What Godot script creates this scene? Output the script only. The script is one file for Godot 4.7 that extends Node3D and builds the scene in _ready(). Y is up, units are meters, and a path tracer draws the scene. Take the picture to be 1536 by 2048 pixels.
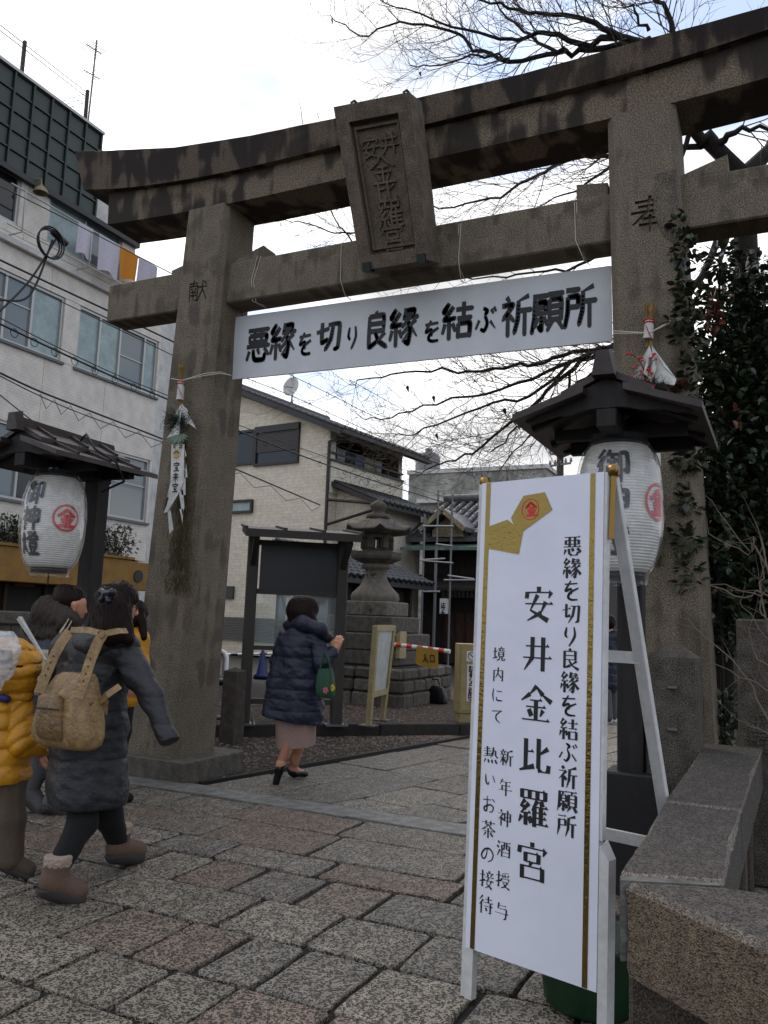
extends Node3D

# ---------------------------------------------------------------- camera model
const F := 1660.0
const EYE := Vector3(0, 1.38, 0)
var RB := Basis()
var M := {}
var T := {}
var taken := {}

func ray0(u: float, v: float) -> Vector3:
	return Vector3((u - 768.0) / F, -(v - 1024.0) / F, -1.0)

func ray(u: float, v: float) -> Vector3:
	return RB * ray0(u, v)

func G(u: float, v: float, y := 0.0) -> Vector3:      # photo pixel to a point at height y
	var d := ray(u, v)
	return EYE + d * ((y - EYE.y) / d.y)

func PZ(u: float, v: float, z: float) -> Vector3:     # photo pixel to the plane z
	var d := ray(u, v)
	return EYE + d * (z / d.z)

func PX(u: float, v: float, x: float) -> Vector3:
	var d := ray(u, v)
	return EYE + d * (x / d.x)

func PP(u: float, v: float, o: Vector3, n: Vector3) -> Vector3:
	var d := ray(u, v)
	return EYE + d * ((o - EYE).dot(n) / d.dot(n))

# ---------------------------------------------------------------- mesh builder
class Mb:
	var V := PackedVector3Array()
	var N := PackedVector3Array()
	var I := PackedInt32Array()
	var C := PackedColorArray()
	var col := Color(1, 1, 1)
	var colored := false

	func vert(p: Vector3, n: Vector3) -> int:
		V.append(p)
		N.append(n)
		if colored:
			C.append(col)
		return V.size() - 1

	func idx(a: int, b: int, c: int) -> void:
		var n := (V[b] - V[a]).cross(V[c] - V[a])
		if n.dot(N[a] + N[b] + N[c]) > 0.0:
			I.append_array([a, c, b])
		else:
			I.append_array([a, b, c])

	func poly(pts: Array, n: Vector3) -> void:
		var s := V.size()
		for p in pts:
			vert(p, n)
		for i in range(1, pts.size() - 1):
			idx(s, s + i, s + i + 1)

	func face(pts: Array, o: Vector3) -> void:        # flat convex face whose normal points away from o
		var n := Vector3.ZERO
		for i in pts.size():
			n += (pts[i] as Vector3).cross(pts[(i + 1) % pts.size()])
		n = n.normalized()
		var c := Vector3.ZERO
		for p in pts:
			c += p
		if n.dot(c / pts.size() - o) < 0.0:
			n = -n
		poly(pts, n)

	func hexa(p: Array) -> void:                      # bottom loop 0-3, top loop 4-7
		var o := Vector3.ZERO
		for q in p:
			o += q
		o /= 8.0
		face([p[0], p[1], p[2], p[3]], o)
		face([p[4], p[5], p[6], p[7]], o)
		for i in 4:
			var j := (i + 1) % 4
			face([p[i], p[j], p[j + 4], p[i + 4]], o)

	func box(c: Vector3, s: Vector3, b := Basis()) -> void:
		var h := s * 0.5
		var p := []
		for y in [-1, 1]:
			for q in [[-1, -1], [1, -1], [1, 1], [-1, 1]]:
				p.append(c + b * Vector3(h.x * q[0], h.y * y, h.z * q[1]))
		hexa(p)

	func span(a: Vector3, b: Vector3) -> void:        # box between two corners
		box((a + b) * 0.5, (b - a).abs())

	func cbox(c: Vector3, s: Vector3, ch: float, b := Basis()) -> void:   # box with chamfered edges
		var h := s * 0.5
		var i := h - Vector3(ch, ch, ch)
		var o := c
		for ax in 3:
			var u := (ax + 1) % 3
			var w := (ax + 2) % 3
			for sg in [-1.0, 1.0]:
				var f := []
				for q in [[-1, -1], [1, -1], [1, 1], [-1, 1]]:
					var p := Vector3.ZERO
					p[ax] = h[ax] * sg
					p[u] = i[u] * q[0]
					p[w] = i[w] * q[1]
					f.append(c + b * p)
				face(f, o)
				for sg2 in [-1.0, 1.0]:               # edge between +-ax and +-u
					var e := []
					for t in [-1.0, 1.0]:
						var p1 := Vector3.ZERO
						p1[ax] = h[ax] * sg
						p1[u] = i[u] * sg2
						p1[w] = i[w] * t
						e.append(c + b * p1)
					for t in [1.0, -1.0]:
						var p2 := Vector3.ZERO
						p2[ax] = i[ax] * sg
						p2[u] = h[u] * sg2
						p2[w] = i[w] * t
						e.append(c + b * p2)
					face(e, o)
		for x in [-1.0, 1.0]:
			for y in [-1.0, 1.0]:
				for z in [-1.0, 1.0]:
					face([c + b * Vector3(h.x * x, i.y * y, i.z * z), c + b * Vector3(i.x * x, h.y * y, i.z * z), c + b * Vector3(i.x * x, i.y * y, h.z * z)], o)

	func loft(rings: Array, caps := true, smooth := true, closed := true) -> void:
		var m: int = rings[0].size()
		var s := V.size()
		if smooth:
			var mids := []
			for r in rings:
				var c := Vector3.ZERO
				for p in r:
					c += p
				mids.append(c / m)
			for k in rings.size():
				for j in m:
					var a: Vector3 = rings[k][(j + 1) % m if closed else mini(j + 1, m - 1)] - rings[k][(j - 1 + m) % m if closed else maxi(j - 1, 0)]
					var d: Vector3 = rings[mini(k + 1, rings.size() - 1)][j] - rings[maxi(k - 1, 0)][j]
					var n := a.cross(d).normalized()
					if closed and n.dot(rings[k][j] - mids[k]) < 0.0:
						n = -n
					vert(rings[k][j], n)
			for k in rings.size() - 1:
				for j in (m if closed else m - 1):
					var j2 := (j + 1) % m
					idx(s + k * m + j, s + k * m + j2, s + (k + 1) * m + j2)
					idx(s + k * m + j, s + (k + 1) * m + j2, s + (k + 1) * m + j)
		else:
			for k in rings.size() - 1:
				var o := Vector3.ZERO
				for p in rings[k]:
					o += p
				for p in rings[k + 1]:
					o += p
				o /= 2.0 * m
				for j in (m if closed else m - 1):
					var j2 := (j + 1) % m
					face([rings[k][j], rings[k][j2], rings[k + 1][j2], rings[k + 1][j]], o)
		if caps:
			var o2: Vector3 = (rings[0][0] + rings[-1][0] + rings[0][m / 2] + rings[-1][m / 2]) / 4.0
			face(rings[0], o2)
			face(rings[-1], o2)

	func tube(pts: Array, r, sides := 8, caps := true) -> void:
		var rings := []
		var up := Vector3.UP
		for k in pts.size():
			var d: Vector3 = (pts[mini(k + 1, pts.size() - 1)] - pts[maxi(k - 1, 0)]).normalized()
			if k == 0:
				up = Vector3.UP if absf(d.y) < 0.9 else Vector3.RIGHT
			var x := d.cross(up).normalized()
			up = x.cross(d).normalized()
			var rad: float = r[k] if r is Array or r is PackedFloat32Array else r
			var ring := []
			for j in sides:
				var a := TAU * j / sides
				ring.append(pts[k] + (x * cos(a) + up * sin(a)) * rad)
			rings.append(ring)
		loft(rings, caps)

	func lathe(prof: Array, seg: int, xf := Transform3D(), smooth := true, caps := true) -> void:
		var rings := []
		for q in prof:
			var ring := []
			for j in seg:
				var a := TAU * (j + 0.5) / seg
				ring.append(xf * Vector3(q[0] * cos(a), q[1], q[0] * sin(a)))
			rings.append(ring)
		loft(rings, caps, smooth)

	func prism(pl: PackedVector2Array, d: float, xf := Transform3D()) -> void:  # outline in xy, depth d along -z..0
		var t := Geometry2D.triangulate_polygon(pl)
		for z in [0.0, -d]:
			var n: Vector3 = (xf.basis * Vector3(0, 0, 1 if z == 0.0 else -1)).normalized()
			var s := V.size()
			for p in pl:
				vert(xf * Vector3(p.x, p.y, z), n)
			for i in range(0, t.size(), 3):
				idx(s + t[i], s + t[i + 1], s + t[i + 2])
		var cw := Geometry2D.is_polygon_clockwise(pl)
		for i in pl.size():
			var a := pl[i]
			var b := pl[(i + 1) % pl.size()]
			var e := (b - a).orthogonal() * (-1.0 if cw else 1.0)
			poly([xf * Vector3(a.x, a.y, 0), xf * Vector3(b.x, b.y, 0), xf * Vector3(b.x, b.y, -d), xf * Vector3(a.x, a.y, -d)], (xf.basis * Vector3(-e.x, -e.y, 0) * (-1.0)).normalized())

	func sphere(c: Vector3, r: Vector3, seg := 12, b := Basis()) -> void:
		var rings := []
		var rows := seg / 2
		for k in rows + 1:
			var t := PI * (0.02 + 0.96 * k / rows)
			var ring := []
			for j in seg:
				var a := TAU * j / seg
				ring.append(c + b * Vector3(r.x * sin(t) * cos(a), r.y * cos(t), r.z * sin(t) * sin(a)))
			rings.append(ring)
		loft(rings)

	func mesh() -> ArrayMesh:
		var a := []
		a.resize(Mesh.ARRAY_MAX)
		a[Mesh.ARRAY_VERTEX] = V
		a[Mesh.ARRAY_NORMAL] = N
		a[Mesh.ARRAY_INDEX] = I
		if colored:
			a[Mesh.ARRAY_COLOR] = C
		var m := ArrayMesh.new()
		m.add_surface_from_arrays(Mesh.PRIMITIVE_TRIANGLES, a)
		return m

	# smooth union of tapered capsules [a, b, ra, rb], meshed as surface nets
	func sdf(bones: Array, cell: float, k: float, planes := [], disp = null) -> void:
		var lo := Vector3(1e9, 1e9, 1e9)
		var hi := -lo
		for b in bones:
			var r: float = maxf(b[2], b[3]) + k + cell * 3.0
			for q in 2:
				lo = lo.min(b[q] - Vector3(r, r, r))
				hi = hi.max(b[q] + Vector3(r, r, r))
		var nx := int((hi.x - lo.x) / cell) + 2
		var ny := int((hi.y - lo.y) / cell) + 2
		var nz := int((hi.z - lo.z) / cell) + 2
		var D := PackedFloat32Array()
		D.resize(nx * ny * nz)
		D.fill(1.0)
		for b in bones:
			var pa: Vector3 = b[0]
			var ba: Vector3 = b[1] - b[0]
			var ra: float = b[2]
			var rb: float = b[3]
			var L := maxf(ba.length_squared(), 1e-9)
			var r: float = maxf(ra, rb) + k + cell * 2.0
			var i0 := ((pa.min(b[1]) - Vector3(r, r, r) - lo) / cell).max(Vector3.ZERO)
			var i1 := ((pa.max(b[1]) + Vector3(r, r, r) - lo) / cell).min(Vector3(nx - 1, ny - 1, nz - 1))
			for z in range(int(i0.z), int(i1.z) + 1):
				for y in range(int(i0.y), int(i1.y) + 1):
					var at := (z * ny + y) * nx
					for x in range(int(i0.x), int(i1.x) + 1):
						var q := lo + Vector3(x, y, z) * cell - pa
						var t := clampf(q.dot(ba) / L, 0.0, 1.0)
						var d := (q - ba * t).length() - lerpf(ra, rb, t)
						var o := D[at + x]
						var h := maxf(k - absf(d - o), 0.0)
						D[at + x] = minf(d, o) - h * h / (4.0 * k)
		if planes or disp != null:
			for z in nz:
				for y in ny:
					var at := (z * ny + y) * nx
					for x in nx:
						var d := D[at + x]
						if d < 0.1 and d > -0.1 or d < 0.0 and planes:
							var p := lo + Vector3(x, y, z) * cell
							if disp != null and absf(d) < 0.08:
								d += disp.call(p)
							for pl in planes:
								d = maxf(d, p.dot(pl[0]) - pl[1])
							D[at + x] = d
		var vid := {}
		var nxy := nx * ny
		for z in nz - 1:
			for y in ny - 1:
				var at := (z * ny + y) * nx
				for x in nx - 1:
					var c := at + x
					var d0 := D[c]
					if absf(d0) > cell * 2.5:
						continue
					var d1 := D[c + 1]
					var d2 := D[c + nx]
					var d3 := D[c + nx + 1]
					var d4 := D[c + nxy]
					var d5 := D[c + nxy + 1]
					var d6 := D[c + nxy + nx]
					var d7 := D[c + nxy + nx + 1]
					var neg := int(d0 < 0) + int(d1 < 0) + int(d2 < 0) + int(d3 < 0) + int(d4 < 0) + int(d5 < 0) + int(d6 < 0) + int(d7 < 0)
					if neg == 0 or neg == 8:
						continue
					var g := Vector3(d1 + d3 + d5 + d7 - d0 - d2 - d4 - d6, d2 + d3 + d6 + d7 - d0 - d1 - d4 - d5, d4 + d5 + d6 + d7 - d0 - d1 - d2 - d3) / 4.0
					var mean := (d0 + d1 + d2 + d3 + d4 + d5 + d6 + d7) / 8.0
					var off := g * (-mean / maxf(g.length_squared(), 1e-12))
					off = off.clamp(Vector3(-0.5, -0.5, -0.5), Vector3(0.5, 0.5, 0.5))
					vid[c] = vert(lo + (Vector3(x, y, z) + Vector3(0.5, 0.5, 0.5) + off) * cell, g.normalized())
		for c: int in vid:
			var s := D[c] < 0
			# edges that start at this cell's lowest corner, in x, y and z
			for e in [[1, nx, nxy], [nx, 1, nxy], [nxy, 1, nx]]:
				if (D[c + e[0]] < 0) != s:
					var q0 = vid.get(c)
					var q1 = vid.get(c - e[1])
					var q2 = vid.get(c - e[1] - e[2])
					var q3 = vid.get(c - e[2])
					if q1 != null and q2 != null and q3 != null:
						idx(q0, q1, q2)
						idx(q0, q2, q3)

# ---------------------------------------------------------------- nodes
func numbered(called: String) -> String:
	var n: int = taken.get(called, 0)
	taken[called] = n + 1
	return called if n == 0 else "%s_%03d" % [called, n]

func thing(called: String, label: String, category: String, at := Vector3.ZERO, group := "") -> Node3D:
	var o := Node3D.new()
	o.name = numbered(called)
	add_child(o)
	o.position = at
	tag(o, label, category, group)
	return o

func tag(o: Node, label: String, category: String, group := "", kind := "") -> void:
	o.set_meta("label", label)
	if category:
		o.set_meta("category", category)
	if group:
		o.set_meta("group", group)
	if kind:
		o.set_meta("kind", kind)

# a part in world coordinates, hung under its thing
func part(parent: Node3D, called: String, mb, material: Material, label := "") -> MeshInstance3D:
	var o := MeshInstance3D.new()
	o.name = called if parent != self else numbered(called)
	o.mesh = mb.mesh() if mb is Mb else mb
	o.material_override = material
	parent.add_child(o, true)
	if parent != self:
		var g := Vector3.ZERO
		var p: Node = parent
		while p is Node3D and p != self:
			g += (p as Node3D).position
			p = p.get_parent()
		o.position = -g
	if label:
		o.set_meta("label", label)
	return o

func struct(called: String, mb: Mb, material: Material) -> MeshInstance3D:
	var o := part(self, called, mb, material)
	o.set_meta("kind", "structure")
	return o

func single(called: String, mb: Mb, material: Material, label: String, category: String, group := "") -> MeshInstance3D:
	var o := part(self, called, mb, material)
	tag(o, label, category, group)
	return o

func basis_to(d: Vector3, up := Vector3.UP) -> Basis:   # x along d
	var x := d.normalized()
	var z := x.cross(up).normalized()
	return Basis(x, z.cross(x).normalized(), z)

func bar(mb: Mb, a: Vector3, b: Vector3, w: float, h: float, ch := 0.0) -> void:
	var l := (b - a).length()
	var up := Vector3.UP if absf((b - a).normalized().y) < 0.95 else Vector3.BACK
	if ch > 0.0:
		mb.cbox((a + b) * 0.5, Vector3(l, h, w), ch, basis_to(b - a, up))
	else:
		mb.box((a + b) * 0.5, Vector3(l, h, w), basis_to(b - a, up))

func quick_box(parent: Node3D, called: String, a: Vector3, b: Vector3, m: Material, ch := 0.0) -> MeshInstance3D:
	var k := Mb.new()
	if ch > 0.0:
		k.cbox((a + b) * 0.5, (b - a).abs(), ch)
	else:
		k.span(a, b)
	return part(parent, called, k, m)

# ---------------------------------------------------------------- textures and materials
func noise_bytes(n: int, freq: float, sd: int, type := FastNoiseLite.TYPE_SIMPLEX, oct := 3) -> PackedByteArray:
	var f := FastNoiseLite.new()
	f.seed = sd
	f.noise_type = type
	f.frequency = freq
	f.fractal_octaves = oct
	if oct <= 1:
		f.fractal_type = FastNoiseLite.FRACTAL_NONE
	return f.get_seamless_image(n, n).get_data()

func grey_tex(n: int, f: Callable) -> ImageTexture:     # f(i) gives a value 0..1 for pixel i
	var b := PackedByteArray()
	b.resize(n * n)
	for i in n * n:
		b[i] = int(clampf(f.call(i), 0.0, 1.0) * 255.0)
	return ImageTexture.create_from_image(Image.create_from_data(n, n, false, Image.FORMAT_L8, b))

func rgb_tex(n: int, f: Callable) -> ImageTexture:
	var b := PackedByteArray()
	b.resize(n * n * 3)
	for i in n * n:
		var c: Color = f.call(i)
		b[i * 3] = int(clampf(c.r, 0.0, 1.0) * 255.0)
		b[i * 3 + 1] = int(clampf(c.g, 0.0, 1.0) * 255.0)
		b[i * 3 + 2] = int(clampf(c.b, 0.0, 1.0) * 255.0)
	return ImageTexture.create_from_image(Image.create_from_data(n, n, false, Image.FORMAT_RGB8, b))

func mat(c: Color, rough := 0.85, metal := 0.0) -> StandardMaterial3D:
	var m := StandardMaterial3D.new()
	m.albedo_color = c
	m.roughness = rough
	m.metallic = metal
	m.cull_mode = BaseMaterial3D.CULL_DISABLED
	return m

func tmat(c: Color, tex: Texture2D, per_m: float, rough := 0.85, height: Texture2D = null, cm := 0.0, metal := 0.0) -> StandardMaterial3D:
	var m := mat(c, rough, metal)
	m.albedo_texture = tex
	m.uv1_triplanar = true
	m.uv1_world_triplanar = true
	m.uv1_scale = Vector3.ONE * per_m
	if height:
		m.heightmap_enabled = true
		m.heightmap_texture = height
		m.heightmap_scale = cm
	return m

func vcol(m: StandardMaterial3D) -> StandardMaterial3D:
	m.vertex_color_use_as_albedo = true
	return m

func make_textures() -> void:
	var rng := RandomNumberGenerator.new()
	rng.seed = 5
	var n := 512
	var a := noise_bytes(n, 0.11, 1, FastNoiseLite.TYPE_SIMPLEX, 2)
	var b := noise_bytes(n, 0.03, 2, FastNoiseLite.TYPE_SIMPLEX, 4)
	var c := noise_bytes(n, 0.008, 3, FastNoiseLite.TYPE_SIMPLEX, 4)
	var d := noise_bytes(n, 0.25, 4, FastNoiseLite.TYPE_SIMPLEX, 1)
	# granite: grains of feldspar, quartz and mica
	T.granite = rgb_tex(n, func(i: int) -> Color:
		var g := a[i] / 255.0
		var v := 0.66 + 0.5 * (g - 0.5) + 0.25 * (c[i] / 255.0 - 0.5) + rng.randf_range(-0.11, 0.11)
		if d[i] > 178:
			v -= 0.26
		elif d[i] < 70:
			v += 0.16
		return Color(v, v * (0.975 + 0.04 * (b[i] / 255.0 - 0.5)), v * (0.94 + 0.10 * (b[i] / 255.0 - 0.5))))
	T.granite_h = grey_tex(n, func(i: int) -> float: return 0.5 + 0.5 * (a[i] / 255.0 - 0.5) + 0.6 * (b[i] / 255.0 - 0.5))
	# paving stone: worn light crests over dark dirty pits
	var p1 := noise_bytes(n, 0.035, 11, FastNoiseLite.TYPE_SIMPLEX, 3)
	var p2 := noise_bytes(n, 0.09, 12, FastNoiseLite.TYPE_SIMPLEX, 2)
	var pit := PackedFloat32Array()
	pit.resize(n * n)
	for i in n * n:
		var v := (p1[i] * 0.42 + p2[i] * 0.58) / 255.0
		pit[i] = smoothstep(0.36, 0.50, v)
	T.paver = rgb_tex(n, func(i: int) -> Color:
		var v := 0.30 + 0.44 * pit[i] + 0.36 * (d[i] / 255.0 - 0.5) + 0.22 * (c[i] / 255.0 - 0.5) + rng.randf_range(-0.14, 0.14)
		return Color(v, v * 0.97, v * (0.915 + 0.05 * b[i] / 255.0)))
	T.paver_h = grey_tex(n, func(i: int) -> float: return 0.15 + 0.7 * pit[i] + 0.25 * (d[i] / 255.0 - 0.5))
	# gate stone: brown granite with dark rain streaks running down
	var n2 := 1024
	var s1 := noise_bytes(n2, 0.012, 21, FastNoiseLite.TYPE_SIMPLEX, 4)
	var s2 := noise_bytes(n2, 0.016, 22, FastNoiseLite.TYPE_SIMPLEX, 4)
	var s3 := noise_bytes(n2, 0.16, 23, FastNoiseLite.TYPE_SIMPLEX, 2)
	var s4 := noise_bytes(n2, 0.004, 24, FastNoiseLite.TYPE_SIMPLEX, 3)
	T.gate = rgb_tex(n2, func(i: int) -> Color:
		var x := i % n2
		var y := i / n2
		var st := s1[(y / 12) * n2 + x] / 255.0                         # stretched along y
		var st2 := s2[(y / 5 + 300) * n2 + x] / 255.0
		var big := s4[i] / 255.0
		var stain := smoothstep(0.50, 0.80, st * 0.38 + st2 * 0.10 + big * 0.58)
		var v := 0.72 + 0.52 * (s3[i] / 255.0 - 0.5) + rng.randf_range(-0.20, 0.20) + 0.16 * (big - 0.5)
		var base := Color(v, v * 0.96, v * 0.89)
		return base.lerp(Color(0.30, 0.275, 0.26) * (0.8 + 0.4 * v), stain * 0.50))
	T.gate_stained = rgb_tex(n2, func(i: int) -> Color:
		var x := i % n2
		var y := i / n2
		var st := s1[(y / 6) * n2 + x] / 255.0
		var big := s4[(i + 200 * n2) % (n2 * n2)] / 255.0
		var stain := smoothstep(0.40, 0.62, st * 0.45 + big * 0.62)
		var v := 0.72 + 0.50 * (s3[i] / 255.0 - 0.5) + rng.randf_range(-0.18, 0.18)
		return Color(v, v * 0.955, v * 0.88).lerp(Color(0.27, 0.235, 0.225) * (0.7 + 0.5 * v), stain * 0.92))
	T.gate_h = grey_tex(n, func(i: int) -> float: return 0.5 + 0.5 * (a[i] / 255.0 - 0.5) + 0.4 * (d[i] / 255.0 - 0.5))
	# fine grain for plaster, paint, cloth
	T.smooth = grey_tex(n, func(i: int) -> float: return 0.97 + 0.04 * (c[i] / 255.0 - 0.5) + 0.02 * (b[i] / 255.0 - 0.5))
	T.fine = grey_tex(n, func(i: int) -> float: return 0.90 + 0.14 * (c[i] / 255.0 - 0.5) + 0.08 * (b[i] / 255.0 - 0.5) + rng.randf_range(-0.02, 0.02))
	T.dirty = grey_tex(n, func(i: int) -> float: return 0.80 + 0.30 * (c[i] / 255.0 - 0.5) + 0.24 * (b[i] / 255.0 - 0.5) + rng.randf_range(-0.05, 0.05))
	T.bump = grey_tex(n, func(i: int) -> float: return b[i] / 255.0)
	T.gravel = rgb_tex(n, func(i: int) -> Color:
		var v := 0.50 + 0.7 * (a[i] / 255.0 - 0.5) + 0.3 * (c[i] / 255.0 - 0.5) + rng.randf_range(-0.14, 0.14)
		return Color(v, v * 0.95, v * 0.88))
	# woven / padded cloth
	T.cloth = grey_tex(n, func(i: int) -> float: return 0.84 + 0.22 * (b[i] / 255.0 - 0.5) + (0.07 if (i % n + i / n) % 4 < 2 else 0.0) + rng.randf_range(-0.04, 0.04))
	T.crease = grey_tex(n, func(i: int) -> float: return 0.3 * absf(b[i] / 255.0 - 0.5) + 1.4 * absf(c[i] / 255.0 - 0.5))
	# small-format cladding tiles of a far wall, split-face siding
	T.tiles = grey_tex(n, func(i: int) -> float:
		var x := i % n
		var y := i / n
		var e := 0.80 if (y % 16 == 0 or (x + (y / 16 % 2) * 16) % 32 == 0) else 1.0
		return 0.92 * e + 0.10 * (c[i] / 255.0 - 0.5) + rng.randf_range(-0.015, 0.015))
	T.siding = grey_tex(n, func(i: int) -> float:
		var x := i % n
		var y := i / n
		var row := y / 16
		var w := 0.92 + 0.06 * absf(fmod(sin(row * 12.9 + (x / 64) * 78.2 + floor(x / 64.0) * row) * 43.7, 1.0))
		return w * (0.92 if y % 16 < 2 else 1.0) + 0.12 * (b[i] / 255.0 - 0.5))
	T.wood = grey_tex(n, func(i: int) -> float:
		var x := i % n
		var y := i / n
		return 0.70 + 0.5 * (b[(y / 8 * n + x) % (n * n)] / 255.0 - 0.5) + 0.2 * (a[(y / 16 * n + x) % (n * n)] / 255.0 - 0.5))
	T.foil = grey_tex(n, func(i: int) -> float: return 0.6 * b[i] / 255.0 + 0.4 * a[i] / 255.0)

func make_materials() -> void:
	M.gate = tmat(Color(0.60, 0.57, 0.525), T.gate, 0.45, 0.9, T.gate_h, 0.25)
	M.gate_dark = tmat(Color(0.50, 0.455, 0.415), T.gate_stained, 0.40, 0.9, T.gate_h, 0.25)
	M.gate_mid = tmat(Color(0.59, 0.555, 0.505), T.gate_stained, 0.33, 0.9, T.gate_h, 0.25)
	M.gate_mid.uv1_offset = Vector3(0.37, 0.2, 0.0)
	M.plaque = tmat(Color(0.58, 0.53, 0.475), T.granite, 1.3, 0.92, T.granite_h, 0.4)
	M.plinth = tmat(Color(0.52, 0.505, 0.47), T.granite, 1.6, 0.8, T.granite_h, 0.25)
	M.granite = tmat(Color(0.61, 0.585, 0.545), T.granite, 1.8, 0.85, T.granite_h, 0.4)
	M.granite_dark = tmat(Color(0.49, 0.47, 0.44), T.granite, 1.5, 0.9, T.granite_h, 0.5)
	M.rail_top = tmat(Color(0.44, 0.42, 0.40), T.paver, 2.2, 0.85, T.paver_h, 0.25)
	M.rail_edge = tmat(Color(0.72, 0.69, 0.65), T.paver, 3.4, 0.9, T.paver_h, 0.5)
	M.rail_face = tmat(Color(0.60, 0.54, 0.465), T.paver, 3.0, 0.9, T.paver_h, 0.5)
	M.mortar = tmat(Color(0.45, 0.45, 0.43), T.dirty, 1.5, 0.9, T.bump, 0.4)
	var tints := [Color(0.72, 0.695, 0.645), Color(0.68, 0.66, 0.62), Color(0.77, 0.74, 0.68), Color(0.71, 0.65, 0.585), Color(0.70, 0.63, 0.565), Color(0.66, 0.635, 0.595), Color(0.70, 0.67, 0.61)]
	M.pavers = []
	for c in tints:
		M.pavers.append(tmat(c, T.paver, 1.15, 0.48, T.paver_h, 1.1))
	M.strip = tmat(Color(0.66, 0.67, 0.665), T.granite, 1.6, 0.6, T.granite_h, 0.1)
	M.joint = tmat(Color(0.24, 0.22, 0.20), T.gravel, 3.0, 0.95, T.bump, 0.5)
	M.gravel = tmat(Color(0.42, 0.35, 0.285), T.gravel, 2.6, 0.95, T.granite_h, 0.8)
	M.gravel2 = tmat(Color(0.50, 0.43, 0.36), T.gravel, 2.6, 0.95, T.granite_h, 0.8)
	M.asphalt = tmat(Color(0.29, 0.29, 0.295), T.gravel, 2.0, 0.9, T.granite_h, 0.3)
	M.kerb = tmat(Color(0.30, 0.29, 0.275), T.granite, 1.4, 0.9, T.granite_h, 0.3)
	M.black_iron = tmat(Color(0.10, 0.095, 0.095), T.dirty, 2.0, 0.6)
	M.ink = mat(Color(0.055, 0.055, 0.065), 0.55)
	M.ink_blue = mat(Color(0.035, 0.04, 0.07), 0.6)
	M.white_panel = tmat(Color(0.89, 0.90, 0.945), T.smooth, 0.6, 0.45)
	M.banner = tmat(Color(0.80, 0.81, 0.82), T.smooth, 0.5, 0.6)
	M.white_wood = tmat(Color(0.84, 0.84, 0.825), T.fine, 1.5, 0.55)
	M.gold = tmat(Color(0.56, 0.48, 0.27), T.smooth, 2.2, 0.18, T.foil, 0.14, 1.0)
	M.brass = mat(Color(0.55, 0.43, 0.22), 0.35, 0.9)
	M.red = mat(Color(0.72, 0.10, 0.11), 0.6)
	M.red_flat = mat(Color(0.80, 0.16, 0.14), 0.5)
	M.paper = tmat(Color(0.86, 0.855, 0.83), T.fine, 2.0, 0.75)
	M.paper.backlight = Color(0.3, 0.3, 0.29)
	M.lantern = tmat(Color(0.88, 0.875, 0.85), T.fine, 2.0, 0.7)
	M.lantern.backlight = Color(0.35, 0.34, 0.32)
	M.film = mat(Color(1, 1, 1, 0.035), 0.05)
	M.film.transparency = BaseMaterial3D.TRANSPARENCY_ALPHA
	M.dark_wood = tmat(Color(0.15, 0.125, 0.115), T.wood, 1.2, 0.7)
	M.copper_roof = tmat(Color(0.26, 0.205, 0.19), T.dirty, 1.2, 0.5)
	M.straw = tmat(Color(0.72, 0.58, 0.33), T.wood, 6.0, 0.8)
	M.pine = mat(Color(0.09, 0.15, 0.09), 0.8)
	M.bamboo_grass = mat(Color(0.36, 0.44, 0.37), 0.6)
	M.cord = mat(Color(0.74, 0.72, 0.67), 0.8)
	M.moss = mat(Color(0.27, 0.24, 0.09), 0.9)
	M.green_bin = tmat(Color(0.03, 0.21, 0.10), T.fine, 1.0, 0.45)
	M.bark = tmat(Color(0.17, 0.15, 0.135), T.dirty, 3.0, 0.95, T.bump, 0.5)
	M.twig = mat(Color(0.33, 0.29, 0.25), 0.9)
	M.leaf = vcol(mat(Color(1, 1, 1), 0.34))
	M.leaf.backlight = Color(0.10, 0.13, 0.06)
	# buildings
	M.white_wall = tmat(Color(0.90, 0.875, 0.835), T.tiles, 0.55, 0.8)
	M.white_trim = tmat(Color(0.83, 0.825, 0.81), T.fine, 0.4, 0.7)
	M.joint_grey = mat(Color(0.42, 0.42, 0.42), 0.9)
	M.green_panel = tmat(Color(0.17, 0.225, 0.19), T.fine, 0.4, 0.45)
	M.green_rib = mat(Color(0.14, 0.18, 0.155), 0.5)
	M.alu = mat(Color(0.66, 0.66, 0.65), 0.4, 0.5)
	M.steel = mat(Color(0.45, 0.45, 0.45), 0.45, 0.7)
	M.glass = mat(Color(0.42, 0.46, 0.47), 0.06)
	M.glass.metallic_specular = 0.6
	M.frosted = tmat(Color(0.62, 0.70, 0.70), T.fine, 0.4, 0.25)
	M.glass_dark = mat(Color(0.12, 0.135, 0.145), 0.07)
	M.glass_clear = mat(Color(0.80, 0.88, 0.88, 0.12), 0.03)
	M.glass_clear.transparency = BaseMaterial3D.TRANSPARENCY_ALPHA
	M.ochre = tmat(Color(0.56, 0.40, 0.10), T.fine, 0.4, 0.6)
	M.shop_dark = tmat(Color(0.13, 0.10, 0.085), T.wood, 0.6, 0.7)
	M.poster = mat(Color(0.50, 0.24, 0.17), 0.7)
	M.cream = tmat(Color(0.86, 0.825, 0.755), T.siding, 0.28, 0.85)
	M.tile_roof = tmat(Color(0.20, 0.205, 0.215), T.dirty, 1.0, 0.35)
	M.old_tile = tmat(Color(0.36, 0.365, 0.375), T.dirty, 1.0, 0.4)
	M.dark_frame = mat(Color(0.12, 0.115, 0.115), 0.5)
	M.shutter = mat(Color(0.21, 0.195, 0.185), 0.5)
	M.grey_building = tmat(Color(0.70, 0.69, 0.655), T.dirty, 0.10, 0.9)
	M.old_wood = tmat(Color(0.19, 0.145, 0.12), T.wood, 0.5, 0.8)
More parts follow.
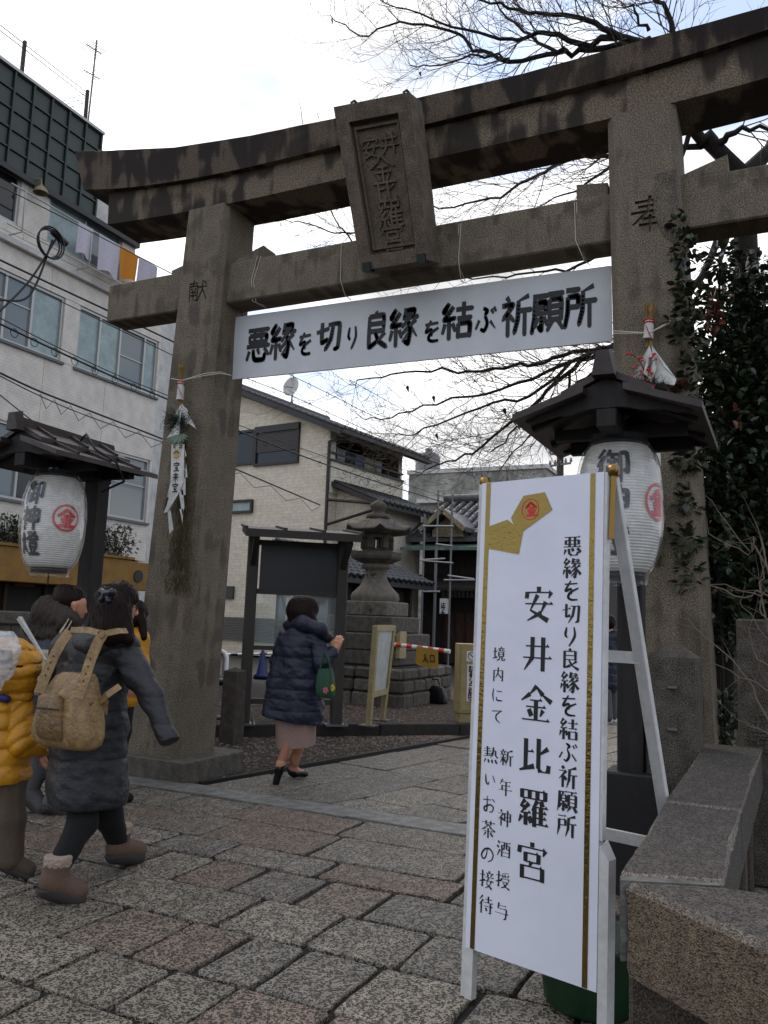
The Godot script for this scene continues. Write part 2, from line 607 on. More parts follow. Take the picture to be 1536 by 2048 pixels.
	M.red_wood = tmat(Color(0.34, 0.20, 0.14), T.wood, 0.7, 0.7)
	M.plaster = tmat(Color(0.66, 0.60, 0.48), T.dirty, 0.5, 0.9)
	M.patina = tmat(Color(0.42, 0.52, 0.47), T.dirty, 0.6, 0.6)
	M.cable = mat(Color(0.06, 0.06, 0.065), 0.6)
	M.bronze = tmat(Color(0.235, 0.215, 0.195), T.fine, 1.0, 0.6)
	M.board_black = mat(Color(0.075, 0.08, 0.08), 0.35)
	M.beige = tmat(Color(0.66, 0.60, 0.42), T.fine, 1.0, 0.5)
	M.pale_board = tmat(Color(0.76, 0.78, 0.76), T.fine, 1.0, 0.5)
	M.orange_red = mat(Color(0.82, 0.19, 0.08), 0.5)
	M.white_gloss = mat(Color(0.85, 0.85, 0.84), 0.35)
	M.yellow_cloth = tmat(Color(0.72, 0.56, 0.18), T.cloth, 2.0, 0.8)
	M.blue_cone = mat(Color(0.03, 0.12, 0.33), 0.5)
	M.black_plastic = mat(Color(0.03, 0.03, 0.034), 0.45)
	M.black_plastic.metallic_specular = 0.3
	M.concrete_post = tmat(Color(0.42, 0.385, 0.35), T.granite, 1.5, 0.9, T.granite_h, 0.3)
	# people
	M.skin = mat(Color(0.74, 0.53, 0.42), 0.5)
	M.skin.subsurf_scatter_enabled = true
	M.skin.subsurf_scatter_strength = 0.1
	M.stocking = mat(Color(0.60, 0.40, 0.29), 0.5)
	M.hair = mat(Color(0.115, 0.07, 0.058), 0.45)
	M.hair.metallic_specular = 0.22
	M.hair_brown = mat(Color(0.11, 0.07, 0.052), 0.5)
	M.hair_brown.metallic_specular = 0.22
	M.charcoal = tmat(Color(0.125, 0.128, 0.145), T.smooth, 2.0, 0.55, T.crease, 0.5)
	M.navy = tmat(Color(0.08, 0.10, 0.19), T.smooth, 2.0, 0.5, T.crease, 0.5)
	M.black_cloth = tmat(Color(0.028, 0.028, 0.032), T.cloth, 4.0, 0.9)
	M.fur = tmat(Color(0.24, 0.20, 0.175), T.cloth, 6.0, 0.95)
	M.yellow = tmat(Color(0.84, 0.58, 0.07), T.fine, 2.0, 0.5, T.crease, 0.5)
	M.khaki = tmat(Color(0.34, 0.285, 0.225), T.cloth, 4.0, 0.9)
	M.suede = tmat(Color(0.43, 0.34, 0.285), T.cloth, 5.0, 0.95)
	M.fleece = tmat(Color(0.70, 0.62, 0.56), T.cloth, 8.0, 0.98)
	M.sole = mat(Color(0.20, 0.18, 0.175), 0.8)
	M.bag_tan = tmat(Color(0.66, 0.535, 0.35), T.dirty, 2.6, 0.5, T.crease, 0.6)
	M.bag_tan2 = tmat(Color(0.55, 0.43, 0.265), T.dirty, 2.6, 0.45, T.crease, 0.6)
	M.pink_skirt = tmat(Color(0.66, 0.55, 0.51), T.cloth, 4.0, 0.9)
	M.patent = mat(Color(0.02, 0.022, 0.03), 0.18)
	M.green_bag = tmat(Color(0.05, 0.30, 0.19), T.cloth, 3.0, 0.6)
	M.pink = mat(Color(0.72, 0.34, 0.42), 0.7)
	M.lemon = mat(Color(0.72, 0.66, 0.10), 0.7)
	M.bow_blue = mat(Color(0.03, 0.05, 0.14), 0.3)
	M.grey_cloth = tmat(Color(0.36, 0.36, 0.37), T.cloth, 4.0, 0.9)
	M.blue_royal = mat(Color(0.05, 0.09, 0.35), 0.7)
	M.canvas = tmat(Color(0.74, 0.70, 0.62), T.cloth, 4.0, 0.9)

# ---------------------------------------------------------------- lettering: strokes on a 100 x 100 square, y down
const THREAD := "24,4 8,24 26,30; 38,14 10,46 42,44; 25,46 25,96; 12,58 5,80; 36,58 44,76; "
const ALTAR := "22,4 30,14; 8,24 42,24 8,60; 26,44 26,96; 32,50 44,62; "
const AXE := "92,6 60,16; 60,16 58,60 46,96; 60,40 98,40; 80,40 80,97; "
const HAND := "4,28 36,28; 22,4 22,90 12,86; 2,66 38,54; "
const GLYPHS := {
	"安": "50,3 50,15; 13,18 11,34; 13,18 89,18 82,33; 46,26 24,68 80,96; 72,45 58,75 16,97; 8,50 94,50",
	"井": "14,30 86,30; 6,62 94,62; 34,6 34,62 10,96; 68,6 68,97",
	"金": "50,2 30,24 4,42; 50,2 70,24 97,42; 32,40 68,40; 20,58 80,58; 50,40 50,92; 28,66 36,82; 72,66 64,82; 8,93 92,93",
	"比": "22,8 22,88; 22,40 46,40; 4,92 48,78; 62,5 62,82 68,90 92,90 94,72; 90,28 62,48",
	"羅": "14,5 14,26; 14,5 86,5 86,26; 14,26 86,26; 38,5 38,26; 62,5 62,26; 24,32 10,48 28,52; 36,40 12,66 42,64; 27,66 27,96; 14,74 6,90; 38,74 45,88; 62,30 46,56; 54,46 54,97; 74,30 78,42; 54,46 94,46; 54,60 90,60; 54,74 90,74; 54,90 96,90; 74,46 74,90",
	"宮": "50,2 50,12; 12,16 10,32; 12,16 90,16 84,30; 30,30 70,30 70,52; 30,30 30,52; 30,52 70,52; 48,52 42,64; 20,64 82,64 82,96; 20,64 20,96; 20,94 82,94",
	"悪": "10,8 90,8; 36,8 36,52; 64,8 64,52; 16,24 84,24 84,42; 16,24 16,42; 16,42 84,42; 6,54 94,54; 16,68 8,90; 32,64 36,88 46,94 76,94 80,80; 50,62 56,74; 78,62 94,80",
	"縁": THREAD + "58,4 54,26; 56,10 86,10 80,28; 48,28 96,28; 52,20 80,20; 70,30 48,50; 66,36 74,60 68,94 58,90; 68,52 48,68; 72,66 48,88; 92,36 74,48; 72,48 96,78",
	"を": "16,20 80,16; 46,4 20,50 48,42 50,66; 86,38 46,58 34,80 50,92 82,92",
	"切": "6,36 48,28; 26,8 26,68 46,60; 50,16 92,16 88,86 74,92; 68,16 60,60 38,94",
	"り": "30,10 24,44 34,56; 68,8 72,50 44,96",
	"良": "48,2 52,12; 22,14 78,14 78,52; 22,14 22,90 50,80; 22,33 78,33; 22,52 78,52; 44,52 60,78 94,96; 84,58 62,74",
	"結": THREAD + "48,22 96,22; 71,4 71,46; 52,46 92,46; 54,60 90,60 90,94; 54,60 54,94; 54,92 90,92",
	"ぶ": "40,8 56,18 46,30; 46,34 56,60 44,84 30,80; 20,48 6,74; 70,54 92,80; 74,14 82,26; 86,8 94,20",
	"祈": ALTAR + AXE,
	"願": "6,10 50,10; 12,10 10,60 2,96; 30,14 24,24; 18,26 46,26 46,52; 18,26 18,52; 18,39 46,39; 18,52 46,52; 32,52 32,92 24,86; 20,62 12,82; 40,62 50,80; 54,8 98,8; 76,8 70,22; 58,22 94,22 94,70; 58,22 58,70; 58,38 94,38; 58,54 94,54; 58,70 94,70; 68,72 52,94; 84,72 98,92",
	"所": "8,10 46,10; 12,26 44,26 44,50; 12,26 12,60 4,94; 12,50 44,50; " + AXE,
	"境": "4,36 34,36; 19,10 19,76; 2,82 36,72; 68,2 68,12; 44,14 94,14; 56,16 60,28; 82,16 76,28; 40,30 98,30; 50,40 88,40 88,66; 50,40 50,66; 50,53 88,53; 50,66 88,66; 60,68 56,84 36,96; 76,68 76,88 84,94 96,92 97,82",
	"内": "16,24 16,97; 16,24 84,24 84,92 74,90; 50,4 48,44 28,74; 50,46 72,70",
	"に": "18,10 12,50 20,90; 44,24 84,24; 42,64 48,84 88,84",
	"て": "10,20 90,14; 78,18 46,44 46,72 74,92",
	"新": "26,2 26,12; 6,14 48,14; 14,18 20,30; 38,18 34,30; 4,34 50,34; 6,52 48,52; 27,34 27,97; 24,54 6,84; 32,58 46,78; " + AXE,
	"年": "28,2 10,32; 24,16 86,16; 26,38 82,38; 26,38 26,64; 4,64 96,64; 54,16 54,98",
	"神": ALTAR + "52,22 92,22 92,66; 52,22 52,66; 52,44 92,44; 52,66 92,66; 72,4 72,98",
	"酒": "10,10 22,20; 4,36 16,46; 6,94 24,58; 32,12 98,12; 38,30 92,30 92,96; 38,30 38,96; 56,12 54,48 42,58; 72,12 72,50 88,52; 38,70 92,70; 38,92 92,92",
	"授": HAND + "90,6 48,14; 48,22 54,34; 66,20 70,32; 92,18 82,34; 44,42 42,54; 44,42 96,42 92,54; 50,60 86,60 66,86 40,97; 54,64 72,86 98,97",
	"与": "30,4 24,36 78,36; 28,18 80,18; 22,36 84,36 78,88 64,94; 4,62 96,62",
	"熱": "6,14 46,14; 26,2 26,54; 2,28 50,28; 8,44 46,44; 2,58 50,52; 56,24 84,24 84,50 98,60; 68,4 66,36 50,64; 54,38 66,48; 14,74 6,94; 34,76 38,92; 58,76 64,92; 82,74 94,92",
	"い": "20,22 24,64 38,78 44,64; 70,26 84,60",
	"お": "10,28 60,24; 36,6 36,80 22,88 18,70 56,52 80,64 72,88 54,92; 72,18 88,32",
	"茶": "6,14 94,14; 34,4 34,26; 66,4 66,26; 50,24 30,44 4,58; 50,24 70,44 96,58; 20,62 80,62; 50,46 50,98; 34,70 20,88; 66,70 82,86",
	"の": "50,18 40,64 22,78 10,58 30,26 62,18 88,42 82,74 56,90",
	"接": HAND + "68,2 68,12; 46,14 96,14; 56,18 60,32; 84,18 78,32; 42,36 98,36; 64,40 50,72 86,96; 84,52 72,80 44,97; 40,56 98,56",
	"待": "28,2 8,26; 32,24 6,54; 20,42 20,98; 46,18 90,18; 68,2 68,36; 38,36 98,36; 40,56 96,56; 82,40 82,92 70,90; 50,66 58,80",
	"御": "22,2 6,24; 26,24 4,52; 16,42 16,98; 42,4 32,22; 38,18 64,18; 34,36 66,36; 50,18 50,80; 50,58 66,58; 38,54 38,82; 32,90 66,78; 74,14 96,14 96,70 88,66; 74,14 74,98",
	"燈": "10,30 14,46; 34,26 28,42; 22,8 22,50 4,94; 24,58 40,86; 46,8 64,8 44,36; 84,4 66,24; 72,12 98,36; 94,20 84,28; 54,36 86,36; 56,48 86,48 86,66; 56,48 56,66; 56,66 86,66; 60,72 64,84; 82,72 76,84; 46,92 98,92",
	"奉": "14,14 86,14; 22,28 78,28; 4,43 96,43; 50,2 44,43 8,74; 54,43 94,72; 30,62 70,62; 24,78 76,78; 50,54 50,98",
	"献": "6,14 50,14; 28,2 28,26; 8,26 48,26 48,92 40,90; 8,26 8,94; 18,36 22,48; 38,36 34,48; 16,54 40,54; 14,68 42,68; 28,54 28,90; 54,34 98,34; 76,6 72,50 52,94; 76,44 98,92; 86,12 94,22",
	"入": "36,6 56,10 40,60 6,94; 52,30 70,70 96,94",
	"口": "18,16 82,16 82,88; 18,16 18,88; 18,84 82,84",
	"防": "10,8 10,96; 10,8 34,8 24,36 36,56 24,64; 68,2 68,16; 42,20 98,20; 62,20 58,60 40,94; 60,44 88,44 84,90 74,88",
	"犯": "36,6 6,40; 10,10 34,40 28,92 18,88; 32,50 6,78; 54,14 90,14 88,48 78,46; 54,14 54,88 96,88 96,72",
	"カ": "12,30 86,30 80,88 66,86; 48,6 42,50 14,94",
	"メ": "74,8 50,60 14,92; 24,30 76,80",
	"ラ": "22,14 80,14; 12,38 88,38 70,74 36,96",
	"録": "24,2 2,30; 24,2 46,26; 12,34 36,34; 6,50 42,50; 24,34 24,88; 4,92 46,84; 54,8 90,8 88,36; 56,22 88,22; 48,36 98,36; 72,36 72,94; 54,46 62,58; 68,62 48,84; 92,46 78,58; 76,60 98,86",
	"画": "6,8 94,8; 28,22 72,22 72,66; 28,22 28,66; 28,44 72,44; 28,66 72,66; 50,8 50,66; 8,30 8,92 92,92 92,30",
	"中": "14,26 86,26 86,64; 14,26 14,64; 14,64 86,64; 50,2 50,98",
	"佐": "28,4 6,48; 18,34 18,98; 36,24 98,24; 62,4 54,50 30,92; 52,56 92,56; 70,56 70,92; 42,92 98,92",
	"々": "36,8 12,44; 32,24 80,24 48,80 20,94; 40,56 66,82",
	"木": "6,32 94,32; 50,4 50,98; 48,34 8,84; 52,34 94,84",
	"玉": "12,12 88,12; 16,48 84,48; 50,12 50,90; 6,92 94,92; 66,62 78,76",
	"垣": "4,36 34,36; 19,10 19,76; 2,82 36,72; 42,12 98,12; 50,28 90,28 90,72; 50,28 50,72; 50,50 90,50; 50,72 90,72; 40,92 98,92",
	"宝": "50,2 50,14; 12,18 10,34; 12,18 90,18 82,34; 24,40 78,40; 28,64 74,64; 50,40 50,92; 10,92 92,92; 64,72 76,84",
	"来": "14,22 86,22; 6,52 94,52; 50,4 50,98; 30,30 36,44; 70,30 62,44; 48,54 10,90; 52,54 92,90",
	"常": "50,2 50,16; 26,4 34,14; 74,4 64,14; 10,20 8,32; 10,20 90,20 86,32; 32,32 68,32 68,46; 32,32 32,46; 32,46 68,46; 18,58 18,90; 18,58 82,58 82,86; 50,50 50,98",
}
const SOFT := "をりぶにていおの"

# adds one character; r = right, d = down (unit vectors), o = its upper left corner, s = side length
func glyph(mb: Mb, ch: String, o: Vector3, r: Vector3, d: Vector3, s: float, style := "serif", w := 1.0, raise := 0.0) -> void:
	if not GLYPHS.has(ch):
		return
	var n := d.cross(r).normalized()
	if raise == 0.0:
		o += n * 0.0008
	var k := 0
	for st: String in (GLYPHS[ch] as String).split(";", false):
		var q: Array[Vector2] = []
		for c in st.strip_edges().split(" ", false):
			var xy := c.split(",")
			q.append(Vector2(xy[0].to_float(), xy[1].to_float()) / 100.0)
		if q.size() < 2:
			continue
		k += 1
		var lift := n * (0.00003 * k)
		var soft := SOFT.contains(ch) or style == "brush"
		if soft and q.size() > 2:
			var sm: Array[Vector2] = []
			for i in q.size() - 1:
				var p0 := q[maxi(i - 1, 0)]
				var p3 := q[mini(i + 2, q.size() - 1)]
				var sharp := 0.35 if style == "brush" and not SOFT.contains(ch) else 1.0
				for t in 5:
					var f := t / 5.0
					sm.append(q[i].lerp(q[i + 1], f).lerp(q[i].cubic_interpolate(q[i + 1], p0, p3, f), sharp))
			sm.append(q[-1])
			q = sm
		if fine_strokes:
			var sub: Array[Vector2] = []
			for i in q.size() - 1:
				var parts := maxi(1, int(q[i].distance_to(q[i + 1]) / 0.14))
				for j in parts:
					sub.append(q[i].lerp(q[i + 1], j / float(parts)))
			sub.append(q[-1])
			q = sub
		var total := 0.0
		for i in q.size() - 1:
			total += q[i].distance_to(q[i + 1])
		var run := 0.0
		for i in q.size() - 1:
			var a := q[i]
			var b := q[i + 1]
			var e := b - a
			var L := e.length()
			var t0 := run / total
			var t1 := (run + L) / total
			run += L
			var wa := 0.0
			var wb := 0.0
			if style == "brush":
				wa = 0.105 * w * (0.75 + 0.45 * sin(PI * (0.18 + 0.62 * t0)))
				wb = 0.105 * w * (0.75 + 0.45 * sin(PI * (0.18 + 0.62 * t1)))
				if total < 0.3:
					wb *= 0.8
				elif i == q.size() - 2 and e.y > 0 and absf(e.x) > 0.25 * absf(e.y):
					wb *= 0.35
			elif SOFT.contains(ch):
				wa = 0.075 * w * (0.55 + 0.6 * sin(PI * clampf(t0, 0.05, 0.95)))
				wb = 0.075 * w * (0.55 + 0.6 * sin(PI * clampf(t1, 0.05, 0.95)))
			elif absf(e.y) < 0.22 * absf(e.x):
				wa = 0.027 * w
				wb = wa
			elif absf(e.x) < 0.22 * absf(e.y):
				wa = 0.092 * w
				wb = 0.086 * w
			else:
				var fall := e.x > 0.0
				wa = (0.035 if fall and total > 0.3 else 0.092) * w
				wb = (0.10 if fall else 0.022) * w
			var dir := e / maxf(L, 1e-6)
			var pn := dir.orthogonal()
			var ext := dir * 0.012
			var c2: Array[Vector2] = [a - ext + pn * wa * 0.5, b + ext + pn * wb * 0.5, b + ext - pn * wb * 0.5, a - ext - pn * wa * 0.5]
			_stroke(mb, c2, o + lift, r, d, n, s, raise)
			if soft and i < q.size() - 2 or style == "brush":
				var disc: Array[Vector2] = []
				for j in 8:
					disc.append(b + Vector2.from_angle(TAU * j / 8) * wb * 0.5)
				_stroke(mb, disc, o + lift * 1.5, r, d, n, s, raise)
			if style == "serif" and not soft and absf(e.y) < 0.22 * absf(e.x) and e.x > 0.15:
				_stroke(mb, [b + Vector2(0.02, 0.02), b + Vector2(-0.10, 0.018), b + Vector2(-0.045, -0.075)] as Array[Vector2], o + lift * 1.5, r, d, n, s, raise)
			if style == "serif" and not soft and absf(e.x) < 0.22 * absf(e.y) and e.y > 0.25 and i == 0:
				_stroke(mb, [a + Vector2(-0.075, -0.02), a + Vector2(0.046, -0.005), a + Vector2(0.046, 0.06)] as Array[Vector2], o + lift * 1.5, r, d, n, s, raise)

func _stroke(mb: Mb, c2: Array[Vector2], o: Vector3, r: Vector3, d: Vector3, n: Vector3, s: float, raise: float) -> void:
	var f := []
	var g := []
	for p in c2:
		var b := o + (r * p.x + d * p.y) * s
		f.append(b + n * raise)
		g.append(b)
	mb.poly(f, n)
	if raise > 0.0:
		var c := Vector3.ZERO
		for p in g:
			c += p
		c /= g.size()
		for i in f.size():
			var j := (i + 1) % f.size()
			mb.face([g[i], g[j], f[j], f[i]], c)

func column_text(mb: Mb, text: String, o: Vector3, r: Vector3, d: Vector3, s: float, pitch: float, style := "serif", w := 1.0) -> void:
	for i in text.length():
		glyph(mb, text[i], o + d * pitch * i, r, d, s, style, w)

func ring2(mb: Mb, c: Vector3, r: Vector3, d: Vector3, rad: float, w: float, raise := 0.0009) -> void:
	var n := d.cross(r).normalized()
	for j in 40:
		var a0 := TAU * j / 40
		var a1 := TAU * (j + 1) / 40
		var p := []
		for q in [[rad, a0], [rad, a1], [rad - w, a1], [rad - w, a0]]:
			p.append(c + n * raise + (r * cos(q[1]) + d * sin(q[1])) * q[0])
		mb.poly(p, n)

# ---------------------------------------------------------------- sky
func make_sky() -> PanoramaSkyMaterial:
	var w := 1024
	var h := 512
	var f := FastNoiseLite.new()
	f.seed = 8
	f.frequency = 1.0
	f.fractal_octaves = 5
	var g := FastNoiseLite.new()
	g.seed = 15
	g.frequency = 1.0
	g.fractal_octaves = 3
	var sun := SUN_TOWARDS.normalized()
	var im := Image.create_empty(w, h, false, Image.FORMAT_RGBF)
	for y in h:
		var el := PI * (0.5 - (y + 0.5) / h)
		for x in w:
			var az := TAU * (x + 0.5) / w
			var d := Vector3(sin(az) * cos(el), sin(el), -cos(az) * cos(el))
			if d.y < -0.05:
				im.set_pixel(x, y, Color(0.20, 0.20, 0.19))
				continue
			var p := Vector3(d.x, d.y * 1.9, d.z) * 2.1
			var v := f.get_noise_3dv(p + Vector3(g.get_noise_3dv(p * 0.8), 0, g.get_noise_3dv(p * 0.8 + Vector3(9, 3, 1))) * 0.8)
			var near := exp(-pow(d.angle_to(sun) / 0.62, 2.0))
			var cover := smoothstep(-0.22, 0.26, v + 0.45 * near + 0.05)
			var blue := Color(0.46, 0.57, 0.82).lerp(Color(0.64, 0.73, 0.88), clampf(1.0 - d.y * 1.6, 0.0, 1.0))
			var thick := 0.76 + 0.62 * g.get_noise_3dv(p * 1.5 + Vector3(4, 4, 4))
			var cloud := Color(0.87, 0.86, 0.855) * thick
			var c := (blue * 0.72).lerp(cloud, cover * 0.96)
			c = c * (0.86 + 0.8 * near)
			im.set_pixel(x, y, c)
	var sky := PanoramaSkyMaterial.new()
	sky.panorama = ImageTexture.create_from_image(im)
	return sky

const SUN_TOWARDS := Vector3(-0.90, 0.75, -0.45)

func _ready() -> void:
	# camera: lens and horizon read off the photograph
	var a := ray0(0, 1240.0 - 0.037 * 768)
	var b := ray0(1536, 1240.0 + 0.037 * 768)
	var up := a.cross(b).normalized()
	if up.y < 0:
		up = -up
	var ax := -ray0(-2700.0, 1240.0 + 0.037 * (-2700.0 - 768.0)).normalized()
	RB = Basis(ax, up, ax.cross(up)).transposed()
	var cam := Camera3D.new()
	cam.name = "camera"
	cam.fov = rad_to_deg(2.0 * atan(1024.0 / F))
	cam.near = 0.05
	cam.far = 2000.0
	add_child(cam)
	cam.transform = Transform3D(RB, EYE)
	cam.current = true
	# sky, veiled sun in front on the left, exposure
	var env := Environment.new()
	env.background_mode = Environment.BG_SKY
	env.sky = Sky.new()
	env.sky.sky_material = make_sky()
	env.background_energy_multiplier = 1.0
	env.tonemap_mode = Environment.TONE_MAPPER_LINEAR
	env.tonemap_exposure = 1.95
	env.sdfgi_enabled = true
	env.ssao_enabled = true
	env.ssil_enabled = true
	var we := WorldEnvironment.new()
	we.name = "world_environment"
	we.environment = env
	add_child(we)
	var sun := DirectionalLight3D.new()
	sun.name = "sun"
	sun.light_color = Color(1.0, 0.93, 0.83)
	sun.light_energy = 0.38
	sun.light_angular_distance = 18.0
	sun.shadow_enabled = true
	add_child(sun)
	sun.look_at_from_position(Vector3.ZERO, -SUN_TOWARDS, Vector3.UP)
	make_textures()
	make_materials()
	build_ground()
	build_gate()
	build_banner()
	build_white_building()
	build_cream_house()
	build_far_buildings()
	build_precinct()
	build_cables()
	build_lantern_stands()
	build_stone_rail()
	build_signboard()
	build_ornaments()
	build_trees()
	build_people()

# ---------------------------------------------------------------- ground
func paver_mesh(c: Array, rng: RandomNumberGenerator, top: float, thick := 0.06) -> Mb:
	# c: four corners (x, z) in order; a worn outline with a rounded shoulder
	var mb := Mb.new()
	var outline: Array[Vector2] = []
	for i in 4:
		var p: Vector2 = c[i]
		var q: Vector2 = c[(i + 1) % 4]
		var r: Vector2 = c[(i + 3) % 4]
		var cut := rng.randf_range(0.008, 0.022)
		outline.append(p.move_toward(r, cut))
		outline.append(p.move_toward(q, cut))
		var m := maxi(1, int(p.distance_to(q) / 0.13))
		for k in range(1, m):
			outline.append(p.lerp(q, k / float(m)) + Vector2(rng.randf_range(-1, 1), rng.randf_range(-1, 1)) * 0.008)
	var mid := Vector2.ZERO
	for p in outline:
		mid += p
	mid /= outline.size()
	var tilt := Vector2(rng.randf_range(-0.006, 0.006), rng.randf_range(-0.006, 0.006))
	var rings := []
	for lv in [[0.0, -thick], [0.0, -0.008], [0.003, -0.0025], [0.009, 0.0]]:
		var ring := []
		for p in outline:
			var s: Vector2 = p.move_toward(mid, lv[0])
			ring.append(Vector3(s.x, top + lv[1] + (s - mid).dot(tilt) + (rng.randf_range(-0.0015, 0.0015) if lv[1] == 0.0 else 0.0), s.y))
		rings.append(ring)
	mb.loft(rings, false)
	var s0 := mb.V.size()
	mb.vert(Vector3(mid.x, top + 0.001, mid.y), Vector3.UP)
	for p in rings[-1]:
		mb.vert(p, Vector3.UP)
	for i in outline.size():
		mb.idx(s0, s0 + 1 + i, s0 + 1 + (i + 1) % outline.size())
	return mb

func sheet(mb: Mb, pts: Array) -> void:
	var t := PackedVector2Array()
	for p in pts:
		t.append(Vector2(p.x, p.z))
	var ix := Geometry2D.triangulate_polygon(t)
	var s := mb.V.size()
	for p in pts:
		mb.vert(p, Vector3.UP)
	for i in range(0, ix.size(), 3):
		mb.idx(s + ix[i], s + ix[i + 1], s + ix[i + 2])

func build_ground() -> void:
	var rng := RandomNumberGenerator.new()
	rng.seed = 31
	var g := Mb.new()
	sheet(g, [Vector3(-400, -0.07, 60), Vector3(400, -0.07, 60), Vector3(400, -0.07, -600), Vector3(-400, -0.07, -600)])
	struct("ground", g, M.asphalt)
	# bed of earth and mortar that shows in the joints
	var bed := Mb.new()
	sheet(bed, [Vector3(-14, -0.020, 3), Vector3(6, -0.020, 3), Vector3(6, -0.020, -40), Vector3(-1.9, -0.020, -40), Vector3(-3.3, -0.020, -11), Vector3(-4.32, -0.020, -5.68), Vector3(-14, -0.020, -5.68)])
	var pave := struct("pavement", bed, M.joint)
	# courses in front of the gate, seams read off the photograph where they show
	var zs := [-1.15, -1.58, -2.0, -2.4, -2.78, -3.23, -3.65, -4.08, -4.40, -4.90, -5.36]
	var known := [[], [], [], [-2.56, -2.16, -1.86, -1.46], [-2.82, -2.43, -2.11, -1.83, -1.49], [-3.17, -2.71, -2.33, -1.88, -1.43], [-3.27, -2.94, -2.59, -2.2, -1.82], [-3.45, -3.0, -2.32, -1.55], [-3.35, -2.57, -1.62], [-4.12, -3.53, -2.65, -1.75]]
	for k in zs.size() - 1:
		var xs := []
		var kn: Array = known[k].duplicate()
		if kn.is_empty():
			kn = [rng.randf_range(-2.2, -1.8)]
		xs.append_array(kn)
		var x: float = kn[0]
		while x > -8.0:
			x -= rng.randf_range(0.34, 0.62)
			xs.append(x)
		x = kn[-1]
		while x < 1.3:
			x += rng.randf_range(0.34, 0.60)
			xs.append(x)
		xs.sort()
		for i in xs.size() - 1:
			var gp := rng.randf_range(0.008, 0.016)
			var j := func() -> float: return rng.randf_range(-0.007, 0.007)
			var z0: float = zs[k] - gp
			var z1: float = zs[k + 1] + gp
			var c := [Vector2(xs[i] + gp + j.call(), z0 + j.call()), Vector2(xs[i + 1] - gp + j.call(), z0 + j.call()), Vector2(xs[i + 1] - gp + j.call(), z1 + j.call()), Vector2(xs[i] + gp + j.call(), z1 + j.call())]
			var pick: int = [0, 0, 1, 1, 2, 2, 3, 4, 5, 6, 6][rng.randi() % 11]
			if k == 4 and absf(xs[i] + 2.43) < 0.02:
				pick = 4
			part(pave, "paving_stone", paver_mesh(c, rng, rng.randf_range(-0.006, 0.003)), M.pavers[pick])
	# the smooth border stones under the gate
	var bx := -8.0
	while bx < 1.2:
		var e: float = bx + rng.randf_range(0.9, 1.5)
		var c := [Vector2(bx + 0.004, -5.373), Vector2(e - 0.004, -5.373), Vector2(e - 0.004, -5.65), Vector2(bx + 0.004, -5.65)]
		part(pave, "border_stone", paver_mesh(c, rng, 0.003), M.strip)
		bx = e
	# beyond the gate the stones run along the path, between the kerb line and the right side
	var w := 0.0
	var cols := []
	while w < 4.6:
		var nw := w + rng.randf_range(0.45, 0.66)
		cols.append([w, nw])
		w = nw
	var dir := Vector2(-3.49 + 4.30, -9.83 + 5.66).normalized()
	var side := Vector2(-dir.y, dir.x)
	if side.x < 0:
		side = -side
	var o := Vector2(-4.30, -5.67)
	for cl in cols:
		var t := rng.randf_range(-1.6, -0.8)
		while t < 13.0:
			var e: float = t + rng.randf_range(0.55, 1.1)
			var c := []
			for q in [[cl[0], t], [cl[1], t], [cl[1], e], [cl[0], e]]:
				c.append(o + side * (q[0] + 0.03) + dir * q[1])
			var mid: Vector2 = (c[0] + c[2]) * 0.5
			var keep := []
			for p: Vector2 in c:
				var toward := (mid - p).normalized() * rng.randf_range(0.008, 0.02)
				var s := p + toward
				s.y = minf(s.y, -5.675)
				keep.append(s)
			if absf(keep[0].y - keep[3].y) > 0.1:
				var pick: int = [0, 0, 1, 2, 2, 6, 5][rng.randi() % 7]
				part(pave, "paving_stone", paver_mesh(keep, rng, rng.randf_range(-0.007, 0.003)), M.pavers[pick])
			t = e
	# sunken earth beside the path, then the kerb and the gravel terrace
	var k0 := G(400, 1472)
	var k1 := G(938, 1468)
	var kd := (k1 - k0).normalized()
	var ka := k0 - kd * 2.7
	var kb := k1 + kd * 0.25
	var back := Vector3(kd.z, 0, -kd.x)
	if back.z > 0:
		back = -back
	var earth := Mb.new()
	var low := Vector3(0, -0.012, 0)
	sheet(earth, [Vector3(-14, -0.012, -5.66), Vector3(-4.32, -0.012, -5.66), Vector3(-3.46, -0.012, -10.0), kb + back * 0.1 + low, ka + back * 0.1 + low, Vector3(-14, -0.012, ka.z)])
	struct("earth_verge", earth, M.gravel)
	var edge := Mb.new()
	bar(edge, Vector3(-4.335, -0.01, -5.70), Vector3(-3.47, -0.01, -10.15), 0.028, 0.05)
	struct("steel_edging", edge, M.black_iron)
	var terrace := Mb.new()
	var hgt := Vector3(0, 0.116, 0)
	sheet(terrace, [ka + back * 0.1 + hgt, kb + back * 0.1 + hgt, Vector3(-3.52, 0.116, -11.2), Vector3(-4.0, 0.116, -14.6), Vector3(-7.6, 0.116, -14.6), k0 + back * 2.7 + hgt, ka + back * 2.7 + hgt])
	struct("gravel_terrace", terrace, M.gravel2)
	var kerb := struct("kerb", Mb_bar(ka - kd * 0.2, ka - kd * 0.1), M.kerb)
	var run := 0.0
	var tot := (kb - ka).length()
	while run < tot:
		var l := minf(rng.randf_range(0.85, 1.15), tot - run)
		var kk := Mb.new()
		var p0 := ka + kd * (run + 0.004) + back * 0.08 + Vector3(0, 0.03, 0)
		var p1 := ka + kd * (run + l - 0.004) + back * 0.08 + Vector3(0, 0.03, 0)
		kk.cbox((p0 + p1) * 0.5, Vector3((p1 - p0).length(), 0.19 + rng.randf_range(-0.004, 0.004), 0.16), 0.012, basis_to(kd))
		part(kerb, "kerb_stone", kk, M.kerb)
		run += l + 0.001
	# loose stones on the verge and the terrace
	var peb := Mb.new()
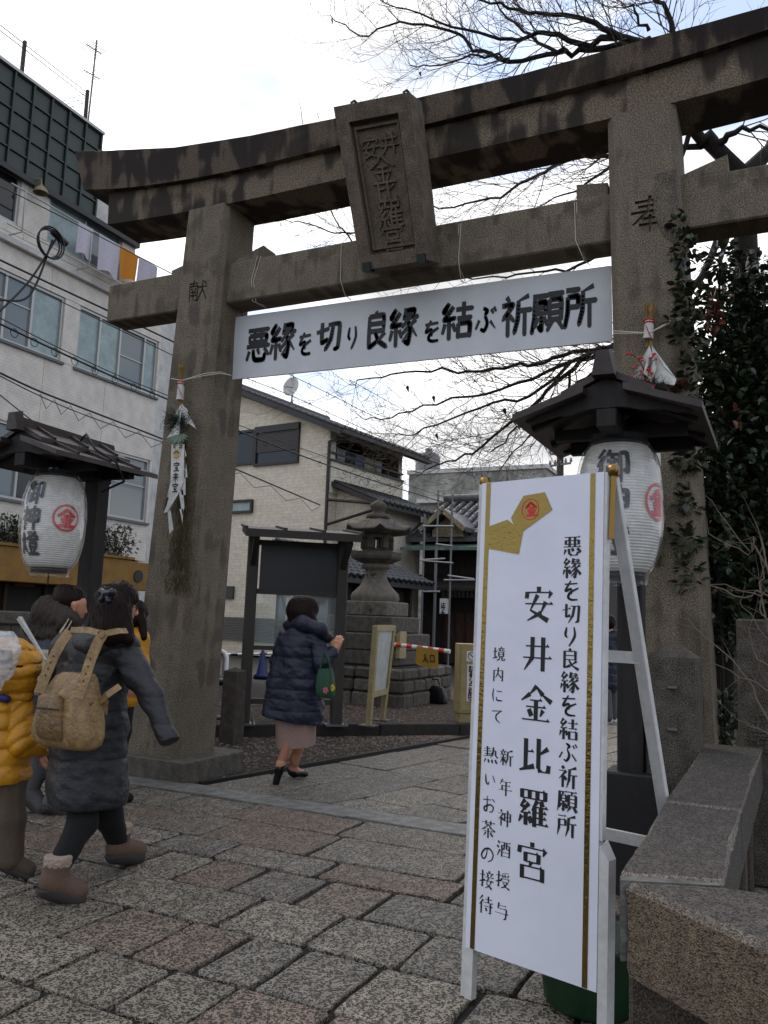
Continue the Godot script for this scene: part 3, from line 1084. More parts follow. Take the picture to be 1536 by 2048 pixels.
	peb.lathe([[0.1, -0.5], [0.8, -0.35], [1.0, 0.1], [0.6, 0.6], [0.1, 0.75]], 6, Transform3D(), true, false)
	var mm := MultiMesh.new()
	mm.transform_format = MultiMesh.TRANSFORM_3D
	mm.use_colors = true
	mm.mesh = peb.mesh()
	mm.instance_count = 9000
	for i in 9000:
		var p: Vector3
		if i < 5200:
			var t := rng.randf()
			p = ka.lerp(kb, t) + back * rng.randf_range(0.2, 2.6) + hgt
		else:
			var z := rng.randf_range(-5.75, -9.9)
			var xr := lerpf(-4.36, -3.55, (z + 5.7) / -4.4)
			var xl := ka.x + (z - ka.z) / kd.z * kd.x if absf(kd.z) > 0.01 else -9.0
			p = Vector3(rng.randf_range(maxf(xl + 0.1, -8.5), xr), -0.012, z)
			if xl > xr - 0.15:
				p = Vector3(-5.5 - rng.randf() * 2.0, -0.012, -6.6)
		var s := rng.randf_range(0.005, 0.016)
		mm.set_instance_transform(i, Transform3D(Basis(Vector3.UP, rng.randf() * TAU).scaled(Vector3(s * 1.2, s * 0.8, s)), p + Vector3(0, s * 0.2, 0)))
		var v := rng.randf_range(0.06, 0.22)
		mm.set_instance_color(i, Color(v, v * 0.82, v * 0.66))
	var st := MultiMeshInstance3D.new()
	st.name = "loose_gravel"
	st.multimesh = mm
	st.material_override = vcol(mat(Color(1, 1, 1), 0.9))
	add_child(st)
	tag(st, "small brown gravel scattered over the verge and terrace behind the kerb", "gravel", "", "stuff")

func Mb_bar(a: Vector3, b: Vector3) -> Mb:
	var k := Mb.new()
	bar(k, a + Vector3(0, 0.03, 0), b + Vector3(0, 0.03, 0), 0.16, 0.18)
	return k

# ---------------------------------------------------------------- stone gate
func oct_ring(c: Vector3, w: float, d: float, ch: float) -> Array:
	var x := w * 0.5
	var z := d * 0.5
	return [c + Vector3(-x + ch, 0, z), c + Vector3(x - ch, 0, z), c + Vector3(x, 0, z - ch), c + Vector3(x, 0, -z + ch), c + Vector3(x - ch, 0, -z), c + Vector3(-x + ch, 0, -z), c + Vector3(-x, 0, -z + ch), c + Vector3(-x, 0, z - ch)]

# strokes of a character as closed cutters, 2 cm deep into the face
func carve(into: CSGCombiner3D, ch: String, o: Vector3, r: Vector3, d: Vector3, s: float, m: Material) -> void:
	var n := d.cross(r).normalized()
	var rng := RandomNumberGenerator.new()
	rng.seed = 3
	for st: String in (GLYPHS[ch] as String).split(";", false):
		var q: Array[Vector2] = []
		for c in st.strip_edges().split(" ", false):
			var xy := c.split(",")
			q.append(Vector2(xy[0].to_float(), xy[1].to_float()) / 100.0)
		for i in q.size() - 1:
			var e := (q[i + 1] - q[i]).normalized()
			var pn := e.orthogonal()
			var p := []
			for lv in [-0.022 - rng.randf() * 0.002, 0.03 + rng.randf() * 0.01]:
				for cc in [[q[i] - e * 0.02, 1, 0.085], [q[i + 1] + e * 0.02, 1, 0.06], [q[i + 1] + e * 0.02, -1, 0.06], [q[i] - e * 0.02, -1, 0.085]]:
					var v: Vector2 = cc[0] + pn * cc[1] * cc[2] * 0.5
					p.append(o + (r * v.x + d * v.y) * s + n * lv)
			var k := Mb.new()
			k.hexa(p)
			var c3 := CSGMesh3D.new()
			c3.name = "cut"
			c3.mesh = k.mesh()
			c3.material = m
			c3.operation = CSGShape3D.OPERATION_SUBTRACTION
			into.add_child(c3, true)

func build_gate() -> void:
	var t := thing("stone_torii_gate", "tall weathered granite torii gate with curved lintel over the stone path", "gate", Vector3(-2.77, 0, -5.96))
	var zc := -5.96
	for sd in [-1, 1]:
		var foot: float = -2.768 + 2.098 * sd
		var head: float = -2.768 + 1.923 * sd
		var at := func(y: float, w: float) -> Vector3: return Vector3(lerpf(foot, head, (y - 0.17) / 4.9), y, zc)
		var rings := []
		for lv in [[0.165, 0.57, 0.56], [2.6, 0.525, 0.52], [5.08, 0.478, 0.47]]:
			rings.append(oct_ring(at.call(lv[0], 0.0), lv[1], lv[2], 0.045))
		var k := Mb.new()
		k.loft(rings, true, false)
		var p := CSGCombiner3D.new()
		p.name = "pillar"
		t.add_child(p, true)
		p.position = -t.position
		var body := CSGMesh3D.new()
		body.name = "shaft"
		body.mesh = k.mesh()
		body.material = M.gate
		p.add_child(body)
		var cp := PZ(1288, 430, -5.725) if sd > 0 else PZ(400, 582, -5.725)
		var sz := 0.27 if sd > 0 else 0.21
		var off := (at.call(cp.y, 0.0) as Vector3).x + (0.035 if sd > 0 else 0.0)
		carve(p, "奉" if sd > 0 else "献", Vector3(off - sz * 0.5, cp.y + sz * 0.5, lerpf(-5.68, -5.725, (cp.y - 0.17) / 4.9)), Vector3.RIGHT, Vector3.DOWN, sz, body.material)
		if sd > 0:
			# smoother patch of repaired stone on the face, with a broken outline
			var pt := PackedVector2Array()
			for u in [[1311, 350], [1330, 343], [1352, 338], [1353, 400], [1360, 470], [1352, 490], [1330, 478], [1318, 458], [1308, 425], [1306, 390]]:
				var q := PZ(u[0], u[1], -5.722)
				pt.append(Vector2(q.x, q.y))
			var rp := Mb.new()
			rp.prism(pt, 0.012, Transform3D(Basis(Vector3.RIGHT, -0.0092), Vector3(0, 0, -5.6745)))
			part(t, "repaired_face", rp, tmat(Color(0.55, 0.51, 0.46), T.granite, 1.0, 0.85, T.granite_h, 0.1), "smooth repaired patch with a cracked edge")
		var pl := Mb.new()
		pl.cbox(Vector3(foot + (0.03 if sd < 0 else -0.03), 0.07, -6.02), Vector3(0.83 if sd < 0 else 0.83, 0.2, 0.83), 0.012)
		part(t, "plinth", pl, M.plinth)
	# lintels: outline of the visible front edge, sweeping up at the ends
	var top := []
	for u in [[150, 298], [210, 297], [350, 290], [500, 266], [665, 232], [822, 193], [1050, 140], [1300, 70], [1536, 5]]:
		top.append(PZ(u[0], u[1], -5.62))
	for q in [[0.5, 5.63], [0.72, 5.70], [0.92, 5.79]]:
		top.append(Vector3(q[0], q[1], -5.62))
	var kas := []
	var shi := []
	var wob := FastNoiseLite.new()
	wob.frequency = 3.0
	var dense := []
	for i in top.size() - 1:
		var m := maxi(2, int((top[i + 1] - top[i]).length() / 0.16))
		for j in m:
			dense.append(top[i].lerp(top[i + 1], j / float(m)))
	dense.append(top[-1])
	for i in dense.size():
		var q: Vector3 = dense[i]
		var sw := clampf((absf(q.x + 2.77) - 1.2) / 2.33, 0.0, 1.15)
		var yb := 5.322 + 0.19 * sw * sw
		var x := q.x
		var w1 := wob.get_noise_2d(q.x * 2.0, 0) * 0.006
		var xb := x + (0.12 * clampf((-5.6 - x) / 0.7, 0, 1) if x < -2.77 else 0.0)
		kas.append([Vector3(xb, yb, -5.66), Vector3(x, q.y - 0.025 + w1, -5.62), Vector3(x, q.y, -5.66), Vector3(x, q.y + 0.05, -5.96), Vector3(x, q.y, -6.26), Vector3(x, q.y - 0.025, -6.30), Vector3(xb, yb, -6.26)])
		if x > -5.93 and x < 0.42:
			var s2 := sw * sw
			shi.append([Vector3(x, 5.062 + 0.10 * s2, -5.735), Vector3(x, 5.33 + 0.18 * s2, -5.72), Vector3(x, 5.33 + 0.18 * s2, -6.2), Vector3(x, 5.062 + 0.10 * s2, -6.185)])
	var kk := Mb.new()
	kk.loft(kas, true, false)
	part(t, "top_lintel", kk, M.gate_dark, "dark stained top lintel with upswept ends")
	var ss := Mb.new()
	ss.loft(shi, true, false)
	part(t, "second_lintel", ss, M.gate_mid)
	var nk := Mb.new()
	nk.cbox(Vector3(-2.77, 4.352, -5.96), Vector3(6.28, 0.375, 0.27), 0.012)
	part(t, "tie_beam", nk, M.gate)
	# wedges on the tie beam beside each pillar
	for w in [[-5.16, -4.99, 0.05, 0.09], [-4.44, -4.13, 0.03, 0.13], [-1.33, -1.10, 0.13, 0.10], [-0.61, -0.28, 0.04, 0.14]]:
		var h := Mb.new()
		h.hexa([Vector3(w[0], 4.535, -6.06), Vector3(w[1], 4.535, -6.06), Vector3(w[1], 4.535, -5.86), Vector3(w[0], 4.535, -5.86),
			Vector3(w[0], 4.54 + w[2], -6.06), Vector3(w[1], 4.54 + w[3], -6.06), Vector3(w[1], 4.54 + w[3], -5.86), Vector3(w[0], 4.54 + w[2], -5.86)])
		part(t, "wedge", h, M.gate)
	# tablet with raised characters, leaning forward from the tie beam
	var zt := -5.22
	var zb := -5.56
	var A := PZ(667, 214, zt)
	var B := PZ(818, 184, zt)
	var C := PZ(858, 520, zb)
	var D := PZ(722, 541, zb)
	var n := (C - A).cross(B - D).normalized()
	if n.z < 0:
		n = -n
	var P := func(s: float, v: float, out: float) -> Vector3: return A.lerp(B, s).lerp(D.lerp(C, s), v) + n * out
	var tab := Mb.new()
	tab.hexa([P.call(0.0, 0.0, -0.24), P.call(1.0, 0.0, -0.24), P.call(1.0, 1.0, -0.24), P.call(0.0, 1.0, -0.24), P.call(0.0, 0.0, -0.06), P.call(1.0, 0.0, -0.06), P.call(1.0, 1.0, -0.06), P.call(0.0, 1.0, -0.06)])
	var tablet := part(t, "name_tablet", tab, M.plaque)
	var fr := Mb.new()
	var bd := [0.17, 0.105]                              # rim share of width, of height
	for q in [[0.0, 1.0, 0.0, bd[1]], [0.0, 1.0, 1.0 - bd[1] * 0.8, 1.0], [0.0, bd[0], bd[1], 1.0 - bd[1] * 0.8], [1.0 - bd[0], 1.0, bd[1], 1.0 - bd[1] * 0.8]]:
		var s0: float = q[0]
		var s1: float = q[1]
		var v0: float = q[2]
		var v1: float = q[3]
		var iw := 0.6
		fr.hexa([P.call(s0, v0, -0.062), P.call(s1, v0, -0.062), P.call(s1, v1, -0.062), P.call(s0, v1, -0.062), P.call(s0, v0, 0.0), P.call(s1, v0, 0.0), P.call(s1, v1, 0.0), P.call(s0, v1, 0.0)])
	for q in [[0.20, 0.225, 0.15, 0.87], [0.775, 0.80, 0.15, 0.87], [0.20, 0.80, 0.135, 0.15], [0.20, 0.80, 0.87, 0.885]]:
		fr.hexa([P.call(q[0], q[2], -0.062), P.call(q[1], q[2], -0.062), P.call(q[1], q[3], -0.062), P.call(q[0], q[3], -0.062), P.call(q[0], q[2], -0.035), P.call(q[1], q[2], -0.035), P.call(q[1], q[3], -0.035), P.call(q[0], q[3], -0.035)])
	part(tablet, "rim", fr, M.plaque)
	var le := Mb.new()
	var rr: Vector3 = (P.call(1.0, 0.5, 0.0) - P.call(0.0, 0.5, 0.0))
	var dd: Vector3 = (P.call(0.5, 1.0, 0.0) - P.call(0.5, 0.0, 0.0))
	var wd := rr.length()
	rr = rr.normalized()
	dd = dd.normalized()
	for q in [["安", 0.24, 0.20, 0.27], ["井", 0.50, 0.19, 0.27], ["金", 0.31, 0.32, 0.36], ["比", 0.33, 0.46, 0.32], ["羅", 0.32, 0.59, 0.36], ["宮", 0.33, 0.74, 0.33]]:
		glyph(le, q[0], P.call(q[1], q[2], -0.06), rr, dd, q[3] * wd * 1.02, "brush", 0.68, 0.016)
	part(tablet, "raised_lettering", le, M.plaque)
	for s in [0.10, 0.90]:
		var br := Mb.new()
		var c: Vector3 = P.call(s, 0.985, -0.02)
		br.box(c, Vector3(0.07, 0.075, 0.07), basis_to(rr, n))
		part(tablet, "iron_bracket", br, M.black_iron)
	for s in [0.16, 0.86]:
		var hk := Mb.new()
		var c: Vector3 = P.call(s, 0.0, -0.10)
		hk.tube([c, c + Vector3(0, 0.05, 0.0), c + Vector3(0.015, 0.075, -0.02), c + Vector3(0.03, 0.06, -0.08)], 0.011, 6)
		part(tablet, "iron_hook", hk, M.black_iron)
	# dry grass stalks growing on the lintel
	var gr := Mb.new()
	gr.tube([PZ(605, 248, -5.8), PZ(602, 220, -5.8), PZ(596, 195, -5.8)], [0.004, 0.003, 0.001], 4)
	gr.tube([PZ(637, 236, -5.8), PZ(633, 218, -5.8)], [0.004, 0.001], 4)
	single("dry_grass", gr, M.twig, "dry grass stalks sprouting from the lintel of the stone gate", "grass")

func build_banner() -> void:
	var z := -5.985
	var t := thing("hanging_signboard", "long white signboard with black brush lettering hung between the gate pillars", "signboard", Vector3(-2.79, 3.49, -6.0))
	var b := Mb.new()
	b.hexa([Vector3(-4.475, 3.497, z - 0.022), Vector3(-1.09, 3.470, z - 0.022), Vector3(-1.09, 3.470, z), Vector3(-4.475, 3.497, z), Vector3(-4.485, 4.088, z - 0.022), Vector3(-1.10, 4.050, z - 0.022), Vector3(-1.10, 4.050, z), Vector3(-4.485, 4.088, z)])
	part(t, "board", b, M.banner)
	var l := Mb.new()
	var text := "悪縁を切り良縁を結ぶ祈願所"
	var spots := [[492, 540, 655, 724], [540, 591, 645, 718], [594, 626, 664, 712], [631, 683, 640, 705], [690, 720, 650, 700], [728, 778, 622, 700], [778, 836, 615, 692], [845, 882, 640, 686], [883, 946, 603, 678], [950, 994, 612, 670], [1000, 1062, 590, 672], [1063, 1126, 583, 665], [1128, 1192, 570, 655]]
	for i in 13:
		var s: Array = spots[i]
		var mv: float = (s[2] + s[3]) * 0.5
		var a := PZ(s[0], mv, z)
		var c := PZ(s[1], mv, z)
		var mu: float = (s[0] + s[1]) * 0.5
		var hh: float = PZ(mu, s[2], z).y - PZ(mu, s[3], z).y
		var yt: float = PZ(mu, s[2], z).y
		glyph(l, text[i], Vector3(a.x, yt, z + 0.002), Vector3.RIGHT * ((c.x - a.x) / hh), Vector3.DOWN, hh, "brush", 1.25)
	part(t, "lettering", l, M.ink)
	# cords that tie the board to the tie beam
	for q in [[[515, 512], [503, 560], [505, 602], [532, 616]], [[522, 512], [507, 562], [512, 605], [530, 612]], [[683, 486], [681, 560], [690, 590], [702, 600]], [[922, 447], [917, 520], [922, 560], [928, 566]], [[918, 448], [913, 520], [930, 562]], [[1149, 404], [1151, 480], [1168, 520], [1180, 530]], [[1153, 404], [1156, 482], [1172, 520]]]:
		var pts := []
		for i in q.size():
			pts.append(PZ(q[i][0], q[i][1], -5.822 if i < q.size() - 2 else (-5.84 if i == q.size() - 2 else -5.98)))
		var c := Mb.new()
		c.tube(pts, 0.0035, 5)
		part(t, "cord", c, M.cord)

# ---------------------------------------------------------------- buildings
func cloth_sheet(mb: Mb, a: Vector3, b: Vector3, drop: float, out: Vector3, seed: int, flare := 0.06) -> void:
	var rng := RandomNumberGenerator.new()
	rng.seed = seed
	var ph := rng.randf() * TAU
	var rings := []
	for j in 7:
		var t := j / 6.0
		var ring := []
		for i in 13:
			var s := i / 12.0
			var p := a.lerp(b, 0.5 + (s - 0.5) * (1.0 - 0.10 * t * sin(ph)))
			ring.append(p + Vector3.DOWN * drop * t * (1.0 + 0.05 * sin(s * 5.0 + ph)) + out * (sin(s * 9.0 + ph + t) * flare * t + 0.012))
		rings.append(ring)
	mb.loft(rings, false, true, false)

func leaf_shape() -> Mesh:
	var k := Mb.new()
	var l := [Vector3(0, 0, 0), Vector3(0.32, 0.05, 0.25), Vector3(0.30, 0.06, 0.62), Vector3(0, -0.02, 1.0), Vector3(-0.30, 0.06, 0.62), Vector3(-0.32, 0.05, 0.25)]
	var m := Vector3(0, -0.03, 0.5)
	for i in 6:
		var n: Vector3 = (l[i] - m).cross(l[(i + 1) % 6] - m).normalized()
		if n.y < 0:
			n = -n
		k.poly([m, l[i], l[(i + 1) % 6]], n)
	return k.mesh()

var leaf_mesh: Mesh

# leaves spread through lumps [centre, radius]; returns a MultiMesh
func leaves(lumps: Array, count: int, size: float, seed: int, dark: Color, light: Color, droop := 0.2) -> MultiMesh:
	if leaf_mesh == null:
		leaf_mesh = leaf_shape()
	var rng := RandomNumberGenerator.new()
	rng.seed = seed
	var mm := MultiMesh.new()
	mm.transform_format = MultiMesh.TRANSFORM_3D
	mm.use_colors = true
	mm.mesh = leaf_mesh
	mm.instance_count = count
	var vol := 0.0
	for l in lumps:
		vol += l[1] * l[1]
	var cum := []
	var acc := 0.0
	for l in lumps:
		acc += l[1] * l[1] / vol
		cum.append(acc)
	for i in count:
		var r := rng.randf()
		var k := 0
		while k < cum.size() - 1 and cum[k] < r:
			k += 1
		var d := Vector3(rng.randfn(), rng.randfn(), rng.randfn()).normalized()
		var rad: float = lumps[k][1] * pow(rng.randf(), 0.42)
		var sq: Vector3 = lumps[k][2] if lumps[k].size() > 2 else Vector3.ONE
		var p: Vector3 = lumps[k][0] + d * rad * sq
		var f := (d + Vector3(rng.randfn() * 0.7, rng.randfn() * 0.5 - droop, rng.randfn() * 0.7)).normalized()
		var up := Vector3(rng.randfn() * 0.5, 1, rng.randfn() * 0.5).normalized()
		if absf(f.dot(up)) > 0.95:
			up = Vector3.RIGHT
		var bs := Basis.looking_at(-f, up).scaled(Vector3.ONE * size * rng.randf_range(0.7, 1.25))
		mm.set_instance_transform(i, Transform3D(bs, p))
		mm.set_instance_color(i, dark.lerp(light, pow(rng.randf(), 2.0)))
	return mm

func foliage(parent: Node3D, called: String, mm: MultiMesh) -> void:
	var o := MultiMeshInstance3D.new()
	o.name = called
	o.multimesh = mm
	o.material_override = M.leaf
	parent.add_child(o, true)
	o.position = -parent.position
	o.set_meta("kind", "stuff")

# window in a wall whose face is the plane x, looking +x; panes: list of [share, material]
func x_window(parent: Node3D, x: float, z0: float, z1: float, y0: float, y1: float, panes: Array, frame: Material, bar_at := 0.0) -> void:
	var fr := Mb.new()
	var t := 0.05
	fr.span(Vector3(x - 0.10, y0, z0), Vector3(x - 0.03, y0 + t, z1))
	fr.span(Vector3(x - 0.10, y1 - t, z0), Vector3(x - 0.03, y1, z1))
	var s := 0.0
	var tot := 0.0
	for p in panes:
		tot += p[0]
	fr.span(Vector3(x - 0.10, y0 + t, z0), Vector3(x - 0.03, y1 - t, z0 - t))
	var w := part(parent, "window", fr, frame)
	for p in panes:
		var za := lerpf(z0, z1, s / tot)
		s += p[0]
		var zb := lerpf(z0, z1, s / tot)
		quick_box(w, "window_frame", Vector3(x - 0.10, y0 + t, zb + t), Vector3(x - 0.032, y1 - t, zb), frame)
		quick_box(w, "pane", Vector3(x - 0.085, y0 + t, za - (t if s == p[0] else 0.0)), Vector3(x - 0.075, y1 - t, zb + t), p[1])
		if bar_at > 0.0 and p[1] != M.frosted:
			quick_box(w, "glazing_bar", Vector3(x - 0.074, lerpf(y0, y1, bar_at), za), Vector3(x - 0.055, lerpf(y0, y1, bar_at) + 0.025, zb), frame)

func build_white_building() -> void:
	var xw := -12.5
	var t := thing("apartment_building", "white tiled apartment block with green panelled parapet beside the road", "building", Vector3(-16, 0, -10))
	var y1s: float = PX(231, 1035, xw).y
	var y1t: float = PX(238, 904, xw).y
	var y2s: float = PX(311, 795, xw).y
	var y2t: float = PX(316, 683, xw).y
	var y3s: float = PX(238, 560, xw).y
	var y3t: float = PX(245, 475, xw).y
	var pb: float = PX(0, 325, xw).y
	var ptop: float = PX(0, 122, xw).y
	var zA0: float = PX(155, 680, xw).z
	var zA1: float = PX(314, 740, xw).z
	var zB1: float = PX(125, 670, xw).z
	var zB0 := zB1 + 2.0
	var zend := -14.02
	var z3A0: float = PX(97, 440, xw).z
	var z3A1: float = PX(242, 520, xw).z
	var z3B1: float = PX(38, 420, xw).z
	var core := Mb.new()
	core.span(Vector3(-22, 0, -3), Vector3(xw - 0.26, y2t + 0.7, zend + 0.03))
	core.span(Vector3(-22, y2t + 0.7, -3), Vector3(xw - 0.26, ptop - 0.1, -13.0))
	core.span(Vector3(-22, 0, zend), Vector3(-13.15, y2t + 1.3, -17.0))
	part(t, "core_wall", core, M.white_trim)
	# facade: panels round the openings, with open joints
	var wall := func(z0: float, z1: float, y0: float, y1: float) -> void:
		var n := maxi(1, roundi(absf(z1 - z0) / 1.5))
		for i in n:
			var k := Mb.new()
			k.span(Vector3(xw - 0.25, y0 + 0.005, lerpf(z0, z1, i / float(n)) - 0.005), Vector3(xw, y1 - 0.005, lerpf(z0, z1, (i + 1) / float(n)) + 0.005))
			part(t, "wall_panel", k, M.white_wall)
	var f0 := 2.9
	wall.call(-3.0, zend, 2.45, y1s)
	wall.call(-3.0, zend, y1t, y2s)
	wall.call(-3.0, zend, y2t, y2t + 0.72)
	wall.call(-3.0, -13.0, y2t + 0.72, y3s)
	wall.call(-3.0, -13.0, y3t, pb)
	for q in [[y1s, y1t], [y2s, y2t]]:
		wall.call(zB1, zA0, q[0], q[1])
		wall.call(zA1, zend, q[0], q[1])
		wall.call(-3.0, zB0, q[0], q[1])
	wall.call(z3B1, z3A0, y3s, y3t)
	wall.call(z3A1, -13.0, y3s, y3t)
	wall.call(-3.0, z3B1 + 1.9, y3s, y3t)
	x_window(t, xw, zA0, zA1, y2s, y2t, [[0.27, M.frosted], [0.25, M.frosted], [0.32, M.glass], [0.16, M.frosted]], M.alu, 0.5)
	x_window(t, xw, zB0, zB1, y2s, y2t, [[0.35, M.glass], [0.30, M.glass], [0.35, M.frosted]], M.alu, 0.6)
	x_window(t, xw, zA0, zA1, y1s, y1t, [[0.4, M.glass_dark], [0.25, M.glass_dark], [0.55, M.glass]], M.alu, 0.55)
	x_window(t, xw, zB0, zB1, y1s, y1t, [[0.35, M.glass], [0.30, M.glass], [0.35, M.glass_dark]], M.alu)
	x_window(t, xw, z3A0, z3A1, y3s, y3t, [[0.5, M.frosted], [0.5, M.glass]], M.alu)
	x_window(t, xw, z3B1 + 1.9, z3B1, y3s, y3t, [[0.5, M.glass_dark], [0.5, M.glass_dark]], M.alu)
	# sills and a ledge
	for q in [[zA0, zA1, y2s], [zB0, zB1, y2s], [zA0, zA1, y1s], [zB0, zB1, y1s]]:
		quick_box(t, "sill", Vector3(xw - 0.05, q[2] - 0.055, q[0] + 0.06), Vector3(xw + 0.05, q[2] - 0.004, q[1] - 0.06), M.joint_grey)
	quick_box(t, "ledge", Vector3(xw + 0.003, y3s - 0.42, -3.0), Vector3(xw + 0.10, y3s - 0.30, -13.0), M.white_trim, 0.01)
	quick_box(t, "gutter", Vector3(xw + 0.003, pb - 0.11, -3.0), Vector3(xw + 0.12, pb - 0.004, -13.0), M.dark_frame)
	var dp := Mb.new()
	dp.tube([Vector3(-13.0, 0, zend - 0.12), Vector3(-13.0, y2t + 0.3, zend - 0.12)], 0.05, 8)
	part(t, "downpipe", dp, M.white_trim)
	# green parapet: separate panels held by raised ribs
	var zp: float = PX(203, 258, xw).z
	var rows := 5
	var cw := 0.43
	var z := zp
	var pm := Mb.new()
	pm.cbox(Vector3.ZERO, Vector3(0.05, (ptop - pb) / rows - 0.05, cw - 0.05), 0.008)
	var pmesh := pm.mesh()
	var backing := Mb.new()
	backing.span(Vector3(xw - 0.24, pb, -5.5), Vector3(xw - 0.04, ptop, zp))
	var para := part(t, "parapet", backing, M.green_rib)
	while z < -6.6:
		for r in rows:
			var o := part(para, "green_panel", pmesh, M.green_panel)
			o.position = -t.position + Vector3(xw - 0.02, lerpf(pb, ptop, (r + 0.5) / rows), z + cw * 0.5) - (para.position + t.position) + t.position
			o.position = Vector3(xw - 0.02, lerpf(pb, ptop, (r + 0.5) / rows), z + cw * 0.5)
		var rb := Mb.new()
		rb.span(Vector3(xw - 0.04, pb, z - 0.018), Vector3(xw + 0.05, ptop, z + 0.018))
		part(para, "rib", rb, M.green_rib)
		z += cw
	for r in rows:
		quick_box(para, "rail", Vector3(xw - 0.035, lerpf(pb, ptop, r / float(rows)) - 0.018, -6.2), Vector3(xw + 0.035, lerpf(pb, ptop, r / float(rows)) + 0.018, zp), M.green_rib)
	quick_box(para, "coping", Vector3(xw - 0.3, ptop + 0.002, -5.5), Vector3(xw + 0.07, ptop + 0.06, zp - 0.04), M.alu)
	# rooftop fence and aerial
	var fz := [PX(172, 235, xw - 0.1).z, PX(45, 145, xw - 0.1).z, PX(45, 145, xw - 0.1).z + 1.9]
	var ft: float = PX(172, 182, xw - 0.1).y
	var rf := thing("rooftop_fence", "thin wire fence with dark posts on the apartment roof edge", "fence", Vector3(xw - 0.12, ptop, fz[0]))
	for q in fz:
		quick_box(rf, "post", Vector3(xw - 0.15, ptop + 0.06, q - 0.025), Vector3(xw - 0.09, ft + 0.06, q + 0.025), M.black_iron)
	for i in 7:
		var wv := Mb.new()
		var yy := lerpf(ptop + 0.15, ft, i / 6.0)
		wv.tube([Vector3(xw - 0.12, yy, fz[0]), Vector3(xw - 0.12, yy, -5.5)], 0.009 if i > 4 else 0.004, 5)
		if i > 3:
			wv.tube([Vector3(xw - 0.12, yy, fz[0]), Vector3(xw - 2.5, yy, fz[0])], 0.007, 5)
		part(rf, "wire", wv, M.steel)
	var am := PX(176, 235, xw - 0.35)
	var at: Vector3 = PX(193, 80, xw - 0.35)
	var ant := thing("television_aerial", "slender rooftop television aerial on the apartment block", "aerial", Vector3(am.x, ptop, am.z))
	var mast := Mb.new()
	mast.tube([Vector3(am.x, ptop - 0.12, am.z), Vector3(at.x, at.y, am.z - 0.05)], 0.022, 6)
	part(ant, "mast", mast, M.steel)
	for k in [[0.88, 0.55, 9], [0.62, 0.4, 6]]:
		var yy: float = lerpf(ptop, at.y, k[0])
		var bm := Mb.new()
		var o := Vector3(am.x, yy, am.z)
		bm.tube([o + Vector3(0.1, -0.1, 0.3), o + Vector3(-0.1, 0.15, -0.3)], 0.012, 5)
		for i in k[2]:
			var c: Vector3 = o + Vector3(0.1, -0.1, 0.3).lerp(Vector3(-0.1, 0.15, -0.3), i / float(k[2] - 1))
			bm.tube([c + Vector3(0.2, 0.02, 0.04), c - Vector3(0.2, 0.02, 0.04)], 0.007, 4)
		part(ant, "antenna_array", bm, M.steel)
	# drying pole with washing in front of the top windows
	var pa := PX(95, 420, xw + 0.35)
	var pbx := PX(330, 545, xw + 0.35)
	var yy2: float = PX(200, 470, xw + 0.35).y
	var pole := thing("drying_rack", "steel drying poles fixed across the upper apartment windows", "drying rack", Vector3(xw + 0.35, yy2, -12))
	var pk := Mb.new()
	pk.tube([Vector3(xw + 0.35, yy2, -9.5), Vector3(xw + 0.35, yy2, -13.1)], 0.016, 6)
	pk.tube([Vector3(xw + 0.35, yy2 - 0.75, -9.5), Vector3(xw + 0.35, yy2 - 0.75, -13.1)], 0.012, 6)
	part(pole, "pole", pk, M.alu)
	for zz in [-9.8, -11.4, -13.0]:
		var br := Mb.new()
		br.tube([Vector3(xw, yy2 - 0.78, zz), Vector3(xw + 0.37, yy2 - 0.78, zz), Vector3(xw + 0.37, yy2 + 0.02, zz)], 0.014, 6)
		part(pole, "bracket", br, M.alu)
	var wash := [[152, 182, 0.62, Color(0.84, 0.82, 0.87), "pale lilac towel hanging beside the bedroom curtain"], [196, 239, 0.72, Color(0.83, 0.81, 0.86), "wide lilac sheet hanging left of the orange towel"], [240, 276, 0.62, Color(0.85, 0.54, 0.12), "orange towel hanging on the drying pole"], [279, 316, 0.55, Color(0.80, 0.78, 0.83), "greyish lilac cloth at the end of the drying pole"]]
	for w in wash:
		var k := Mb.new()
		var za: float = PX(w[0], 480, xw + 0.35).z
		var zb: float = PX(w[1], 500, xw + 0.35).z
		cloth_sheet(k, Vector3(xw + 0.36, yy2 + 0.016, za), Vector3(xw + 0.36, yy2 + 0.016, zb), w[2], Vector3.RIGHT, int(w[0]), 0.03)
		single("hanging_towel", k, tmat(w[3], T.cloth, 2.0, 0.9), w[4], "towel", "washing on the drying poles")
	# shop front with ochre fascia
	var sh := thing("shop_awning", "ochre yellow shop fascia along the ground floor of the white block", "awning", Vector3(xw, 0, -10))
	var ya: float = PX(0, 1090, xw + 0.5).y
	var yb: float = PX(0, 1162, xw + 0.5).y
	var ze: float = PX(262, 1110, xw + 0.5).z
	quick_box(sh, "fascia", Vector3(xw + 0.002, yb, -4.0), Vector3(xw + 0.55, ya, ze), M.ochre, 0.015)
	quick_box(sh, "coping", Vector3(xw + 0.001, ya + 0.001, -4.0), Vector3(xw + 0.59, ya + 0.05, ze - 0.03), M.ochre)
	var ye := Mb.new()
	ye.cbox(Vector3(xw + 0.15, (ya + yb) * 0.5, ze - 0.55), Vector3(0.25, ya - yb - 0.02, 0.9), 0.01)
	part(sh, "end_panel", ye, M.ochre)
	var dk := Mb.new()
	dk.lathe([[0.001, 0.0], [0.13, 0.0], [0.13, 0.02], [0.001, 0.02]], 20, Transform3D(Basis(Vector3.BACK, -PI / 2).scaled(Vector3.ONE), Vector3(xw + 0.277, (ya + yb) * 0.5, ze - 0.5)), false)
	part(sh, "dark_disc", dk, M.dark_frame)
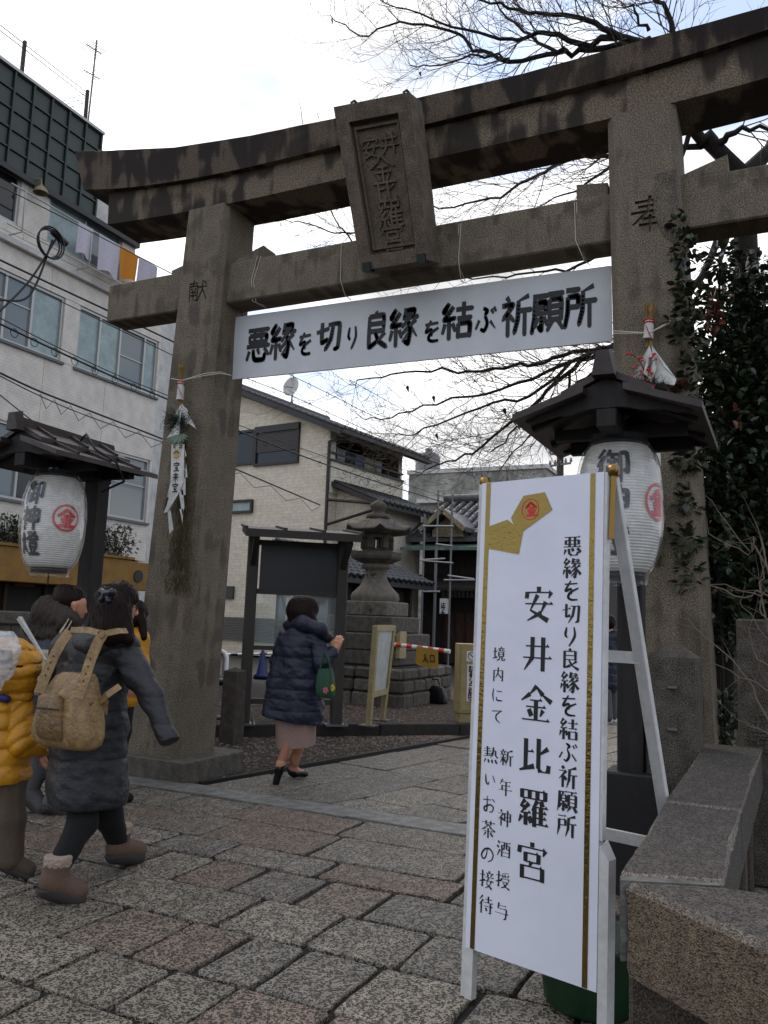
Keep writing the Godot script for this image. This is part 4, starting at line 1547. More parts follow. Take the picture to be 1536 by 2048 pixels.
	quick_box(t, "shop_front", Vector3(xw - 0.24, 0.0, -4.0), Vector3(xw - 0.1, 2.44, zend + 0.1), M.shop_dark)
	for i in 9:
		quick_box(t, "shop_mullion", Vector3(xw - 0.099, 0.0, -6.0 - i * 0.9), Vector3(xw - 0.04, 2.44, -6.07 - i * 0.9), M.red_wood)
	for i in 3:
		quick_box(t, "poster", Vector3(xw - 0.038, 1.75, -9.3 - i * 1.4), Vector3(xw - 0.03, 2.05, -9.75 - i * 1.4), M.poster)
	for q in [[18, 1072, 0.34, "round clipped shrub"], [55, 1075, 0.30, "second round shrub"], [196, 1090, 0.26, "small shrub half hidden by the lantern post"], [235, 1090, 0.40, "branching shrub"]]:
		var c := PX(q[0], q[1], xw + 0.3)
		var sr := thing("planted_shrub", "%s growing on top of the ochre shop fascia" % q[3], "shrub", Vector3(c.x, ya, c.z), "shrubs on the shop fascia")
		var st := Mb.new()
		for i in 7:
			var a := TAU * i / 7
			st.tube([Vector3(c.x, ya + 0.05, c.z), Vector3(c.x + 0.12 * cos(a), c.y, c.z + 0.2 * sin(a)), Vector3(c.x + 0.2 * cos(a), c.y + q[2] * 0.8, c.z + 0.3 * sin(a))], [0.015, 0.01, 0.004], 5)
		part(sr, "stems", st, M.bark)
		foliage(sr, "foliage", leaves([[c + Vector3(0, 0.04, 0), q[2]]], 420, 0.07, int(q[0]), Color(0.035, 0.045, 0.025), Color(0.09, 0.10, 0.055)))
	# little wall lamp under the gutter and a junction box
	var lp := Mb.new()
	var lc := PX(82, 378, xw + 0.2)
	lp.lathe([[0.14, -0.08], [0.11, 0.0], [0.03, 0.06], [0.02, 0.1]], 12, Transform3D(Basis(), lc), true, false)
	lp.tube([lc + Vector3(0, 0.1, 0), lc + Vector3(-0.02, 0.2, 0), lc + Vector3(-0.2, 0.22, 0)], 0.014, 6)
	single("wall_lamp", lp, M.plaster, "small bell shaped lamp on the wall below the green parapet", "lamp")

func roof_slab(mb: Mb, e0: Vector3, e1: Vector3, r0: Vector3, r1: Vector3, th: float) -> void:
	var dn := Vector3.DOWN * th
	mb.hexa([e0 + dn, e1 + dn, r1 + dn, r0 + dn, e0, e1, r1, r0])

# rows of tiles running down a slope, each a part of its own
func tile_rows(parent: Node3D, e0: Vector3, e1: Vector3, r0: Vector3, r1: Vector3, pitch: float, rad: float, m: Material) -> void:
	var n := maxi(2, int((e1 - e0).length() / pitch))
	for i in n:
		var t := (i + 0.5) / n
		var a := e0.lerp(e1, t)
		var b := r0.lerp(r1, t)
		var k := Mb.new()
		var steps := maxi(3, int((b - a).length() / 0.28))
		var pts := []
		var rr := []
		for j in steps:
			pts.append(a.lerp(b, j / float(steps)) + Vector3(0, 0.012, 0))
			rr.append(rad * 1.12)
			pts.append(a.lerp(b, (j + 0.92) / steps) + Vector3(0, 0.0, 0))
			rr.append(rad * 0.86)
		k.tube(pts, rr, 6)
		part(parent, "tile_row", k, m)

func build_cream_house() -> void:
	var o := PZ(640, 1322, -24.0)
	o.y = 0.0
	var U := ray(1850, 1280)
	U.y = 0
	U = U.normalized()
	var Wd := Vector3(U.z, 0, -U.x)                      # leftwards along the gable wall
	if Wd.x > 0:
		Wd = -Wd
	var at := func(b: float, a: float, y: float) -> Vector3: return o + U * b + Wd * a + Vector3(0, y, 0)
	var L := func(u: float, v: float) -> Vector2:
		var p := PP(u, v, o, U)
		return Vector2((p - o).dot(Wd), p.y)
	var R := func(u: float, v: float, a := 0.0) -> Vector2:
		var p := PP(u, v, o + Wd * a, Wd)
		return Vector2((p - o).dot(U), p.y)
	var t := thing("cream_house", "cream sided house with dark tiled roof behind the stone lantern", "house", o)
	var ye: float = L.call(648, 862).y
	var rg: Vector2 = L.call(478, 790)
	var B1: float = R.call(804, 940).x
	var ar := rg.x
	var yr := rg.y
	var xf := Transform3D(Basis(Wd, Vector3.UP, -U), o)   # prism depth runs along +U
	var cs := CSGCombiner3D.new()
	cs.name = "walls"
	t.add_child(cs)
	cs.position = -t.position
	var wall := Mb.new()
	wall.prism(PackedVector2Array([Vector2(0, 0), Vector2(0, ye), Vector2(ar, yr), Vector2(2 * ar, ye), Vector2(2 * ar, 0)]), B1, xf)
	var cw := CSGMesh3D.new()
	cw.name = "shell"
	cw.mesh = wall.mesh()
	cw.material = M.cream
	cs.add_child(cw)
	var r0: Vector2 = R.call(664, 912)
	var r1: Vector2 = R.call(790, 938)
	var yf: float = R.call(664, 922).y
	var bal := CSGBox3D.new()
	bal.name = "balcony_recess"
	bal.operation = CSGShape3D.OPERATION_SUBTRACTION
	bal.material = M.old_wood
	var b0 := 0.35
	var b1 := B1 - 0.25
	bal.size = Vector3(2.4, ye - 0.12 - (yf - 0.9), b1 - b0)
	cs.add_child(bal)
	bal.transform = Transform3D(Basis(Wd, Vector3.UP, U), at.call((b0 + b1) * 0.5, 0.0, (ye - 0.12 + yf - 0.9) * 0.5))
	# balcony front wall, coping and rail
	var bw := Mb.new()
	bw.hexa([at.call(b0 - 0.3, -0.06, yf - 1.1), at.call(b1 + 0.25, -0.06, yf - 1.1), at.call(b1 + 0.25, 0.1, yf - 1.1), at.call(b0 - 0.3, 0.1, yf - 1.1), at.call(b0 - 0.3, -0.06, yf), at.call(b1 + 0.25, -0.06, yf), at.call(b1 + 0.25, 0.1, yf), at.call(b0 - 0.3, 0.1, yf)])
	part(t, "balcony_wall", bw, M.cream)
	for h in [0.02, 0.28]:
		var rl := Mb.new()
		bar(rl, at.call(b0 - 0.4, -0.05, yf + h), at.call(b1 + 0.25, -0.05, yf + h), 0.16 if h < 0.1 else 0.07, 0.06)
		part(t, "balcony_rail", rl, M.dark_frame)
	for i in 6:
		var ps := Mb.new()
		var bb := lerpf(b0, b1, i / 5.0)
		bar(ps, at.call(bb, -0.05, yf + 0.05), at.call(bb, -0.05, yf + 0.25), 0.04, 0.04)
		part(t, "balcony_post", ps, M.dark_frame)
	var cols := [Color(0.70, 0.71, 0.74), Color(0.20, 0.25, 0.36), Color(0.45, 0.52, 0.66), Color(0.78, 0.76, 0.62), Color(0.76, 0.78, 0.80)]
	var nm := ["white shirt hanging on the house balcony", "dark blue trousers hanging on the house balcony", "light blue shirt hanging on the house balcony", "pale yellow shirt hanging on the house balcony", "grey white towel hanging on the house balcony"]
	for i in 5:
		var k := Mb.new()
		var bb := lerpf(b0 + 0.5, b1 - 1.2, i / 4.0)
		cloth_sheet(k, at.call(bb, 0.35, ye - 0.42), at.call(bb + 0.55, 0.35, ye - 0.42), 0.8, -Wd, 70 + i, 0.05)
		single("hanging_laundry", k, tmat(cols[i], T.cloth, 2.0, 0.9), nm[i], "laundry", "washing on the house balcony")
	var dpole := Mb.new()
	dpole.tube([at.call(b0 + 0.02, 0.35, ye - 0.42), at.call(b1 - 0.02, 0.35, ye - 0.42)], 0.02, 6)
	part(t, "drying_pole", dpole, M.alu)
	var bwin := Mb.new()
	bwin.hexa([at.call(b0 + 0.9, 1.16, yf - 0.8), at.call(b0 + 3.0, 1.16, yf - 0.8), at.call(b0 + 3.0, 1.19, yf - 0.8), at.call(b0 + 0.9, 1.19, yf - 0.8), at.call(b0 + 0.9, 1.16, yf + 0.9), at.call(b0 + 3.0, 1.16, yf + 0.9), at.call(b0 + 3.0, 1.19, yf + 0.9), at.call(b0 + 0.9, 1.19, yf + 0.9)])
	part(t, "balcony_door", bwin, M.glass_dark)
	# main roof
	var roof := Mb.new()
	var oh := 0.45
	var slope := (yr - ye) / ar
	for sd in [0, 1]:
		var ae := -0.75 if sd == 0 else 2 * ar + 0.75
		roof_slab(roof, at.call(-oh, ae, ye - 0.75 * slope + 0.20), at.call(B1 + 0.75, ae, ye - 0.75 * slope + 0.20), at.call(-oh, ar, yr + 0.24), at.call(B1 + 0.75, ar, yr + 0.24), 0.20)
	var rf := part(t, "roof", roof, M.dark_frame)
	tile_rows(rf, at.call(-oh, -0.80, ye - 0.75 * slope + 0.22), at.call(B1 + 0.75, -0.80, ye - 0.75 * slope + 0.22), at.call(-oh, ar, yr + 0.27), at.call(B1 + 0.75, ar, yr + 0.27), 0.30, 0.075, M.tile_roof)
	var rdg := Mb.new()
	rdg.tube([at.call(-oh - 0.05, ar, yr + 0.32), at.call(B1 + 0.8, ar, yr + 0.32)], 0.14, 8)
	part(rf, "ridge", rdg, M.tile_roof)
	var gut := Mb.new()
	bar(gut, at.call(-oh, -0.86, ye - 0.75 * slope + 0.10), at.call(B1 + 0.75, -0.86, ye - 0.75 * slope + 0.10), 0.12, 0.12)
	part(rf, "gutter", gut, M.dark_frame)
	# gable windows
	var g_window := func(u0: float, v0: float, u1: float, v1: float, kind: String) -> void:
		var p: Vector2 = L.call(u0, v0)
		var q: Vector2 = L.call(u1, v1)
		var k := Mb.new()
		var bx := func(a0: float, a1: float, y0: float, y1: float, d0: float, d1: float) -> Array:
			return [at.call(d1, a0, y0), at.call(d1, a1, y0), at.call(d0, a1, y0), at.call(d0, a0, y0), at.call(d1, a0, y1), at.call(d1, a1, y1), at.call(d0, a1, y1), at.call(d0, a0, y1)]
		var f := 0.09
		k.hexa(bx.call(p.x, q.x, q.y, q.y + f, -0.10, 0.02))
		k.hexa(bx.call(p.x, q.x, p.y - f * (2.6 if kind == "shutter" else 1.0), p.y, -0.13 if kind == "shutter" else -0.10, 0.02))
		k.hexa(bx.call(p.x, p.x - f, q.y + f, p.y - f, -0.10, 0.02))
		k.hexa(bx.call(q.x + f, q.x, q.y + f, p.y - f, -0.10, 0.02))
		var w := part(t, "window", k, M.dark_frame)
		var gl := Mb.new()
		gl.hexa(bx.call(p.x - f, q.x + f, q.y + f, p.y - f, -0.03, 0.015))
		part(w, "pane", gl, M.glass_dark if kind != "pale" else M.frosted)
		if kind == "shutter":
			var n := 11
			for i in n:
				var yy: float = lerpf(p.y - f * 2.6, q.y + 0.38 * (p.y - q.y), i / float(n - 1))
				var sl := Mb.new()
				sl.hexa(bx.call(p.x - f, q.x + f, yy - 0.055, yy, -0.075, -0.035))
				part(w, "shutter_slat", sl, M.shutter)
	g_window.call(514.0, 856.0, 598.0, 926.0, "shutter")
	g_window.call(440.0, 868.0, 510.0, 929.0, "plain")
	g_window.call(440.0, 1003.0, 506.0, 1026.0, "pale")
	# ground floor of the gable: dark opening and louvres
	for q in [[440, 1172, 468, 1198, M.dark_frame], [438, 1232, 640, 1290, M.shutter]]:
		var p: Vector2 = L.call(q[0], q[1])
		var p2: Vector2 = L.call(q[2], q[3])
		var nn := 1 if q[4] == M.dark_frame else 14
		for i in nn:
			var k := Mb.new()
			var ya := lerpf(p2.y, p.y, i / float(nn))
			var yb := lerpf(p2.y, p.y, (i + (1.0 if nn == 1 else 0.7)) / nn)
			k.hexa([at.call(-0.08, p.x, ya), at.call(-0.08, p2.x, ya), at.call(-0.004, p2.x, ya), at.call(-0.004, p.x, ya), at.call(-0.06, p.x, yb), at.call(-0.06, p2.x, yb), at.call(-0.004, p2.x, yb), at.call(-0.004, p.x, yb)])
			part(t, "dark_band" if nn == 1 else "louvre", k, q[4])
	# lower wing on the right with a pent roof
	var aw := -1.5
	var q0: Vector2 = R.call(842, 1030, aw)
	var B2 := q0.x
	var yl: float = R.call(721, 1000, aw).y
	var wing := Mb.new()
	wing.hexa([at.call(0.5, aw, 0), at.call(B2, aw, 0), at.call(B2, -0.003, 0), at.call(0.5, -0.003, 0), at.call(0.5, aw, yl), at.call(B2, aw, yl), at.call(B2, -0.003, yl + 0.55), at.call(0.5, -0.003, yl + 0.55)])
	part(t, "wing_wall", wing, M.cream)
	var wr := Mb.new()
	roof_slab(wr, at.call(0.1, aw - 0.55, yl - 0.05), at.call(B2 + 0.6, aw - 0.55, yl - 0.05), at.call(0.1, -0.002, yl + 0.78), at.call(B2 + 0.6, -0.002, yl + 0.78), 0.14)
	var wrp := part(t, "pent_roof", wr, M.dark_frame)
	tile_rows(wrp, at.call(0.1, aw - 0.6, yl - 0.03), at.call(B2 + 0.6, aw - 0.6, yl - 0.03), at.call(0.1, -0.05, yl + 0.80), at.call(B2 + 0.6, -0.05, yl + 0.80), 0.30, 0.07, M.tile_roof)
	# windows on the wing
	for q in [[754, 1065, 784, 1102], [825, 1060, 836, 1092]]:
		var p: Vector2 = R.call(q[0], q[1], aw)
		var p2: Vector2 = R.call(q[2], q[3], aw)
		var k := Mb.new()
		k.hexa([at.call(p.x, aw - 0.05, p2.y), at.call(p2.x, aw - 0.05, p2.y), at.call(p2.x, aw + 0.01, p2.y), at.call(p.x, aw + 0.01, p2.y), at.call(p.x, aw - 0.05, p.y), at.call(p2.x, aw - 0.05, p.y), at.call(p2.x, aw + 0.01, p.y), at.call(p.x, aw + 0.01, p.y)])
		var w := part(t, "window", k, M.dark_frame)
		var k2 := Mb.new()
		var m := 0.08
		k2.hexa([at.call(p.x + m, aw - 0.06, p2.y + m), at.call(p2.x - m, aw - 0.06, p2.y + m), at.call(p2.x - m, aw, p2.y + m), at.call(p.x + m, aw, p2.y + m), at.call(p.x + m, aw - 0.06, p.y - m), at.call(p2.x - m, aw - 0.06, p.y - m), at.call(p2.x - m, aw, p.y - m), at.call(p.x + m, aw, p.y - m)])
		part(w, "pane", k2, M.glass)
	# downpipe at the corner with its side branches
	var dpp := Mb.new()
	dpp.tube([at.call(0.25, -0.80, ye - 0.2), at.call(-0.10, -0.05, ye - 0.4), at.call(-0.10, -0.05, 0.0)], 0.06, 8)
	dpp.tube([at.call(-0.10, -0.05, yl + 0.1), at.call(0.1, aw - 0.5, yl - 0.1)], 0.05, 8)
	dpp.tube([at.call(-0.10, -0.05, yl - 0.75), at.call(0.4, aw - 0.1, yl - 0.25)], 0.05, 8)
	part(t, "downpipe", dpp, M.dark_frame)
	# satellite dish on the roof
	var ds := PP(585, 775, at.call(1.2, 0, 0), U)
	var dish := thing("satellite_dish", "grey satellite dish on a stand on the cream house roof", "dish", Vector3(ds.x, ds.y - 0.9, ds.z))
	var dk := Mb.new()
	var df := (EYE - ds).normalized() * 0.75 + Vector3(-0.5, 0.3, 0.2)
	dk.lathe([[0.02, 0.0], [0.2, 0.03], [0.36, 0.09], [0.37, 0.10], [0.36, 0.10], [0.2, 0.045], [0.02, 0.015]], 20, Transform3D(Basis(basis_to(df).y, df.normalized(), basis_to(df).z).orthonormalized(), ds), true, false)
	part(dish, "reflector", dk, M.white_trim)
	var da := Mb.new()
	da.tube([ds, ds + df.normalized() * 0.35 + Vector3(0, -0.1, 0)], 0.02, 5)
	da.tube([ds - df.normalized() * 0.05, ds + Vector3(0, -0.35, 0), ds + Vector3(0, -1.05, 0)], 0.03, 6)
	da.tube([ds + Vector3(0, -0.45, 0), ds + Vector3(0.3, -1.1, 0.1)], 0.015, 5)
	da.tube([ds + Vector3(0, -0.45, 0), ds + Vector3(-0.3, -1.0, -0.1)], 0.015, 5)
	da.tube([ds, ds + Vector3(0, 0.7, 0)], 0.012, 5)
	part(dish, "stand", da, M.steel)
	# tile-roofed gatehouse in front of the wing
	var gh := thing("tiled_gatehouse", "low dark gatehouse with a black tiled roof beneath the cream house", "gatehouse", at.call(2, -4, 0))
	var ag := -4.3
	var gy: float = R.call(761, 1160, ag).y
	var gb0: float = R.call(690, 1160, ag).x
	var gb1: float = R.call(868, 1175, ag).x
	var gw := Mb.new()
	gw.hexa([at.call(gb0 + 0.3, ag + 0.6, 0), at.call(gb1 - 0.5, ag + 0.6, 0), at.call(gb1 - 0.5, aw - 0.3, 0), at.call(gb0 + 0.3, aw - 0.3, 0), at.call(gb0 + 0.3, ag + 0.6, gy), at.call(gb1 - 0.5, ag + 0.6, gy), at.call(gb1 - 0.5, aw - 0.3, gy + 0.3), at.call(gb0 + 0.3, aw - 0.3, gy + 0.3)])
	part(gh, "wall", gw, M.shop_dark)
	for i in 5:
		var ps := Mb.new()
		var bb := lerpf(gb0 + 0.4, gb1 - 0.6, i / 4.0)
		bar(ps, at.call(bb, ag + 0.52, 0.0), at.call(bb, ag + 0.52, gy - 0.02), 0.16, 0.16)
		part(gh, "post", ps, M.old_wood)
	var gr := Mb.new()
	roof_slab(gr, at.call(gb0, ag, gy), at.call(gb1, ag, gy), at.call(gb0, aw - 0.3, gy + 1.0), at.call(gb1, aw - 0.3, gy + 1.0), 0.15)
	var grp := part(gh, "roof", gr, M.dark_frame)
	tile_rows(grp, at.call(gb0, ag - 0.06, gy + 0.03), at.call(gb1, ag - 0.06, gy + 0.03), at.call(gb0, aw - 0.3, gy + 1.03), at.call(gb1, aw - 0.3, gy + 1.03), 0.28, 0.07, M.tile_roof)

func build_far_buildings() -> void:
	# pale flat-roofed building
	var zf := -46.0
	var a := PZ(818, 952, zf)
	var b := PZ(1092, 934, zf)
	var y1 := (a.y + b.y) * 0.5
	var t := thing("flat_roofed_building", "pale grey flat roofed building with a water tank beyond the houses", "building", Vector3(a.x, 0, zf))
	quick_box(t, "wall", Vector3(a.x, 0, zf - 12), Vector3(b.x, y1, zf), M.grey_building)
	quick_box(t, "roof_edge", Vector3(a.x - 0.1, y1 + 0.002, zf - 12.1), Vector3(b.x + 0.1, y1 + 0.25, zf + 0.1), M.white_trim)
	for q in [[838, 900, 1003], [932, 960, 1003]]:
		var p := PZ(q[0], q[2], zf + 0.12)
		var p2 := PZ(q[1], q[2], zf + 0.12)
		quick_box(t, "canopy", Vector3(p.x, p.y - 0.15, zf + 0.004), Vector3(p2.x, p.y + 0.1, zf + 0.5), M.white_trim)
	for i in 5:
		var wx := lerpf(a.x + 1.5, b.x - 2.5, i / 4.0)
		var w := quick_box(t, "window", Vector3(wx, y1 - 5.0, zf + 0.003), Vector3(wx + 1.5, y1 - 3.4, zf + 0.06), M.alu)
		quick_box(w, "pane", Vector3(wx + 0.08, y1 - 4.92, zf + 0.062), Vector3(wx + 1.42, y1 - 3.48, zf + 0.07), M.glass_dark)
	var tk := PZ(855, 945, zf - 2.0)
	var tank := Mb.new()
	tank.lathe([[0.05, 0.0], [0.75, 0.0], [0.8, 0.1], [0.8, 1.2], [0.7, 1.4], [0.3, 1.5], [0.28, 1.75], [0.05, 1.8]], 16, Transform3D(Basis(), Vector3(tk.x, y1 + 0.25, tk.z)))
	single("water_tank", tank, M.steel, "round steel water tank on the flat roof", "tank")
	# old wooden house wrapped in scaffolding
	var z := -27.0
	var h0 := PZ(846, 1100, z)
	var h1 := PZ(1010, 1100, z)
	var o := thing("old_wooden_house", "old dark wooden townhouse with small plaster gable behind scaffolding", "house", Vector3(h0.x, 0, z))
	var yw: float = PZ(890, 1062, z).y
	quick_box(o, "wall", Vector3(h0.x, 0, z - 6), Vector3(h1.x + 3, yw, z), M.old_wood)
	# main tiled roof sloping to the front
	var er: float = PZ(900, 1072, z + 0.5).y
	var rr: float = PZ(930, 1006, z - 3.0).y
	var mr := Mb.new()
	roof_slab(mr, Vector3(h0.x - 0.4, er, z + 0.6), Vector3(h1.x + 3.4, er, z + 0.6), Vector3(h0.x - 0.4, rr, z - 3.0), Vector3(h1.x + 3.4, rr, z - 3.0), 0.2)
	var mrp := part(o, "roof", mr, M.old_tile)
	tile_rows(mrp, Vector3(h0.x - 0.4, er + 0.03, z + 0.65), Vector3(h1.x + 3.4, er + 0.03, z + 0.65), Vector3(h0.x - 0.4, rr + 0.03, z - 3.0), Vector3(h1.x + 3.4, rr + 0.03, z - 3.0), 0.34, 0.09, M.old_tile)
	var rd := Mb.new()
	rd.tube([Vector3(h0.x - 0.4, rr + 0.15, z - 3.0), Vector3(h1.x + 3.4, rr + 0.15, z - 3.0)], 0.2, 8)
	part(mrp, "ridge", rd, M.old_tile)
	# front gable
	var gp := PZ(896, 1018, z + 1.0)
	var gl := PZ(852, 1056, z + 1.0)
	var g2 := PZ(930, 1062, z + 1.0)
	var hw := (g2.x - gl.x) * 0.5
	var gx := (g2.x + gl.x) * 0.5
	var gb: float = PZ(890, 1072, z + 1.0).y
	var gm := Mb.new()
	gm.prism(PackedVector2Array([Vector2(gx - hw + 0.15, gb), Vector2(gx + hw - 0.15, gb), Vector2(gx + hw - 0.15, gl.y - 0.05), Vector2(gx, gp.y - 0.2), Vector2(gx - hw + 0.15, gl.y - 0.05)]), 2.0, Transform3D(Basis(), Vector3(0, 0, z + 0.8)))
	part(o, "gable_wall", gm, M.plaster)
	for sd in [-1, 1]:
		var gr := Mb.new()
		roof_slab(gr, Vector3(gx + sd * (hw + 0.1), gl.y, z + 1.3), Vector3(gx + sd * (hw + 0.1), gl.y, z - 1.5), Vector3(gx, gp.y, z + 1.3), Vector3(gx, gp.y, z - 1.5), 0.16)
		part(o, "gable_roof", gr, M.old_tile)
		var bg := Mb.new()
		bar(bg, Vector3(gx + sd * (hw + 0.1), gl.y - 0.1, z + 1.34), Vector3(gx, gp.y - 0.08, z + 1.34), 0.05, 0.16)
		part(o, "bargeboard", bg, M.plaster)
	# copper-green eave above the first floor, lattice, door, name sign
	var ep := PZ(846, 1080, z + 1.2)
	var e2 := PZ(846, 1096, z + 1.2)
	var ev := Mb.new()
	roof_slab(ev, Vector3(h0.x - 0.2, e2.y, z + 1.5), Vector3(h1.x + 3, e2.y, z + 1.5), Vector3(h0.x - 0.2, ep.y, z + 0.002), Vector3(h1.x + 3, ep.y, z + 0.002), 0.1)
	part(o, "eave", ev, M.patina)
	var e3: float = PZ(880, 1160, z + 1.3).y
	var ev2 := Mb.new()
	roof_slab(ev2, Vector3(h0.x - 0.2, e3 - 0.25, z + 1.6), Vector3(h1.x + 3, e3 - 0.25, z + 1.6), Vector3(h0.x - 0.2, e3 + 0.25, z + 0.003), Vector3(h1.x + 3, e3 + 0.25, z + 0.003), 0.1)
	part(o, "lower_eave", ev2, M.old_wood)
	var ly0: float = PZ(920, 1195, z + 0.5).y
	var ly1: float = PZ(920, 1168, z + 0.5).y
	for i in 22:
		var lx := lerpf(PZ(884, 1180, z + 0.5).x, h1.x + 1.0, i / 21.0)
		quick_box(o, "lattice_slat", Vector3(lx, ly0, z + 0.45), Vector3(lx + 0.1, ly1, z + 0.5), M.joint_grey)
	var d0 := PZ(888, 1292, z + 0.1)
	var d1 := PZ(945, 1226, z + 0.1)
	var door := quick_box(o, "door", Vector3(d0.x, 0, z + 0.004), Vector3(d1.x + 1.2, d1.y, z + 0.08), M.red_wood)
	for i in 7:
		var dx := lerpf(d0.x, d1.x + 1.2, i / 6.0)
		quick_box(door, "door_stile", Vector3(dx - 0.03, 0, z + 0.082), Vector3(dx + 0.03, d1.y, z + 0.12), M.old_wood)
	var n0 := PZ(879, 1227, z + 1.9)
	var n1 := PZ(892, 1197, z + 1.9)
	var ns := thing("name_sign", "small white upright name sign with black characters on the old house", "sign", Vector3(n0.x, n0.y, z + 1.9))
	quick_box(ns, "box", Vector3(n0.x, n0.y, z + 1.6), Vector3(n1.x, n1.y, z + 1.9), M.white_gloss)
	var nt := Mb.new()
	column_text(nt, "佐々木", Vector3(n0.x + 0.03, n1.y - 0.13, z + 1.904), Vector3.RIGHT, Vector3.DOWN, (n1.x - n0.x) * 0.8, (n1.y - n0.y) * 0.28, "brush", 1.4)
	part(ns, "lettering", nt, M.ink)
	quick_box(ns, "bracket", Vector3(n0.x + 0.05, n1.y + 0.01, z + 0.004), Vector3(n0.x + 0.1, n1.y + 0.05, z + 1.75), M.black_iron)
	# scaffolding
	var s := thing("scaffolding", "steel pipe scaffolding standing in front of the old wooden house", "scaffolding", Vector3(h0.x, 0, z + 2.2))
	var zs := z + 2.3
	for q in [[877, 980], [905, 988], [850, 1028], [872, 1090]]:
		var k := Mb.new()
		var p := PZ(q[0], q[1], zs)
		k.tube([Vector3(p.x, 0, zs), Vector3(p.x, p.y, zs)], 0.035, 6)
		part(s, "standard", k, M.steel)
	for q in [[846, 1052, 907, 1052], [840, 1120, 890, 1117], [842, 1121, 906, 1126], [896, 1151, 948, 1158], [888, 1160, 950, 1160], [846, 1183, 880, 1183], [872, 1088, 905, 1092]]:
		var k := Mb.new()
		var p := PZ(q[0], q[1], zs + 0.06)
		var p2 := PZ(q[2], q[3], zs + 0.06)
		k.tube([p, p2], 0.03, 6)
		part(s, "ledger", k, M.alu)
	# utility pole far right
	var up := PZ(1120, 960, -38.0)
	var pl := thing("utility_pole", "concrete utility pole with crossarms beyond the pale building", "pole", Vector3(up.x, 0, -38))
	var pk := Mb.new()
	pk.tube([Vector3(up.x, 0, -38), Vector3(up.x, PZ(1120, 840, -38.0).y, -38)], [0.22, 0.15], 10)
	part(pl, "shaft", pk, M.concrete_post)
	for v in [905, 928]:
		var ca := Mb.new()
		var p := PZ(1100, v + 4, -37.9)
		var p2 := PZ(1142, v - 2, -37.9)
		bar(ca, p, p2, 0.09, 0.09)
		for i in 5:
			var c := p.lerp(p2, i / 4.0)
			ca.lathe([[0.05, 0.0], [0.07, 0.08], [0.04, 0.16], [0.05, 0.2]], 6, Transform3D(Basis(), c + Vector3(0, 0.05, 0)))
		part(pl, "crossarm", ca, M.steel)

